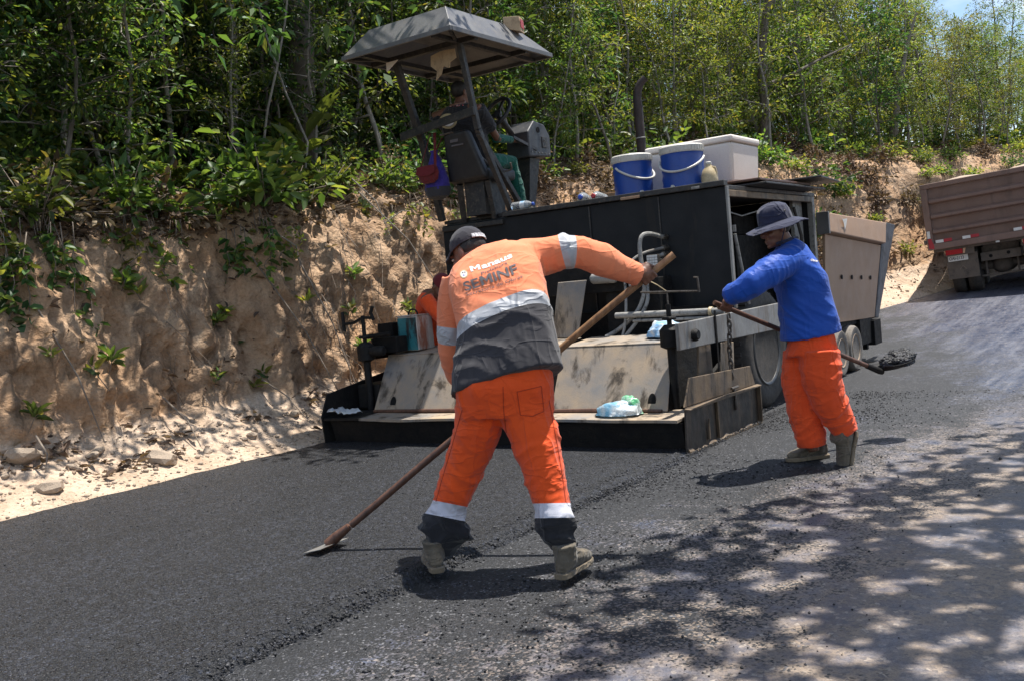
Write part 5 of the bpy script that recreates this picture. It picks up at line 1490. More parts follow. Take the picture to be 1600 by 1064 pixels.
tr = MB()
torso(tr, [(712, 648, 4.52, 868, 640, 4.47, .14), (712, 610, 4.50, 865, 600, 4.46, .15), (716, 585, 4.53, 858, 560, 4.48, .14)], 24)
legL = limb(tr, [(754, 625, 4.52, 88), (744, 680, 4.54, 76), (723, 735, 4.58, 66), (703, 785, 4.60, 60), (693, 815, 4.61, 70), (690, 838, 4.62, 60), (684, 852, 4.64, 44), (682, 860, 4.65, 40)])
legR = limb(tr, [(815, 625, 4.48, 90), (837, 685, 4.44, 76), (851, 740, 4.40, 69), (863, 790, 4.36, 60), (866, 815, 4.34, 66), (870, 834, 4.33, 56), (877, 852, 4.32, 44), (879, 860, 4.32, 40)])
tr.tube([at(663, 826, 4.60), at(680, 822, 4.60), at(700, 822, 4.60), at(722, 834, 4.60), at(730, 844, 4.60)], [.022, .06, .088, .06, .022], 12)
tr.tube([at(842, 812, 4.34), at(866, 820, 4.33), at(888, 822, 4.32), at(902, 828, 4.31)], [.03, .08, .05, .012], 12)
tr.tube([at(846, 826, 4.34), at(872, 838, 4.33), at(888, 842, 4.32)], [.02, .062, .02], 12)
V_, F_, N_ = remesh(tr, 0.010, 8)
dL, tL = chain_param(V_, legL); dR, tR = chain_param(V_, legR); isL = dL < dR; T = np.where(isL, tL, tR)
env = 0.75 + 1.5 * np.clip((T - .52) / .12, 0, 1)
V_ = folds(V_, N_, T, 0.016, 5.0, 11, 4.0, env)
# colour zones by height in the picture: bright orange, white band, black cuff
cz = (CR.T @ (V_ - np.array([0, 0, CAMH])).T).T; pxx = 800 + FPX * cz[:, 0] / -cz[:, 2]; pyy = 532 - FPX * cz[:, 1] / -cz[:, 2]
fld = np.where(isL, pyy - 0.20 * (pxx - 700), pyy + .02 * (pxx - 863)); allm = np.ones(len(V_), bool)
for lv in (785.5, 808.5):
    V_, F_, src = cut(V_, F_, fld, lv); fld = ext(fld, src); isL = ext(isL, src)
c_ = fld[F_].mean(1); trs = empty('trousers', (0, 0, 0), 0, w1)
submesh('trouser_legs', V_, F_[c_ < 785.5], M['hi_vis'], trs); lf = isL[F_].sum(1) >= 2
for q in (lf, ~lf):
    submesh('ankle_band', V_, F_[(c_ >= 785.5) & (c_ < 808.5) & q], M['reflective_white'], trs); submesh('cuff', V_, F_[(c_ >= 808.5) & q], M['black_cloth'], trs)
bvt = BVHTree.FromPolygons([tuple(p) for p in V_], [tuple(int(i) for i in t) for t in F_])


def seam(bv, pts, w, mat, parent, name='seam'):
    for a, b in zip(pts, pts[1:]):
        d = math.hypot(b[0] - a[0], b[1] - a[1]); n = max(2, int(d / 3)); v_ = []; f_ = []
        for i in range(n + 1): v_ += [(i / n, -.5, 0), (i / n, .5, 0)]
        f_ = [(2 * i, 2 * i + 2, 2 * i + 3, 2 * i + 1) for i in range(n)]
        print_on(bv, name, mesh_from('seam', v_, f_), a, (b[0] - a[0], b[1] - a[1]), (-(b[1] - a[1]) / d * w, (b[0] - a[0]) / d * w), mat, parent, 0.0022)


M['stitch'] = plain('stitch', (0.40, 0.035, 0.006), 0.9)
seam(bvt, [(808, 612), (846, 603), (850, 642), (832, 650), (813, 648), (808, 612)], 1.3, M['stitch'], trs, 'pocket_stitch')
seam(bvt, [(786, 604), (787, 640), (791, 676)], 1.3, M['stitch'], trs)
seam(bvt, [(722, 640), (705, 700), (690, 750), (681, 783)], 1.2, M['stitch'], trs)
seam(bvt, [(858, 625), (872, 700), (880, 750), (884, 783)], 1.2, M['stitch'], trs)

bd = MB()
head1 = head(bd, at(733, 397, 4.93), Vector((-0.72, 0.55, -0.45)), Vector((-.16, .30, 1.0)), .97)
bd.tube([at(760, 425, 4.80), at(748, 408, 4.86), at(733, 398, 4.92)], [.065, .058, .055], 12)
bd.tube([at(790, 600, 4.49), at(786, 520, 4.58), at(770, 430, 4.74)], [.10, .11, .09], 12)
for ch_ in (armL, armR): bd.tube(ch_, [.035] * len(ch_), 8)
bd.tube([at(775, 420, 4.76), armL[0]], [.05, .04], 8); bd.tube([at(775, 420, 4.76), armR[0]], [.05, .04], 8)
for lg, ft in ((legL, (681, 870, 4.66)), (legR, (880, 872, 4.32))): bd.tube(lg[:6] + [at(*ft)], [.06, .06, .05, .045, .04, .035, .035], 8); bd.tube([at(785, 590, 4.5), lg[0]], [.08, .06], 8)
gR = HP(1013); grip(bd, gR, hd, Vector((-0.15, -0.8, 0.45)), 0.018, at(999, 428, 4.83))
gL = HP(772); grip(bd, gL, hd, Vector((0, -1, .2)), 0.018, at(748, 612, 4.98)); bd.tube([armL[-1], at(752, 615, 4.99)], [.035, .027], 8)
bd.tube([armR[-1], at(1001, 429, 4.84)], [.033, .027], 8)
V_, F_, N_ = remesh(bd, 0.006, 3, .4); submesh('body', V_, F_, M['skin'], w1)
c, f, r, u = head1
cap_on(w1, c, f, r, u, M['cap_black'], 0.97, 0.06, M['reflective'])
part('hair', M['hair'], w1, lambda m: m.ellipsoid(c - f * .026 + u * .018, r * .076, f * .082, u * .070, 18, 11), smooth=True)
eyes(c, f, r, u, w1)
hl1 = gp(684, 894); boot(w1, hl1, Vector((-0.20, 1, 0)), L_=.285, shaft=.05); boot(w1, gp(878, 904), Vector((0.55, 1, 0)), L_=.285, shaft=.05)
bpy.context.view_layer.update(); local(w1)

# his tool: long wooden handle with a flat steel blade
rk = thing('asphalt_rake', 'long wooden handled rake with flat steel blade held by the bending worker', 'rake', hb0)
n_ = 14
hpt = [hb0.lerp(HA, i / n_) - hb0 + Vector((.004 * math.sin(i), .004 * math.cos(i * 1.7), 0)) for i in range(1, n_ + 1)]
part('handle', M['wood'], rk, lambda m: m.tube(hpt[5:], [.0185] * (n_ - 5), 12), smooth=True)
part('tarred_handle_end', M['dark_wood'], rk, lambda m: m.tube(hpt[:6], [.0195, .019, .019, .0188, .0187, .0186], 12), smooth=True)
part('ferrule', M['dark_wood'], rk, lambda m: m.tube([hd * 0.0, hd * .05, hd * .16], [.028, .030, .020], 12), smooth=True)
bw = Vector((-0.5, -0.85, 0)).normalized(); bl = Vector((-.85, .5, 0)).normalized()
part('blade', M['bare_steel'], rk, lambda m: m.hexa([bl * -.05 + bw * -.12 + Vector((0, 0, .005)), bl * .07 + bw * -.12 + Vector((0, 0, -.022)), bl * .07 + bw * .12 + Vector((0, 0, -.022)), bl * -.05 + bw * .12 + Vector((0, 0, .005)), bl * -.05 + bw * -.12 + Vector((0, 0, .009)), bl * .072 + bw * -.12 + Vector((0, 0, -.018)), bl * .072 + bw * .12 + Vector((0, 0, -.018)), bl * -.05 + bw * .12 + Vector((0, 0, .009))]), bevel=0.001)

# ================= worker with shovel: royal blue shirt, bucket hat
w2 = thing('person', 'worker in long-sleeved royal blue shirt, navy bucket hat and dirty orange trousers carrying a shovel', 'person', gp(1275, 716, BASE))
bpy.context.view_layer.update()
SA, SB = at(1116, 473, 6.44), at(1376, 580, 7.00); sd_ = (SB - SA).normalized()
jk = MB(); YY = 6.45
torso(jk, [(1220, 535, YY, 1314, 517, YY, .182), (1220, 510, YY, 1309, 497, YY, .178), (1217, 475, YY, 1299, 465, YY, .18), (1211, 440, YY, 1289, 433, YY, .195), (1208, 415, YY, 1275, 408, YY, .195), (1211, 395, YY, 1258, 385, YY, .15), (1214, 380, YY, 1243, 373, YY, .07)], 26, 2.3)
aN = limb(jk, [(1240, 404, 6.36, 50), (1218, 415, 6.28, 49), (1196, 429, 6.22, 46), (1176, 444, 6.20, 43), (1155, 456, 6.25, 38), (1138, 464, 6.32, 32)])
aF = limb(jk, [(1238, 405, 6.63, 50), (1235, 440, 6.68, 44), (1238, 470, 6.72, 38), (1240, 500, 6.76, 32)])
V_, F_, N_ = remesh(jk, 0.009, 16)
dN, tN = chain_param(V_, aN); tc_ = [at(1265, 520, YY), at(1255, 450, YY), at(1235, 390, YY)]; dT, tT = chain_param(V_, tc_)
cz = (CR.T @ (V_ - np.array([0, 0, CAMH])).T).T; pxx = 800 + FPX * cz[:, 0] / -cz[:, 2]; pyy = 532 - FPX * cz[:, 1] / -cz[:, 2]
diag = (pyy - 0.62 * pxx) / 230.0                       # drag folds running down the back
V_ = folds(V_, N_, np.where(dN < .11, tN, diag), 0.011, 2.2, 11, 2.4)
shirt = submesh('shirt', V_, F_, M['royal_blue'], w2)
bvh2 = BVHTree.FromPolygons([tuple(p) for p in V_], [tuple(int(i) for i in t) for t in F_])
print_on(bvh2, 'emblem', disc(16, .55, 1.0), (1271, 392.5), (3.2, 2.5), (1.0, -4.2), M['print_white'], shirt, .004)
me = lettering('Obras', 1.0, .03); w = max(v_.co.x for v_ in me.vertices); print_on(bvh2, 'lettering', me, (1266.5, 408), (11.0 / w, 1.6 / w), (1.0, -4.6), M['print_white'], shirt, .004)
part('neckband', M['navy_cloth'], shirt, lambda m: m.tube([at(1212, 381, 6.38), at(1222, 379, 6.37), at(1236, 374, 6.39), at(1245, 372, 6.45), at(1236, 373, 6.52), at(1218, 378, 6.53)], .012, 8), smooth=True)
tr = MB()
torso(tr, [(1227, 560, 6.44, 1311, 552, 6.42, .155), (1232, 533, 6.45, 1303, 525, 6.45, .145), (1240, 510, 6.45, 1296, 505, 6.45, .12)], 24)
lA = limb(tr, [(1254, 550, 6.52, 62), (1250, 600, 6.50, 58), (1256, 640, 6.47, 52), (1264, 672, 6.45, 47), (1269, 690, 6.44, 46), (1270, 697, 6.44, 43)])
lB = limb(tr, [(1280, 550, 6.36, 66), (1285, 595, 6.33, 62), (1296, 628, 6.33, 56), (1309, 650, 6.34, 50), (1320, 670, 6.36, 44), (1322, 677, 6.36, 40)])
V_, F_, N_ = remesh(tr, 0.009, 8)
dA, tA = chain_param(V_, lA); dB, tB = chain_param(V_, lB); T = np.where(dA < dB, tA, tB)
V_ = folds(V_, N_, T, 0.016, 8.0, 12, 4.0, .7 + .9 * np.clip((T - .4) / .2, 0, 1)); submesh('trousers', V_, F_, M['hi_vis_dirty'], w2)
bd = MB()
head2 = head(bd, at(1213, 357, 6.42), Vector((-1, -.10, -.22)), Vector((-.18, 0, 1)))
bd.tube([at(1232, 392, 6.45), at(1226, 378, 6.44), at(1219, 366, 6.43)], [.06, .055, .055], 12)
bd.tube([at(1268, 525, YY), at(1255, 450, YY), at(1238, 400, YY)], [.10, .11, .08], 12)
for ch_ in (aN, aF): bd.tube(ch_, [.036] * len(ch_), 8); bd.tube([at(1240, 405, YY), ch_[0]], [.06, .05], 8)
for lg, ft in ((lA, (1272, 705, 6.43)), (lB, (1324, 685, 6.36))): bd.tube(lg + [at(*ft)], [.055] * 3 + [.045] * 3 + [.035], 8); bd.tube([at(1268, 530, YY), lg[0]], [.09, .06], 8)
A1 = SA.lerp(SB, .055); grip(bd, A1, sd_, Vector((-.2, -.9, .35)), .017, at(1139, 465, 6.33)); bd.tube([aN[-1], at(1137, 466, 6.34)], [.034, .027], 8)
A2 = SA.lerp(SB, .48); grip(bd, A2, sd_, Vector((0, .3, .9)), .017, at(1241, 505, 6.77)); bd.tube([aF[-1], at(1241, 506, 6.77)], [.034, .027], 8)
V_, F_, N_ = remesh(bd, 0.006, 3, .4); submesh('body', V_, F_, M['skin'], w2)
c, f, r, u = head2; eyes(c, f, r, u, w2)
part('hair', M['hair'], w2, lambda m: m.ellipsoid(c - f * .022 + u * .02, r * .078, f * .084, u * .080, 18, 11), smooth=True)
ht = empty('bucket_hat', (0, 0, 0), 0, w2); hc = c + u * .055 - f * .008
a_ = [2 * PI * q / 36 for q in range(36)]
MB().rings([[hc + (f * fa * math.cos(t) + r * ra * math.sin(t)) + u * (z + .004 * math.sin(3 * t)) for t in a_] for fa, ra, z in [(.118, .102, -.012), (.116, .100, .015), (.110, .094, .055), (.096, .082, .088), (.065, .056, .107), (.03, .026, .115), (.005, .005, .117)]]).build('hat_crown', M['navy_cloth'], ht, smooth=True)
br = [[hc + (f * fa * math.cos(t) + r * ra * math.sin(t)) + u * (z + wv * math.sin(2 * t + .6) + wv * .6 * math.sin(5 * t) - max(0, -math.cos(t)) * dp) for t in a_] for fa, ra, z, wv, dp in [(.108, .092, -.010, 0, 0), (.15, .13, -.022, .003, .004), (.208, .186, -.046, .010, .018), (.210, .188, -.051, .010, .018), (.15, .13, -.028, .003, .004), (.106, .090, -.016, 0, 0)]]
MB().rings(br, False).build('hat_brim', M['navy_cloth'], ht, smooth=True)
part('hat_band', M['cap_black'], ht, lambda m: m.rings([[hc + (f * .1125 * math.cos(t) + r * .0965 * math.sin(t)) + u * z for t in a_] for z in (.0, .016)], False), smooth=True)
part('chin_cord', M['navy_cloth'], ht, lambda m: m.tube([hc - f * .03 - r * .09 - u * .03, c - f * .0 - r * .085 - u * .05, c + f * .03 - r * .05 - u * .12], .004, 6), smooth=True)
for k in range(2):
    part('eyelet', M['chain_steel'], ht, lambda m: m.torus(hc - r * .091 - f * (.01 + .035 * k) + u * .04, -r, .006, .002, 12, 5), smooth=True)
boot(w2, gp(1291, 714, BASE + .002), Vector((-1, -.12, 0)), L_=.285, shaft=.10)
bu = (at(1322, 660, 6.36) - at(1318, 706, 6.36)).normalized()
boot(w2, at(1336, 678, 6.38), (at(1309, 722, 6.30) - at(1336, 678, 6.38)), Vector((-0.86, -.35, .42)), L_=.25, shaft=.06)
bpy.context.view_layer.update(); local(w2)

sh = thing('shovel', 'shovel with brown wooden handle carried by the worker in blue', 'shovel', SB)
part('handle', M['dark_wood'], sh, lambda m: m.tube([SA.lerp(SB, i / 10) - SB for i in range(11)], [.017] * 11, 12), smooth=True)
part('socket', M['tar_steel'], sh, lambda m: m.tube([-sd_ * .14, -sd_ * .02, sd_ * .02], [.021, .024, .018], 12), smooth=True)
bf = (at(1440, 556, 7.1) - SB).normalized(); bs = bf.cross(Vector((0, 0, 1))).normalized(); bu2 = bs.cross(bf)
_v = []; _f = []
NX, NY = 12, 10
for i in range(NX + 1):
    t = i / NX; wd = .125 * (1 - 0.75 * max(0, (t - .55) / .45) ** 2.0) * (min(1, t * 5 + .55))
    for j in range(NY + 1):
        q = j / NY * 2 - 1; _v.append(bf * (.31 * t) + bs * wd * q + bu2 * (.045 * abs(q) ** 2.2 - .02 * math.sin(PI * t)))
for i in range(NX):
    for j in range(NY): _f.append((i * (NY + 1) + j, (i + 1) * (NY + 1) + j, (i + 1) * (NY + 1) + j + 1, i * (NY + 1) + j + 1))
ob = link('blade', mesh_from('blade', _v, _f, True), M['tar_steel'], sh); s_ = ob.modifiers.new('solid', 'SOLIDIFY'); s_.thickness = .003
ld = thing('asphalt_load', 'heap of fresh black asphalt on the shovel blade', 'asphalt', SB)
bm = bmesh.new(); bmesh.ops.create_icosphere(bm, subdivisions=5, radius=1.0)
for vt in bm.verts:
    p = vt.co.copy(); dd = 1 + .22 * mnoise.noise(p * 1.8) + .07 * mnoise.noise(p * 7) + .06 * mnoise.noise(p * 20)
    q = p * dd; vt.co = bf * (.17 + q.x * .135) + bs * q.y * .112 + bu2 * (.022 + max(-.25, q.z) * .088)
me = bpy.data.meshes.new('heap'); bm.to_mesh(me); bm.free(); link('heap', me, M['asphalt_crumb'], ld)

# ================= helper bending behind the screed, operator on the seat: modelled from joints


def figure(o, J, R_, top, bot, skinm, hd_f, hd_u, k=1.0, sleeve_to=0.86, hands=True, grips=None, wd=1.0):
    J = {a: Vector(b) for a, b in J.items()}; jk = MB()
    side = (J['shR'] - J['shL']).normalized(); ax_ = (J['neck'] - J['pel']).normalized(); fr = ax_.cross(side)
    def ring(c_, w, d): return [c_ + side * w * (abs(math.cos(t)) ** .8) * (1 if math.cos(t) > 0 else -1) + fr * d * math.sin(t) for t in [2 * PI * q / 22 for q in range(22)]]
    P_, Nk = J['pel'], J['neck']
    jk.rings([ring(P_ - ax_ * .06, .20 * wd, .15), ring(P_.lerp(Nk, .25), .195 * wd, .15), ring(P_.lerp(Nk, .55), .205 * wd, .15), ring(P_.lerp(Nk, .82), .20 * wd, .13), ring(P_.lerp(Nk, .97), .11 * wd, .09)])
    for s in 'LR':
        sl = J['el' + s].lerp(J['ha' + s], sleeve_to) if sleeve_to > 0 else J['sh' + s].lerp(J['el' + s], .7)
        pts = [J['sh' + s], J['sh' + s].lerp(J['el' + s], .5), J['el' + s], sl] if sleeve_to > 0 else [J['sh' + s], J['sh' + s].lerp(J['el' + s], .4), sl]
        jk.tube(pts, [.085, .070, .060, .050] if sleeve_to > 0 else [.085, .075, .07], 12)
    V_, F_, N_ = remesh(jk, .012, 7); V_ = folds(V_, N_, V_ @ np.array(ax_), .008, 4.0, 9, 3); tp_ = submesh('shirt', V_, F_, top, o)
    tr = MB(); tr.rings([ring(P_ - ax_ * .12, .17, .14), ring(P_, .185, .15), ring(P_ + ax_ * .08, .17, .13)])
    for s in 'LR': tr.tube([J['hip' + s], J['hip' + s].lerp(J['kn' + s], .5), J['kn' + s], J['kn' + s].lerp(J['an' + s], .5), J['an' + s]], [.105, .10, .085, .08, .07], 12)
    V2, F2, N2 = remesh(tr, .012, 7); V2 = folds(V2, N2, V2[:, 2], .009, 6.0, 9, 3); submesh('trousers', V2, F2, bot, o)
    bd = MB(); h_ = head(bd, J['head'], hd_f, hd_u, k); bd.tube([Nk - ax_ * .05, J['head'] - Vector(hd_u).normalized() * .05], [.06, .054], 12); bd.tube([P_, Nk], [.11, .09], 10)
    for s in 'LR':
        bd.tube([Nk - ax_ * .06, J['sh' + s], J['el' + s], J['ha' + s]], [.06, .05, .04, .027], 10); bd.tube([P_, J['hip' + s], J['kn' + s], J['an' + s]], [.08, .07, .05, .04], 10)
        if grips and s in grips: grip(bd, *grips[s], J['ha' + s])
        else: open_hand(bd, J['ha' + s], J['ha' + s] - J['el' + s], fr)
    V3, F3, N3_ = remesh(bd, .007, 3, .4); submesh('body', V3, F3, skinm, o)
    for s in 'LR':
        fd = fr * -1 if (J['kn' + s] - J['hip' + s]).dot(fr) < 0 else fr; fd = Vector((fd.x, fd.y, 0)).normalized()
        boot(o, J['an' + s] - Vector((0, 0, .09)) - fd * .06, fd, shaft=.05)
    return h_, (V_, F_), tp_, fr


def LW(u, v, z): return Wd(u, v, z)


b3 = LW(-3.30, 1.20, BASE)
w3 = thing('person', 'helper in orange shirt and dark red cap bending behind the metal can', 'person', b3)
hx = at(686, 447, 9.85)
nk = at(668, 462, 9.85); pel = at(622, 500, 10.1)
pel = LW(-3.40, 1.28, 0.98); nk = at(673, 458, 9.80)
sdv = (U * 0.35 - V * 0.94).normalized()
h_, _, _, _ = figure(w3, dict(pel=pel, neck=nk, head=at(688, 450, 9.72), shL=nk - sdv * -.18 - Vector((0, 0, .05)), shR=nk + sdv * -.18 - Vector((0, 0, .03)), elL=at(690, 500, 9.55), haL=at(705, 525, 9.35), elR=at(694, 495, 9.9), haR=at(715, 520, 9.75),
     hipL=pel + Vector((.0, -.10, -.04)), hipR=pel + Vector((.0, .10, -.04)), knL=LW(-3.26, 1.16, .50), knR=LW(-3.24, 1.32, .50), anL=LW(-3.36, 1.16, .06), anR=LW(-3.34, 1.32, .06)), None, M['hi_vis_dirty'], M['hi_vis_dirty'], M['skin'], (at(720, 490, 9.5) - at(688, 450, 9.72)), Vector((.25, -.1, 1)))
c, f, r, u = h_; cap_on(w3, c, f, r, u, M['cap_red'], 1.05, .07, None, M['cap_black']); eyes(c, f, r, u, w3)
part('hair', M['hair'], w3, lambda m: m.ellipsoid(c - f * .026 + u * .018, r * .076, f * .082, u * .070, 18, 11), smooth=True)
bpy.context.view_layer.update(); local(w3)

w4 = thing('person', 'machine operator in black and red printed shirt and green trousers seated under the canopy', 'person', LW(-2.96, 1.76, 2.56))
sR, sL = LW(-2.71, 1.56, 3.17), LW(-3.27, 1.57, 3.20)
h_, (SV, SF), tp_, fr4 = figure(w4, dict(pel=LW(-2.96, 1.72, 2.66), neck=LW(-2.97, 1.57, 3.27), head=LW(-2.96, 1.63, 3.375), shL=sL, shR=sR, elL=LW(-3.19, 1.86, 2.92), haL=LW(-3.07, 2.06, 3.06), elR=LW(-2.71, 1.86, 2.88), haR=LW(-2.75, 2.28, 2.90),
     hipL=LW(-3.06, 1.76, 2.66), hipR=LW(-2.86, 1.76, 2.66), knL=LW(-3.13, 2.20, 2.66), knR=LW(-2.79, 2.18, 2.66), anL=LW(-3.11, 2.28, 2.20), anR=LW(-2.75, 2.26, 2.20)), None, M['black_cloth'], M['green_cloth'], M['skin'], V + U * .25 - Vector((0, 0, .12)), Vector((0, 0, 1)), 1.0, 0.0, True, None, 1.25)
c, f, r, u = h_; eyes(c, f, r, u, w4)
part('hair', M['hair'], w4, lambda m: m.ellipsoid(c - f * .026 + u * .030, r * .084, f * .094, u * .092, 18, 11), smooth=True)
part('arm_sleeve', M['leaf_lime_cloth'] if 'leaf_lime_cloth' in M else M['green_cloth'], w4, lambda m: m.tube([LW(-2.72, 1.84, 2.89), LW(-2.72, 2.0, 2.89), LW(-2.74, 2.15, 2.895)], [.050, .045, .04], 12), smooth=True)
bvh4 = BVHTree.FromPolygons([tuple(p) for p in SV], [tuple(int(i) for i in t) for t in SF])
for mt, bo, lf_ in (('print_red', .06, .003), ('print_white', .012, .006)):
    me = lettering('ETORIA', 1.0, bo); w = max(v_.co.x for v_ in me.vertices); print_on(bvh4, 'lettering', me, (688, 168), (37.0 / w, -3.0 / w), (0.5, -13.5), M[mt], tp_, lf_)
print_on(bvh4, 'badge', disc(24, .72, 1.0), (700, 190), (14, 0), (0, -12), M['print_cream'], tp_, .004)
print_on(bvh4, 'badge', disc(24, .02, .68), (700, 190), (14, 0), (0, -12), M['print_white'], tp_, .004)
for k in range(9):
    print_on(bvh4, 'shirt_flash', disc(6, .05, 1.0), (708 + 4.6 * k, 158 + 3 * math.sin(k * 2)), (2.8, -1.5), (1.2, -4.0), M['print_red'], tp_, .004)
bpy.context.view_layer.update(); local(w4)
# ------------------------------------------------------------------ vegetation
def pix(p):
    c = CR.T @ (np.array(p) - np.array([0, 0, CAMH]))
    if -c[2] < 0.1: return (-9999, -9999)
    return (800 + FPX * c[0] / -c[2], 532 - FPX * c[1] / -c[2])


_BG = [(b, s, bankW(b, s)) for b in np.arange(-6, 44, 0.25) for s in np.arange(10.5, 16.2, 0.15)]
_BP = np.array([pix(q[2]) for q in _BG])


def find_bank(px, py):
    i = int(np.argmin((_BP[:, 0] - px) ** 2 + (_BP[:, 1] - py) ** 2)); return _BG[i]


def nrm(a): return a / np.maximum(1e-9, np.linalg.norm(a, axis=-1, keepdims=True))


def leaf_geo(P, D, L, w=0.42, fine=True, rng=RNG, up=None):
    n = len(P); D = nrm(D); R = nrm(rng.normal(size=(n, 3)) * 0.55 + np.array([0, 0, 1.0]))
    S = nrm(np.cross(D, R)); Nn = np.cross(S, D); L = np.asarray(L).reshape(n, 1)
    fold = 0.10 + 0.18 * rng.random((n, 1)); dr = 0.05 + 0.30 * rng.random((n, 1))
    if fine:
        T = [(0, 0, 0, 0), (.30, .5, 1, .02), (.68, .40, 1, .35), (1, 0, 0, 1), (.68, -.40, 1, .35), (.30, -.5, 1, .02)]
        fc = [(0, 1, 2, 3), (0, 3, 4, 5)]
    else:
        T = [(0, 0, 0, 0), (.42, .5, 1, .15), (1, 0, 0, 1), (.42, -.5, 1, .15)]; fc = [(0, 1, 2, 3)]
    vs_ = [P + D * L * t[0] + S * L * w * t[1] + Nn * L * (fold * t[2] * w - dr * t[3]) for t in T]
    k = len(T); Vv = np.stack(vs_, 1).reshape(-1, 3)
    F = (np.array(fc)[None] + (np.arange(n) * k)[:, None, None]).reshape(-1, 4)
    rnd = np.repeat(rng.random(n), len(fc))
    return Vv, F, rnd


def leaf_mesh(name, geos, mat):
    off = 0; Vs = []; Fs = []; Rs = []
    for v_, f_, r_ in geos:
        Vs.append(v_); Fs.append(f_ + off); Rs.append(r_); off += len(v_)
    me = np_mesh(name, np.concatenate(Vs), np.concatenate(Fs), False, {'rnd': np.concatenate(Rs)})
    me.materials.append(mat)
    return me


def clump(rng, C, n, rad_, size, out=None, fine=False, droop=0.35, w=0.42):
    """n leaves round each twig end C (m,3)"""
    m = len(C); P = np.repeat(C, n, 0); d = nrm(rng.normal(size=(m * n, 3)) * np.array([1, 1, .6]))
    P = P + d * rad_ * rng.random((m * n, 1)) ** 0.6
    D = d + np.array([0, 0, -droop]) + (np.repeat(out, n, 0) * 0.6 if out is not None else 0)
    L = size * (0.6 + 0.7 * rng.random(m * n))
    return leaf_geo(P, D, L, w, fine, rng)


def tree_meshes(name, seed, h, r, crown0, spread, nlimb, ntwig, nleaf, lsize, leaf, bark, crad=0.28, lean=0.25, fine=False, top=0.5):
    rng = np.random.default_rng(seed); rr = random.Random(seed); mb = MB()
    bend = [Vector((rr.uniform(-lean, lean) * t * t * h * 0.35 + 0.06 * h * 0.3 * math.sin(t * 5 + seed), rr.uniform(-lean, lean) * t * t * h * 0.35, t * h)) for t in [i / 9 for i in range(10)]]
    ox = rr.uniform(-1, 1) * lean; oy = rr.uniform(-1, 1) * lean
    trunk = [Vector((ox * (i / 9) ** 1.6 * h * 0.35 + 0.05 * math.sin(i * 1.3 + seed), oy * (i / 9) ** 1.6 * h * 0.35 + 0.05 * math.cos(i * 1.1 + seed), i / 9 * h)) for i in range(10)]
    trunk[0].z = -0.35
    mb.tube(trunk, [r * (1 - 0.85 * i / 9) + 0.006 for i in range(10)], 7)
    C = []; O = []
    for k in range(nlimb):
        t = crown0 + (1 - crown0) * (k + rr.random()) / nlimb; t = min(t, 0.99); q = t * 9; i = min(int(q), 8)
        p = trunk[i].lerp(trunk[i + 1], q - i); az = k * 2.4 + rr.uniform(-.6, .6); sh = (1 - top) + top * math.sin(PI * min(1, (t - crown0) / (1 - crown0) * 0.8 + 0.2))
        ln = spread * sh * rr.uniform(0.6, 1.15); el = rr.uniform(0.05, 0.75)
        d = Vector((math.cos(az) * math.cos(el), math.sin(az) * math.cos(el), math.sin(el)))
        pts = [p + d * ln * s_ + Vector((0.07 * ln * math.sin(s_ * 4 + k), 0.07 * ln * math.cos(s_ * 3 + k), -0.12 * ln * s_ * s_)) for s_ in (0, .33, .66, 1)]
        rl = r * (1 - 0.8 * t) * 0.5 + 0.004
        mb.tube(pts, [rl, rl * .7, rl * .5, rl * .25], 5)
        for j in range(ntwig):
            s_ = 0.3 + 0.7 * rr.random(); a = pts[min(2, int(s_ * 3))].lerp(pts[min(3, int(s_ * 3) + 1)], s_ * 3 - int(s_ * 3) if s_ < 1 else 1)
            e = d * 0.7 + Vector((rr.gauss(0, .6), rr.gauss(0, .6), rr.gauss(0.1, .5))); e.normalize(); tl = ln * rr.uniform(0.15, 0.45)
            b = a + e * tl
            mb.tube([a, (a + b) / 2 + Vector((0, 0, .03)), b], [0.006, 0.005, 0.003], 4)
            C.append(b); O.append(e)
    C = np.array(C); O = np.array(O)
    tm = mesh_from(name + '_trunk', mb.v, mb.f, True); tm.materials.append(bark)
    cm = leaf_mesh(name + '_crown', [clump(rng, C, nleaf, crad, lsize, O, fine)], leaf)
    return tm, cm


def place_tree(name, meshes, p, rz, sc, label, cat, group, tilt=(0, 0)):
    o = thing(name, label, cat, p, rz, group); o.scale = (sc, sc, sc); o.rotation_euler = (tilt[0], tilt[1], rz)
    link('trunk', meshes[0], None, o); link('crown', meshes[1], None, o)
    return o


# kinds
TALL = [tree_meshes('tall%d' % i, 20 + i, 8.6, 0.085, 0.30, 1.55, 26, 9, 15, [0.12, 0.09, 0.15, 0.10][i], M[lf], M[bk], 0.30) for i, (lf, bk) in enumerate([('leaf', 'bark'), ('leaf_lime', 'bark_pale'), ('leaf_deep', 'bark'), ('leaf', 'bark_pale')])]
SAP = [tree_meshes('sapling%d' % i, 40 + i, 4.6, 0.032, 0.16, 0.85, 22, 6, 12, [0.105, 0.13, 0.09, 0.115][i], M[lf], M[bk], 0.24, 0.3, True) for i, (lf, bk) in enumerate([('leaf', 'bark_pale'), ('leaf_deep', 'bark'), ('leaf_lime', 'bark_pale'), ('leaf_deep', 'bark_pale')])]


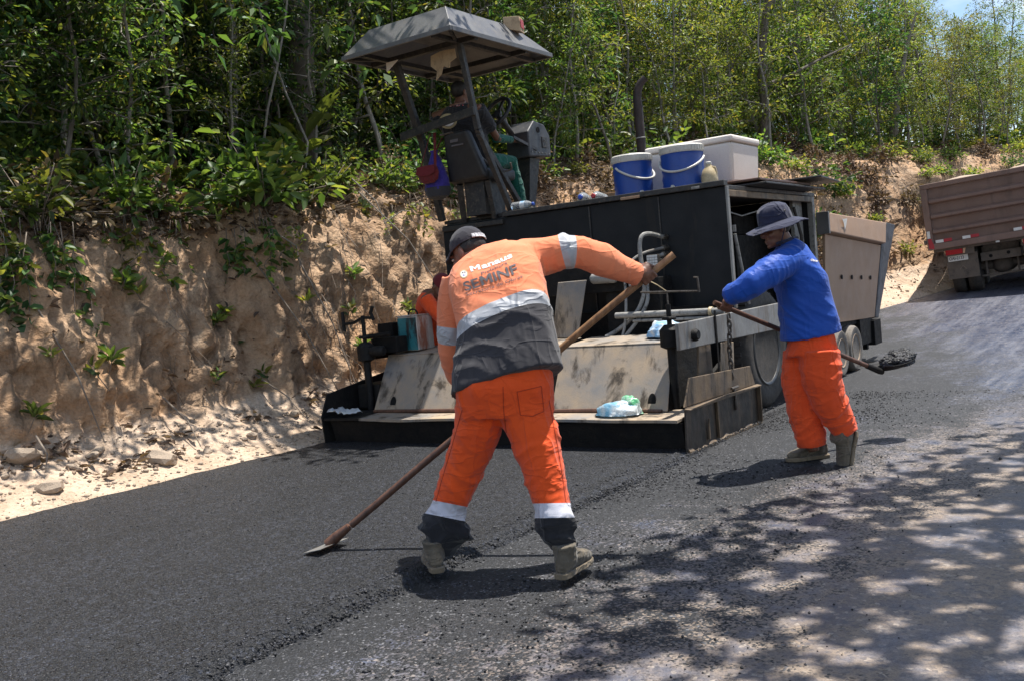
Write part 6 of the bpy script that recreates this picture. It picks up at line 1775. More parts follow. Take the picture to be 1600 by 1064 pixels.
def shrub_mesh(seed, h, n, size, mat, w=0.45):
    rng = np.random.default_rng(seed); rr = random.Random(seed); mb = MB(); C = []; O = []
    for k in range(n):
        az = rr.uniform(0, 6.28); el = rr.uniform(0.25, 1.4); ln = h * rr.uniform(0.45, 1.0)
        d = Vector((math.cos(az) * math.cos(el), math.sin(az) * math.cos(el), math.sin(el)))
        pts = [d * ln * s_ + Vector((0, 0, -0.25 * ln * s_ * s_ * math.cos(el))) for s_ in (0, .5, 1)]
        mb.tube([pts[0] - Vector((0, 0, .1))] + pts[1:], [0.008, 0.006, 0.003], 4)
        for s_ in (0.45, 0.7, 1.0):
            C.append(pts[0].lerp(pts[1], s_ * 2) if s_ < .5 else pts[1].lerp(pts[2], s_ * 2 - 1)); O.append(d)
    cm = leaf_mesh('shrub_leaves', [clump(rng, np.array(C), 6, 0.13, size, np.array(O), True, 0.3, w)], mat)
    tm = mesh_from('shrub_stems', mb.v, mb.f, True); tm.materials.append(M['twig'])
    return tm, cm


SHRUB = [shrub_mesh(60 + i, hh, nn, sz, M[mt]) for i, (hh, nn, sz, mt) in enumerate([(0.75, 16, 0.12, 'leaf'), (1.0, 20, 0.13, 'leaf_deep'), (0.55, 12, 0.11, 'leaf_lime'), (0.9, 16, 0.17, 'leaf'), (0.6, 16, 0.10, 'leaf_dry')])]


def rosette_mesh(seed, n, L_, w, mat):
    rng = np.random.default_rng(seed); az = np.arange(n) * 2.4; el = 0.2 + 0.9 * rng.random(n)
    D = np.stack([np.cos(az) * np.cos(el), np.sin(az) * np.cos(el), np.sin(el)], 1)
    P = D * 0.05 + np.array([0, 0, 0.25]) * rng.random((n, 1))
    cm = leaf_mesh('rosette', [leaf_geo(P, D, L_ * (0.7 + 0.5 * rng.random(n)), w, True, rng)], mat)
    mb = MB().tube([(0, 0, -0.3), (0.01, 0, 0.0), (0, 0, 0.25)], [0.012, 0.01, 0.006], 5)
    tm = mesh_from('rosette_stem', mb.v, mb.f, True); tm.materials.append(M['twig'])
    return tm, cm


ROSE = [rosette_mesh(80, 16, 0.36, 0.34, M['leaf']), rosette_mesh(81, 13, 0.42, 0.30, M['leaf_lime']), rosette_mesh(82, 11, 0.28, 0.4, M['leaf_deep'])]


def palm_mesh(seed, nf, ln, mat):
    rr = random.Random(seed); rng = np.random.default_rng(seed); mb = MB(); P = []; D = []; L_ = []
    mb.tube([(0, 0, -.3), (0, 0, .15)], [0.03, 0.02], 6)
    for k in range(nf):
        az = k * 2.4; el = rr.uniform(0.5, 1.2); d = Vector((math.cos(az), math.sin(az), 0)); pts = []
        for i in range(9):
            t = i / 8; pts.append(d * ln * math.cos(el) * t * (1 + .2 * t) + Vector((0, 0, 0.15 + ln * math.sin(el) * t - 0.75 * ln * t * t * 0.7)))
        mb.tube(pts, [0.010 * (1 - 0.8 * i / 8) + .002 for i in range(9)], 5)
        s = d.cross(Vector((0, 0, 1)))
        for i in range(34):
            t = 0.18 + 0.8 * i / 33; q = t * 8; j = min(7, int(q)); p = pts[j].lerp(pts[j + 1], q - j); ax = (pts[j + 1] - pts[j]).normalized()
            for sg in (-1, 1):
                P.append(p); D.append(ax * 0.7 + s * sg * 0.9 + Vector((0, 0, -.15))); L_.append(0.30 * ln * math.sin(PI * (0.15 + 0.8 * t)) + .05)
    cm = leaf_mesh('palm_fronds', [leaf_geo(np.array(P), np.array(D), np.array(L_), 0.13, True, rng)], mat)
    tm = mesh_from('palm_stem', mb.v, mb.f, True); tm.materials.append(M['twig'])
    return tm, cm


PALM = [palm_mesh(90, 8, 1.0, M['leaf']), palm_mesh(91, 7, 0.8, M['leaf_lime'])]


def pair(name, cname, meshes, p, rz, sc, label, cat, group, tilt=(0, 0)):
    o = thing(name, label, cat, p, rz, group); o.scale = (sc, sc, sc); o.rotation_euler = (tilt[0], tilt[1], rz)
    link('stems', meshes[0], None, o); link(cname, meshes[1], None, o)
    return o


TL = [('tall mid-green forest tree with dark bark rising above the bank', 'mid-green forest trees'), ('tall lime-leaved forest tree with pale bark above the bank', 'lime-leaved forest trees'),
      ('tall deep-green forest tree with dark bark above the bank', 'deep-green forest trees'), ('tall mid-green forest tree with pale bark above the bank', 'pale-barked forest trees')]
SL = [('slender mid-green sapling with pale stem growing on the bank top', 'mid-green saplings'), ('slender deep-green sapling with dark stem growing on the bank top', 'deep-green saplings'),
      ('slender lime-leaved sapling growing on the bank top', 'lime-leaved saplings'), ('slender deep-green sapling with pale stem growing on the bank top', 'pale-stemmed deep-green saplings')]
HL = [('low mid-green leafy shrub on the forest edge', 'mid-green shrubs'), ('low deep-green leafy shrub on the forest edge', 'deep-green shrubs'), ('low lime-green leafy shrub on the forest edge', 'lime-green shrubs'),
      ('coarse-leaved mid-green shrub on the forest edge', 'coarse-leaved shrubs'), ('dry brown withered bush on the rim of the bank', 'withered bushes')]


def forest():
    rr = random.Random(3); taken = []

    def ok(p, d):
        for q in taken:
            if (q - p).length < d: return False
        taken.append(p); return True

    def vis(p, top):
        x, y = pix(p); x2, y2 = pix(p + Vector((0, 0, top)))
        return -140 < x < 1740 and y2 < 560 and y > -260

    # tall trees, front to back
    n = 0
    for _ in range(5200):
        b = rr.uniform(-6, 48); s = rr.uniform(12.2, 16.3); p = bankW(b, s)
        x, y = pix(p)
        if not vis(p, 8): continue
        dep = p.y
        if not ok(p, (1.15 + 0.03 * dep if x < 1250 else 0.9 + 0.012 * dep) + 0.08 * max(0, s - 13)): continue
        k = rr.choices([0, 1, 2, 3], [3, 1 + 4 * (x > 850), 3 - 2.5 * (x > 850), 2])[0]
        sc = rr.uniform(0.75, 1.1)
        if x > 1330: sc *= float(np.interp(x, [1300, 1400, 1480, 1700], [0.88, 0.70, 0.58, 0.58])) * rr.choice([1, 1, 0.85, 1.15])
        place_tree('forest_tree', TALL[k], p, rr.uniform(0, 6.28), sc, TL[k][0], 'tree', TL[k][1], (rr.gauss(0, .05), rr.gauss(0, .05) + 0.05)); n += 1
        if n > 210: break
    taken.clear(); n = 0
    for _ in range(6000):
        b = rr.uniform(-5, 34); s = rr.uniform(11.0, 14.6); p = bankW(b, s)
        if not vis(p, 4) or not ok(p, 0.5 + 0.014 * p.y): continue
        x, y = pix(p); k = rr.choices([0, 1, 2, 3], [3, 2 - 1.3 * (x > 850), 1 + 4 * (x > 850), 3 - 2.5 * (x > 850)])[0]
        place_tree('sapling', SAP[k], p, rr.uniform(0, 6.28), rr.uniform(0.55, 1.1) * (0.75 if x > 1420 else 1.0), SL[k][0], 'sapling', SL[k][1], (rr.gauss(0, .09), rr.gauss(0, .09) + 0.05)); n += 1
        if n > 300: break
    taken.clear(); n = 0
    for _ in range(6000):
        b = rr.uniform(-4.5, 30) if rr.random() < .75 else rr.uniform(-4, 6); s = rr.uniform(9.9, 14.0)
        if rr.random() < 0.45 and b > 8: s = rr.uniform(5.5, 11)
        p = bankW(b, s)
        if not vis(p, 1) or not ok(p, 0.36 + 0.012 * p.y): continue
        k = rr.choices([0, 1, 2, 3, 4], [3, 3, 2 + 2 * (b > 7), 2, (2.6 if s < 11.6 else 0.4) + (7 if b > 8 and s < 11 else 0)])[0]
        pair('shrub', 'leaves', SHRUB[k], p, rr.uniform(0, 6.28), rr.uniform(0.6, 1.2), HL[k][0], 'shrub', HL[k][1]); n += 1
        if n > 320: break


forest()
for px, py, k, sc in [(885, 100, 1, 1.25), (905, 150, 0, 1.3), (870, 175, 0, 1.1), (760, 60, 1, 1.2)]:
    b, s, p = find_bank(px, 250)
    top = at(px, py, p.y + 0.3)
    o = pair('broadleaf_plant', 'leaves', ROSE[k], top, px * 1.0, sc, 'plant with long bright broad leaves in front of the forest, right of the paver canopy' if px > 800 else 'bright broad-leaved plant rising just behind the canopy roof', 'plant', 'broad-leaved plants' if px > 800 else None)
    base = bankW(b, s) - top
    link('tall_stem', mesh_from('tall_stem', *(lambda m: (m.v, m.f))(MB().tube([base / sc, base / sc * 0.5 + Vector((.06, 0, 0)), (0, 0, 0.05)], [0.018, 0.014, 0.01], 6)), True), M['twig'], o)
    o.rotation_euler = (0, 0, 0)
for i, (px, py, k, sc) in enumerate([(345, 250, 0, 1.0), (250, 300, 1, 0.7), (430, 255, 1, 0.8)]):
    b, s, p = find_bank(px, py)
    pair('palm_sapling', 'fronds', PALM[k], p, i * 1.3, sc, ['dark feathery palm sapling under the trees on the left bank', 'small pale feathery palm on the littered rim of the left bank', 'small feathery palm beside the mound on the left bank'][i], 'palm', None)


# vines and leafy sprays hanging over the cut
def vine_mesh(seed, ln, mat, size=0.10):
    rr = random.Random(seed); rng = np.random.default_rng(seed); mb = MB(); P = []; D = []
    for k in range(rr.randint(2, 4)):
        x = rr.uniform(-.12, .12); y = rr.uniform(-.1, .1); pts = [Vector((x, y, 0.1))]; l_ = ln * rr.uniform(.6, 1); m = 10
        for i in range(m):
            x += rr.gauss(0, .03); y += rr.gauss(0, .03); pts.append(Vector((x, y, -l_ * (i + 1) / m)))
        mb.tube(pts, [0.005] * (m + 1), 4)
        for i in range(1, m + 1):
            for q in range(rr.randint(1, 4)):
                P.append(pts[i] + Vector((rr.gauss(0, .03), rr.gauss(0, .03), rr.gauss(0, .03)))); D.append((rr.gauss(0, 1), rr.gauss(0, 1), -0.3 + rr.gauss(0, .4)))
    cm = leaf_mesh('vine_leaves', [leaf_geo(np.array(P), np.array(D), size * (0.7 + 0.6 * rng.random(len(P))), 0.5, True, rng)], mat)
    tm = mesh_from('vine_stems', mb.v, mb.f, True); tm.materials.append(M['twig'])
    return tm, cm


VINE = [vine_mesh(100, 0.9, M['leaf'], .11), vine_mesh(101, 1.2, M['leaf_deep'], .11), vine_mesh(102, 0.7, M['leaf_lime'], .10), vine_mesh(103, 1.3, M['leaf_deep'], .12)]
rr = random.Random(8)
VL = [('mid-green leafy vine hanging over the cut bank', 'mid-green vines'), ('deep-green leafy vine hanging over the cut bank', 'deep-green vines'), ('lime-green leafy vine hanging over the cut bank', 'lime-green vines'), ('long dark-leaved vine trailing down the cut bank', 'long dark vines')]
for i in range(92):
    b = rr.choice([rr.uniform(-4.2, -2.0), rr.uniform(-3.5, 1.6), rr.uniform(-3, 5)]); s = rr.uniform(9.0, 11.4) if b > -2.4 else rr.uniform(7.2, 10.8); k = rr.randrange(4)
    p = bankW(b, s) + U * 0.10
    pair('hanging_vine', 'leaves', VINE[k], p, rr.uniform(0, 6.28), rr.uniform(0.6, 1.15), VL[k][0], 'vine', VL[k][1])
for i in range(20):
    b = rr.uniform(-3.6, 3.0); s = rr.uniform(4.4, 8.5); p = bankW(b, s) + U * 0.02; k = i % 3
    pair('seedling', 'leaves', ROSE[k], p, rr.uniform(0, 6.28), rr.uniform(0.25, 0.5), ['small mid-green seedling sprouting from the bare cut face', 'small lime-green seedling sprouting from the bare cut face', 'small deep-green seedling sprouting from the bare cut face'][k], 'seedling', 'seedlings on the cut face %s' % 'abc'[k], (0.0, 0.5))


# lianas between the trees, broad-leaved plants along the rim
def lianas():
    r5 = random.Random(31)
    for i in range(26):
        b, s, p = find_bank(r5.uniform(20, 1300), r5.uniform(215, 300)); h_ = r5.uniform(2.5, 5.5); q = []
        for k in range(8):
            t = k / 7; q.append(Vector((math.sin(t * 3.0 + i) * .35 + r5.gauss(0, .05), math.cos(t * 2.3 + i) * .3 + r5.gauss(0, .05), h_ * (1 - t) ** 1.1)))
        o = thing('liana', 'thin bare liana hanging between the forest trees', 'liana', p, 0, 'lianas in the forest')
        part('stem', M['bark_pale' if i % 3 else 'bark'], o, lambda m: m.tube(q, [0.012] * 4 + [.014] * 4, 6), smooth=True)
    for i in range(18):
        b, s, p = find_bank(r5.uniform(0, 1350), r5.uniform(235, 320)); k = i % 3
        pair('broadleaf_plant', 'leaves', ROSE[k], p + Vector((0, 0, .15)), r5.uniform(0, 6), r5.uniform(0.9, 1.6), ['mid-green broad-leaved plant rooted on the rim of the bank', 'lime-green long-leaved plant rooted on the rim of the bank', 'deep-green broad-leaved plant rooted on the rim of the bank'][k], 'plant', 'rim plants %s' % ['mid-green', 'lime', 'deep-green'][k])


lianas()


# dry stuff: leaf litter, twigs and root hairs on bank and rim
def litter():
    P = []; D = []; L_ = []
    r2 = random.Random(12)
    for _ in range(19000):
        b = r2.uniform(-5, 9) if r2.random() < .75 else r2.uniform(9, 24); t = r2.random()
        s = r2.uniform(9.3, 13.5) if t < .72 else r2.uniform(4.2, 9.3) if t < 0.82 else r2.uniform(2.2, 4.4)
        if t >= .72 and N3(b * 1.2, s * 0.6, 4) < 0.12: continue
        p = bankW(b, s) + Vector((0, 0, r2.uniform(0, .03))) + U * 0.02; P.append(p); D.append((r2.gauss(0, 1), r2.gauss(0, 1), r2.gauss(0, .35))); L_.append(r2.uniform(0.04, 0.12))
    me = leaf_mesh('litter', [leaf_geo(np.array(P), np.array(D), np.array(L_), 0.45, True)], M['leaf_dry'])
    tag(link('leaf_litter', me), 'dry brown fallen leaves covering the rim and ledges of the bank', 'leaf litter', kind='stuff')
    mb = MB()
    for _ in range(3000):
        b = r2.uniform(-5, 8) if r2.random() < .7 else r2.uniform(8, 24); hang = r2.random() < .5
        s = r2.uniform(5, 10.3) if hang else r2.uniform(9.5, 12.8)
        if hang and N3(b * 0.9, 5.5, 1) < -0.05: continue
        p = bankW(b, s) + U * 0.03; l_ = r2.uniform(.15, .7)
        d = Vector((r2.gauss(0, .25), r2.gauss(0, .25), -1)) if hang else Vector((r2.gauss(0, 1), r2.gauss(0, 1), r2.gauss(.15, .35)))
        d = d.normalized() * l_ + (U * 0.12 * l_ if hang else Vector())
        m1 = p + d * .5 + Vector((r2.gauss(0, .05), r2.gauss(0, .05), r2.gauss(0, .03))); r_ = r2.uniform(.0025, .0065) if hang else r2.uniform(.002, .006)
        mb.tube([p, m1, p + d], [r_, r_ * .8, r_ * .4], 3)
    me = mesh_from('twigs', mb.v, mb.f); me.materials.append(M['twig'])
    tag(link('dry_twigs', me), 'tangle of dry twigs and root hairs hanging on the bank', 'twigs', kind='stuff')


litter()


def branch(name, pts, r0, r1, mat, label, cat, forks=()):
    p = [Vector(q) for q in pts]; n = len(p); o = thing(name, label, cat, p[0])
    part('stem', mat, o, lambda m: m.tube([q - p[0] for q in p], [r0 + (r1 - r0) * i / (n - 1) for i in range(n)], 8), smooth=True)
    for a, b, r_ in forks:
        part('fork', mat, o, lambda m: m.tube([Vector(a) - p[0], (Vector(a) + Vector(b)) / 2 - p[0] + Vector((.02, 0, .03)), Vector(b) - p[0]], [r_, r_ * .7, r_ * .35], 6), smooth=True)
    return o


def pxl(l, y): return [at(a, b, y + (c if len(t) > 2 else 0)) for t in l for a, b, c in [tuple(t) + ((0,) if len(t) == 2 else ())]]


b, s, p = find_bank(240, 300); y = p.y - 0.5
branch('fallen_branch', pxl([(222, 288), (245, 255), (270, 222), (288, 178)], y), 0.022, 0.012, M['bark_pale'], 'pale bare fallen branch leaning across the littered rim of the left bank', 'branch', [(at(275, 215, y), at(310, 205, y + .3), .008), (at(285, 190, y), at(325, 175, y), .006)])
b, s, p = find_bank(172, 200)
branch('broken_trunk', [p, *pxl([(172, 150), (163, 120), (155, 92)], p.y)], 0.05, 0.055, M['bark_pale'], 'leaning pale broken trunk standing on the left bank', 'dead trunk')
b, s, p = find_bank(484, 190)
branch('bare_trunk', [p - Vector((0, 0, .3)), *pxl([(483, 100), (480, 30), (478, -60), (476, -200)], p.y)], 0.07, 0.055, M['bark_pale'], 'straight pale grey tree trunk behind the left end of the canopy roof', 'tree trunk')
b, s, p = find_bank(553, 235)
branch('bare_trunk', [p - Vector((0, 0, .2)), *pxl([(556, 190), (562, 140), (566, 60), (568, -60)], p.y)], 0.028, 0.016, M['bark_pale'], 'thin pale trunk under the left overhang of the canopy roof', 'tree trunk')
b, s, p = find_bank(100, 190)
branch('bare_trunk', [p - Vector((0, 0, .2)), *pxl([(104, 150), (112, 80), (118, 0), (122, -120)], p.y)], 0.045, 0.03, M['bark'], 'dark slim trunk beside the leaning broken trunk', 'tree trunk')
b, s, p = find_bank(1192, 230)
branch('crooked_tree_trunk', [p - Vector((0, 0, .3)), *pxl([(1195, 170), (1190, 120), (1192, 60), (1200, 0), (1215, -80)], p.y - .6)], 0.13, 0.08, M['bark'], 'crooked grey trunk with bent limbs above the foam box', 'tree trunk',
       [(at(1196, 135, p.y - .6), at(1235, 118, p.y - .6), .06), (at(1235, 118, p.y - .6), at(1330, 70, p.y - .3), .045), (at(1192, 60, p.y - .6), at(1150, 90, p.y - .4), .05), (at(1150, 90, p.y - .4), at(1118, 160, p.y - .2), .04), (at(1200, 10, p.y - .6), at(1240, -30, p.y - .6), .05)])
b, s, p = find_bank(1400, 230)
branch('bare_trunk', [p - Vector((0, 0, .3)), *pxl([(1398, 190), (1408, 120), (1420, 60), (1432, 20)], p.y - .5)], 0.10, 0.03, M['bark_pale'], 'pale forked trunk above the left edge of the dump truck', 'tree trunk', [(at(1405, 130, p.y - .5), at(1385, 90, p.y - .5), .04)])
r3 = random.Random(4)
for i in range(9):
    b = r3.uniform(-3.5, 1.5); p = bankW(b, r3.uniform(4.5, 9.5)) + U * 0.05; q = bankW(b + r3.uniform(-.5, .5), r3.uniform(2.6, 4.2)) + U * 0.03 + Vector((0, 0, .03))
    m_ = (p + q) / 2 + U * 0.10
    branch('dry_stick', [p, m_, q], 0.010, 0.005, M['twig'], 'thin dry stick leaning against the cut face of the bank', 'stick')['group'] = 'dry sticks on the bank'
for px0, py0, px1, py1 in [(550, 280, 610, 370), (560, 300, 700, 470), (440, 370, 470, 420), (600, 350, 640, 330)]:
    q0 = None
    b = (px0 - 300) / 95.0
    y = bankW(np.clip(b, -3, 4), 7).y - 0.25
    branch('dead_root', pxl([(px0, py0), ((px0 + px1) / 2 + 8, (py0 + py1) / 2 - 10), (px1, py1)], y), 0.009, 0.004, M['bark_pale'], 'pale dead root dangling over the sunlit cut face beside the paver', 'root')['group'] = 'dead roots beside the paver'


# big trees leaning over the road, crowns above the view: they throw the dappled shade
def overhang(name, base, mid, label, group, shade, hmin, hmax, dens, lsize, seed, mat, gaps=None):
    """shade(r) -> ground point where the crown's shadow falls; crown leaves hang along the sun's ray above it"""
    rng = np.random.default_rng(seed); r4 = random.Random(seed); C = []
    for _ in range(dens):
        g = shade(r4)
        if g is None: continue
        h_ = r4.uniform(hmin, hmax); C.append(np.array(g) + np.array(SUN) / SUN.z * h_)
    C = np.array(C); o = thing(name, label, 'tree', base, 0, group); o0 = Vector(base)
    if gaps:
        # crown shaped for the light: leaves over each chosen sun fleck are left out
        m = len(C); P = np.repeat(C, 9, 0) + nrm(rng.normal(size=(m * 9, 3)) * np.array([1, 1, .6])) * 0.26 * rng.random((m * 9, 1)) ** 0.6
        D = nrm(rng.normal(size=P.shape) * np.array([1, 1, .3])); Ls = lsize * (0.6 + 0.7 * rng.random(len(P)))
        lm = P + D * Ls[:, None] * 0.5; G = lm[:, :2] - np.array(SUN)[:2] / SUN.z * lm[:, 2:3]; keep = np.ones(len(P), bool)
        for gx, gy, gr in gaps: keep &= ((G[:, 0] - gx) ** 2 + (G[:, 1] - gy) ** 2) > (gr + Ls * 0.22) ** 2
        geo = leaf_geo(P[keep] - np.array(o0), D[keep], Ls[keep], 0.5, False, rng)
    else: geo = clump(rng, C - np.array(o0), 9, 0.26, lsize, None, False)
    me = leaf_mesh('overhang_crown', [geo], M[mat]); link('crown', me, None, o)
    mb = MB(); cen = Vector(C.mean(0)); fork = Vector(mid)
    mb.tube([Vector((0, 0, -.3)), (fork - o0) * 0.5 + Vector((.15, .1, 0)), fork - o0], [0.22, 0.17, 0.12], 9)
    for i in r4.sample(range(len(C)), min(26, len(C))):
        e = Vector(C[i]); mb.tube([fork - o0, (fork * .45 + e * .55) - o0 + Vector((0, 0, .35)), e - o0], [0.06, 0.035, 0.008], 5)
    me = mesh_from('overhang_trunk', mb.v, mb.f, True); me.materials.append(M['bark']); link('trunk', me, None, o)


def in_poly(x, y, P_):
    c = False; n = len(P_); j = n - 1
    for i in range(n):
        if (P_[i][1] > y) != (P_[j][1] > y) and x < (P_[j][0] - P_[i][0]) * (y - P_[i][1]) / (P_[j][1] - P_[i][1]) + P_[i][0]: c = not c
        j = i
    return c


FLECK = [(-0.2, 2.0), (0.2, 3.6), (0.6, 4.7), (1.1, 5.2), (2.4, 5.9), (3.6, 6.9), (5.0, 8.2), (7.5, 9.2), (7.5, 1.5), (2, 0.5)]


_g = random.Random(21); GAPS = []
_tries = 0
while len(GAPS) < 1150 and _tries < 14000:
    _tries += 1
    _x, _y = _g.uniform(-.4, 7), _g.uniform(1, 9)
    _r = _g.uniform(.02, .075)
    if _g.random() < 0.65 + 0.7 * N3(_x * 1.1, _y * 1.1, 5) and all((a - _x) ** 2 + (b_ - _y) ** 2 > (r_ + _r + .06) ** 2 for a, b_, r_ in GAPS): GAPS.append((_x, _y, _r))


def shade_r(r):
    x = r.uniform(-0.5, 7.5); y = r.uniform(0.5, 9.5)
    return (x, y, 0) if in_poly(x, y, FLECK) else None


overhang('overhanging_tree', (8.2, 3.5, -0.2), (6.8, 5.0, 4.8), 'broad tree leaning over the right side of the road', None, shade_r, 5.0, 6.2, 5200, 0.20, 5, 'leaf_shade', GAPS)


def shade_l(r):
    b = r.uniform(-6, 2.4); s = r.uniform(3.0, 10.5); p = bankW(b, s)
    if b > 0.0 and r.random() < 0.7 * b: return None
    return (p.x, p.y, p.z)


overhang('overhanging_tree', tuple(bankW(-2.5, 12.3)), tuple(bankW(-2.2, 11.5) + Vector((0, 0, 3.6))), 'broad tree leaning out over the cut face of the left bank', None, shade_l, 3.6, 5.6, 420, 0.16, 6, 'leaf_deep')


def shade_c(r):
    return tuple(Wd(r.uniform(-4.1, -2.2), r.uniform(0.3, 2.8), 3.9))


overhang('overhanging_tree', tuple(bankW(3.0, 12.3)), tuple(bankW(2.8, 12.0) + Vector((0, 0, 3.8))), 'slim tree reaching out above the paver canopy', None, shade_c, 2.2, 3.6, 34, 0.16, 9, 'leaf')
# ------------------------------------------------------------------ dump truck up the road, seen from behind
TY = 20.0
tl = at(1484, 462, TY)                    # outer foot of the left rear tyres
T_R = rad(4.0)
ang = rad(-31.0)
trk = thing('dump_truck', 'brown dusty dump truck standing up the road with its tailgate shut', 'dump truck', tl, ang)
trk.rotation_euler = (0, -T_R, ang)
tb, td = M['truck_brown'], M['truck_dust']
Wt = 2.62; xo = -0.28


def tp(name, mat, fn, parent=None, **kw):
    kw.setdefault('bevel', 0.008)
    return part(name, mat, parent or trk, fn, **kw)


z0, z1 = 0.98, 2.36
tg = tp('tailgate', tb, lambda m: m.box(xo + .05, xo + Wt - .05, -0.02, 0.03, z0 + .06, z1 - .06))
for k in range(4):
    z = z0 + .06 + (z1 - z0 - .12) * (k) / 4
    if k: part('tailgate_rib', tb, tg, lambda m: m.hexa([(xo + .14, -.125, z - .03), (xo + Wt - .14, -.125, z - .03), (xo + Wt - .14, -.021, z - .06), (xo + .14, -.021, z - .06), (xo + .14, -.125, z + .02), (xo + Wt - .14, -.125, z + .02), (xo + Wt - .14, -.021, z + .07), (xo + .14, -.021, z + .07)]), bevel=0.006)
part('tailgate_rim', tb, tg, lambda m: (m.box(xo, xo + Wt, -.09, .04, z1 - .10, z1), m.box(xo, xo + Wt, -.10, .04, z0, z0 + .13)), bevel=0.012)
part('tailgate_post', tb, tg, lambda m: m.box(xo, xo + .13, -.085, .04, z0 + .131, z1 - .101), bevel=0.01)
part('tailgate_post', tb, tg, lambda m: m.box(xo + Wt - .13, xo + Wt, -.085, .04, z0 + .131, z1 - .101), bevel=0.01)
tp('body_side', tb, lambda m: m.box(xo + .02, xo + .08, 0.041, 4.6, z0, z1))
tp('body_side', tb, lambda m: m.box(xo + Wt - .08, xo + Wt - .02, 0.041, 4.6, z0, z1))
tp('body_floor', td, lambda m: m.box(xo + .09, xo + Wt - .09, 0.042, 4.6, z0 - .05, z0 + .05))
tp('body_front', tb, lambda m: m.box(xo + .02, xo + Wt - .02, 4.61, 4.68, z0, z1 + .1))
tp('load', M['stone'], lambda m: [m.ellipsoid((xo + .75 + .62 * k, 0.9 + .5 * (k % 2), z1 - .10), (.6, 0, 0), (0, .8, 0), (0, 0, .20), 12, 7) for k in range(3)] and None, smooth=True)
tp('hinge_pin', td, lambda m: (m.cyl((xo - .06, -.03, z0 + .18), (xo - .001, -.03, z0 + .18), .05),))
tp('hinge_pin', td, lambda m: (m.cyl((xo - .05, -.01, z0 + .95), (xo - .001, -.01, z0 + .95), .04),))
for k, x in enumerate((.17, .68, 1.62, 2.1)):
    tp('reflector_white', M['white_paint'], lambda m: m.box(xo + x, xo + x + .15, -.106, -.102, z0 + .145 - .01, z0 + .195), bevel=0)
    tp('reflector_red', M['red_paint'], lambda m: m.box(xo + x + .155, xo + x + .31, -.106, -.102, z0 + .147 - .01, z0 + .2), bevel=0)
tp('reflector_white', M['white_paint'], lambda m: m.box(xo + .02, xo + .08, -.089, -.086, z0 + .25, z0 + .40), bevel=0)
tp('reflector_red', M['red_paint'], lambda m: m.plate([(xo + .03, -.104, z0 + .04), (xo + .13, -.104, z0 + .02), (xo + .13, -.104, z0 + .10), (xo + .09, -.104, z0 + .24), (xo + .03, -.104, z0 + .24)], (0, .003, 0)), bevel=0)
for sg, xa in ((0, xo + .29), (1, xo + Wt - .29 - .60)):
    mf = tp('mud_flap', M['truck_dust'], lambda m: m.box(xa, xa + .60, .16, .185, .31, .83))
    part('flap_emblem', M['stone'], mf, lambda m: (m.bar((xa + .24, .156, .50), (xa + .30, .156, .58), .004, .012, (0, -1, 0)), m.bar((xa + .30, .156, .58), (xa + .36, .156, .50), .004, .012, (0, -1, 0))), bevel=0)
    lp = tp('lamp_bar', td, lambda m: m.box(xa - .02, xa + .56, .08, .14, .80, .97))
    part('tail_light', M['tail_red'], lp, lambda m: m.box(xa + .02, xa + .34, .05, .079, .83, .95))
    part('indicator', M['tail_amber'], lp, lambda m: m.plate([(xa + .345, .05, .83), (xa + .38, .05, .83), (xa + .41, .05, .95), (xa + .36, .05, .95)], (0, .029, 0)))
    part('indicator', M['tail_amber'], lp, lambda m: m.plate([(xa - .0, .05, .95), (xa + .015, .05, .95), (xa + .015, .05, .86), (xa + .0, .05, .88)], (0, .029, 0)))
    for wx in (xa + .04, xa + .34):
        for yy in (.72, 2.05):
            w = empty('wheel', (0, 0, 0), 0, trk)
            part('tyre', M['rubber'], w, lambda m: m.lathe((wx, yy, .50), (1, 0, 0), [(.30, 0), (.47, .01), (.50, .05), (.50, .21), (.47, .25), (.30, .26)], 36), smooth=True)
            part('rim', M['rim_steel'], w, lambda m: m.lathe((wx + .02, yy, .50), (1, 0, 0), [(.12, .06), (.28, .02), (.305, .0), (.305, .22), (.1, .2)], 28), smooth=True)
plt = tp('licence_plate', M['white_paint'], lambda m: m.box(xo + .33, xo + .71, .140, .155, .685, .805), bevel=0.003)
tp('rear_crossmember', td, lambda m: (m.box(xo + .93, xo + 1.68, .30, .42, .60, .78), m.box(xo + .98, xo + 1.62, .44, .5, .78, .96)))
tp('hitch_hole', M['dark_void'], lambda m: (m.lathe((xo + 1.12, .298, .69), (0, -1, 0), [(.035, 0), (.035, .004)], 14),), bevel=0)
tp('hitch_hole', M['dark_void'], lambda m: (m.lathe((xo + 1.45, .298, .71), (0, -1, 0), [(.035, 0), (.035, .004)], 14),), bevel=0)
tp('chassis_rail', td, lambda m: m.box(xo + .95, xo + 1.05, .45, 7.2, .62, .9))
tp('chassis_rail', td, lambda m: m.box(xo + 1.55, xo + 1.65, .45, 7.2, .62, .9))
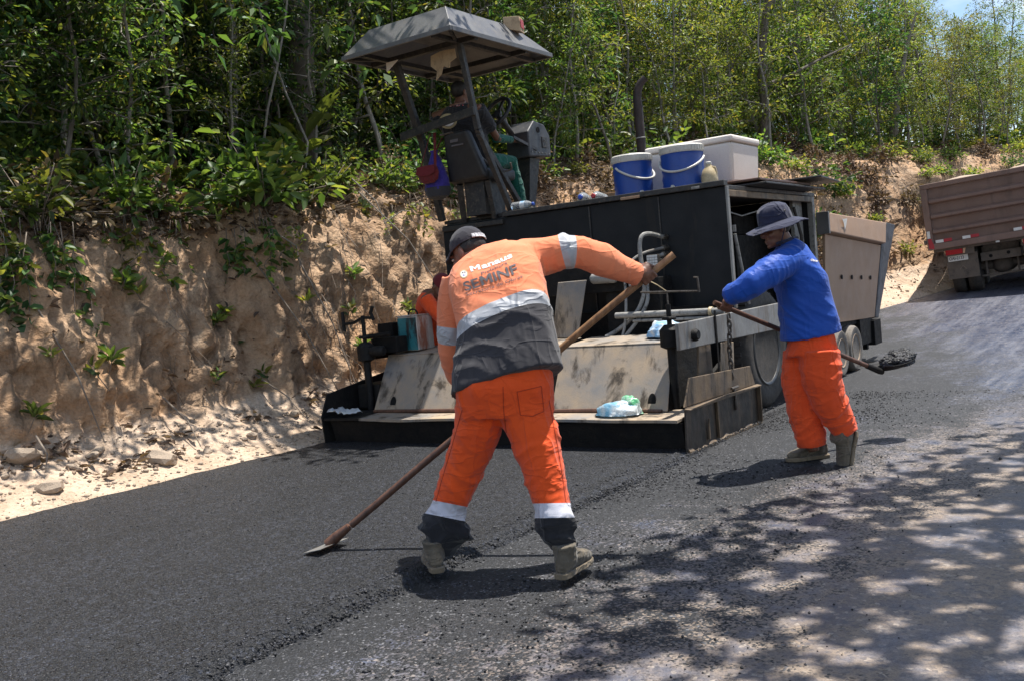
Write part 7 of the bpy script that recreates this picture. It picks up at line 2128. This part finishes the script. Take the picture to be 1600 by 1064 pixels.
tp('axle', td, lambda m: (m.cyl((xo + .5, .72, .5), (xo + 2.1, .72, .5), .09), m.ellipsoid((xo + 1.3, .72, .5), (.22, 0, 0), (0, .2, 0), (0, 0, .2))), smooth=True)
tp('axle', td, lambda m: (m.cyl((xo + .5, 2.05, .5), (xo + 2.1, 2.05, .5), .09), m.ellipsoid((xo + 1.3, 2.05, .5), (.22, 0, 0), (0, .2, 0), (0, 0, .2))), smooth=True)
tp('under_guard', td, lambda m: (m.box(xo + .99, xo + 1.03, .42, .46, .30, .6), m.box(xo + 1.58, xo + 1.62, .42, .46, .30, .6), m.box(xo + .9, xo + 1.7, .40, .44, .28, .32)))
tp('body_lamp', M['cooler_white'], lambda m: m.box(xo + 1.27, xo + 1.34, -.085, -.03, z0 - .04, z0 - .002))
tp('cab', td, lambda m: (m.box(xo + .1, xo + Wt - .1, 5.0, 6.9, .8, 2.55), m.box(xo + .1, xo + Wt - .1, 6.9, 7.3, .5, 1.5)), bevel=0.05)
for xx in (xo + .12, xo + Wt - .42):
    w = empty('wheel', (0, 0, 0), 0, trk)
    part('tyre', M['rubber'], w, lambda m: m.lathe((xx, 6.1, .50), (1, 0, 0), [(.30, 0), (.47, .01), (.50, .05), (.50, .25), (.47, .29), (.30, .30)], 36), smooth=True)
    part('rim', M['rim_steel'], w, lambda m: m.lathe((xx + .02, 6.1, .50), (1, 0, 0), [(.12, .06), (.28, .02), (.305, .0), (.305, .22), (.1, .2)], 28), smooth=True)


def text_mesh(txt, size, bold=0.0, extrude=0.0):
    cu = bpy.data.curves.new('lettering', 'FONT'); cu.body = txt; cu.size = size; cu.offset = bold; cu.extrude = extrude
    o = bpy.data.objects.new('lettering', cu); COL.objects.link(o); bpy.context.view_layer.update()
    me = bpy.data.meshes.new_from_object(o.evaluated_get(bpy.context.evaluated_depsgraph_get()))
    bpy.data.objects.remove(o); return me


me = text_mesh('OAI-2133', 0.088, 0.003)
for v_ in me.vertices: v_.co = Vector((xo + .35 + v_.co.x * 0.80, .1375 - 0.001, .715 + v_.co.y))
link('plate_number', me, M['print_grey'], plt)
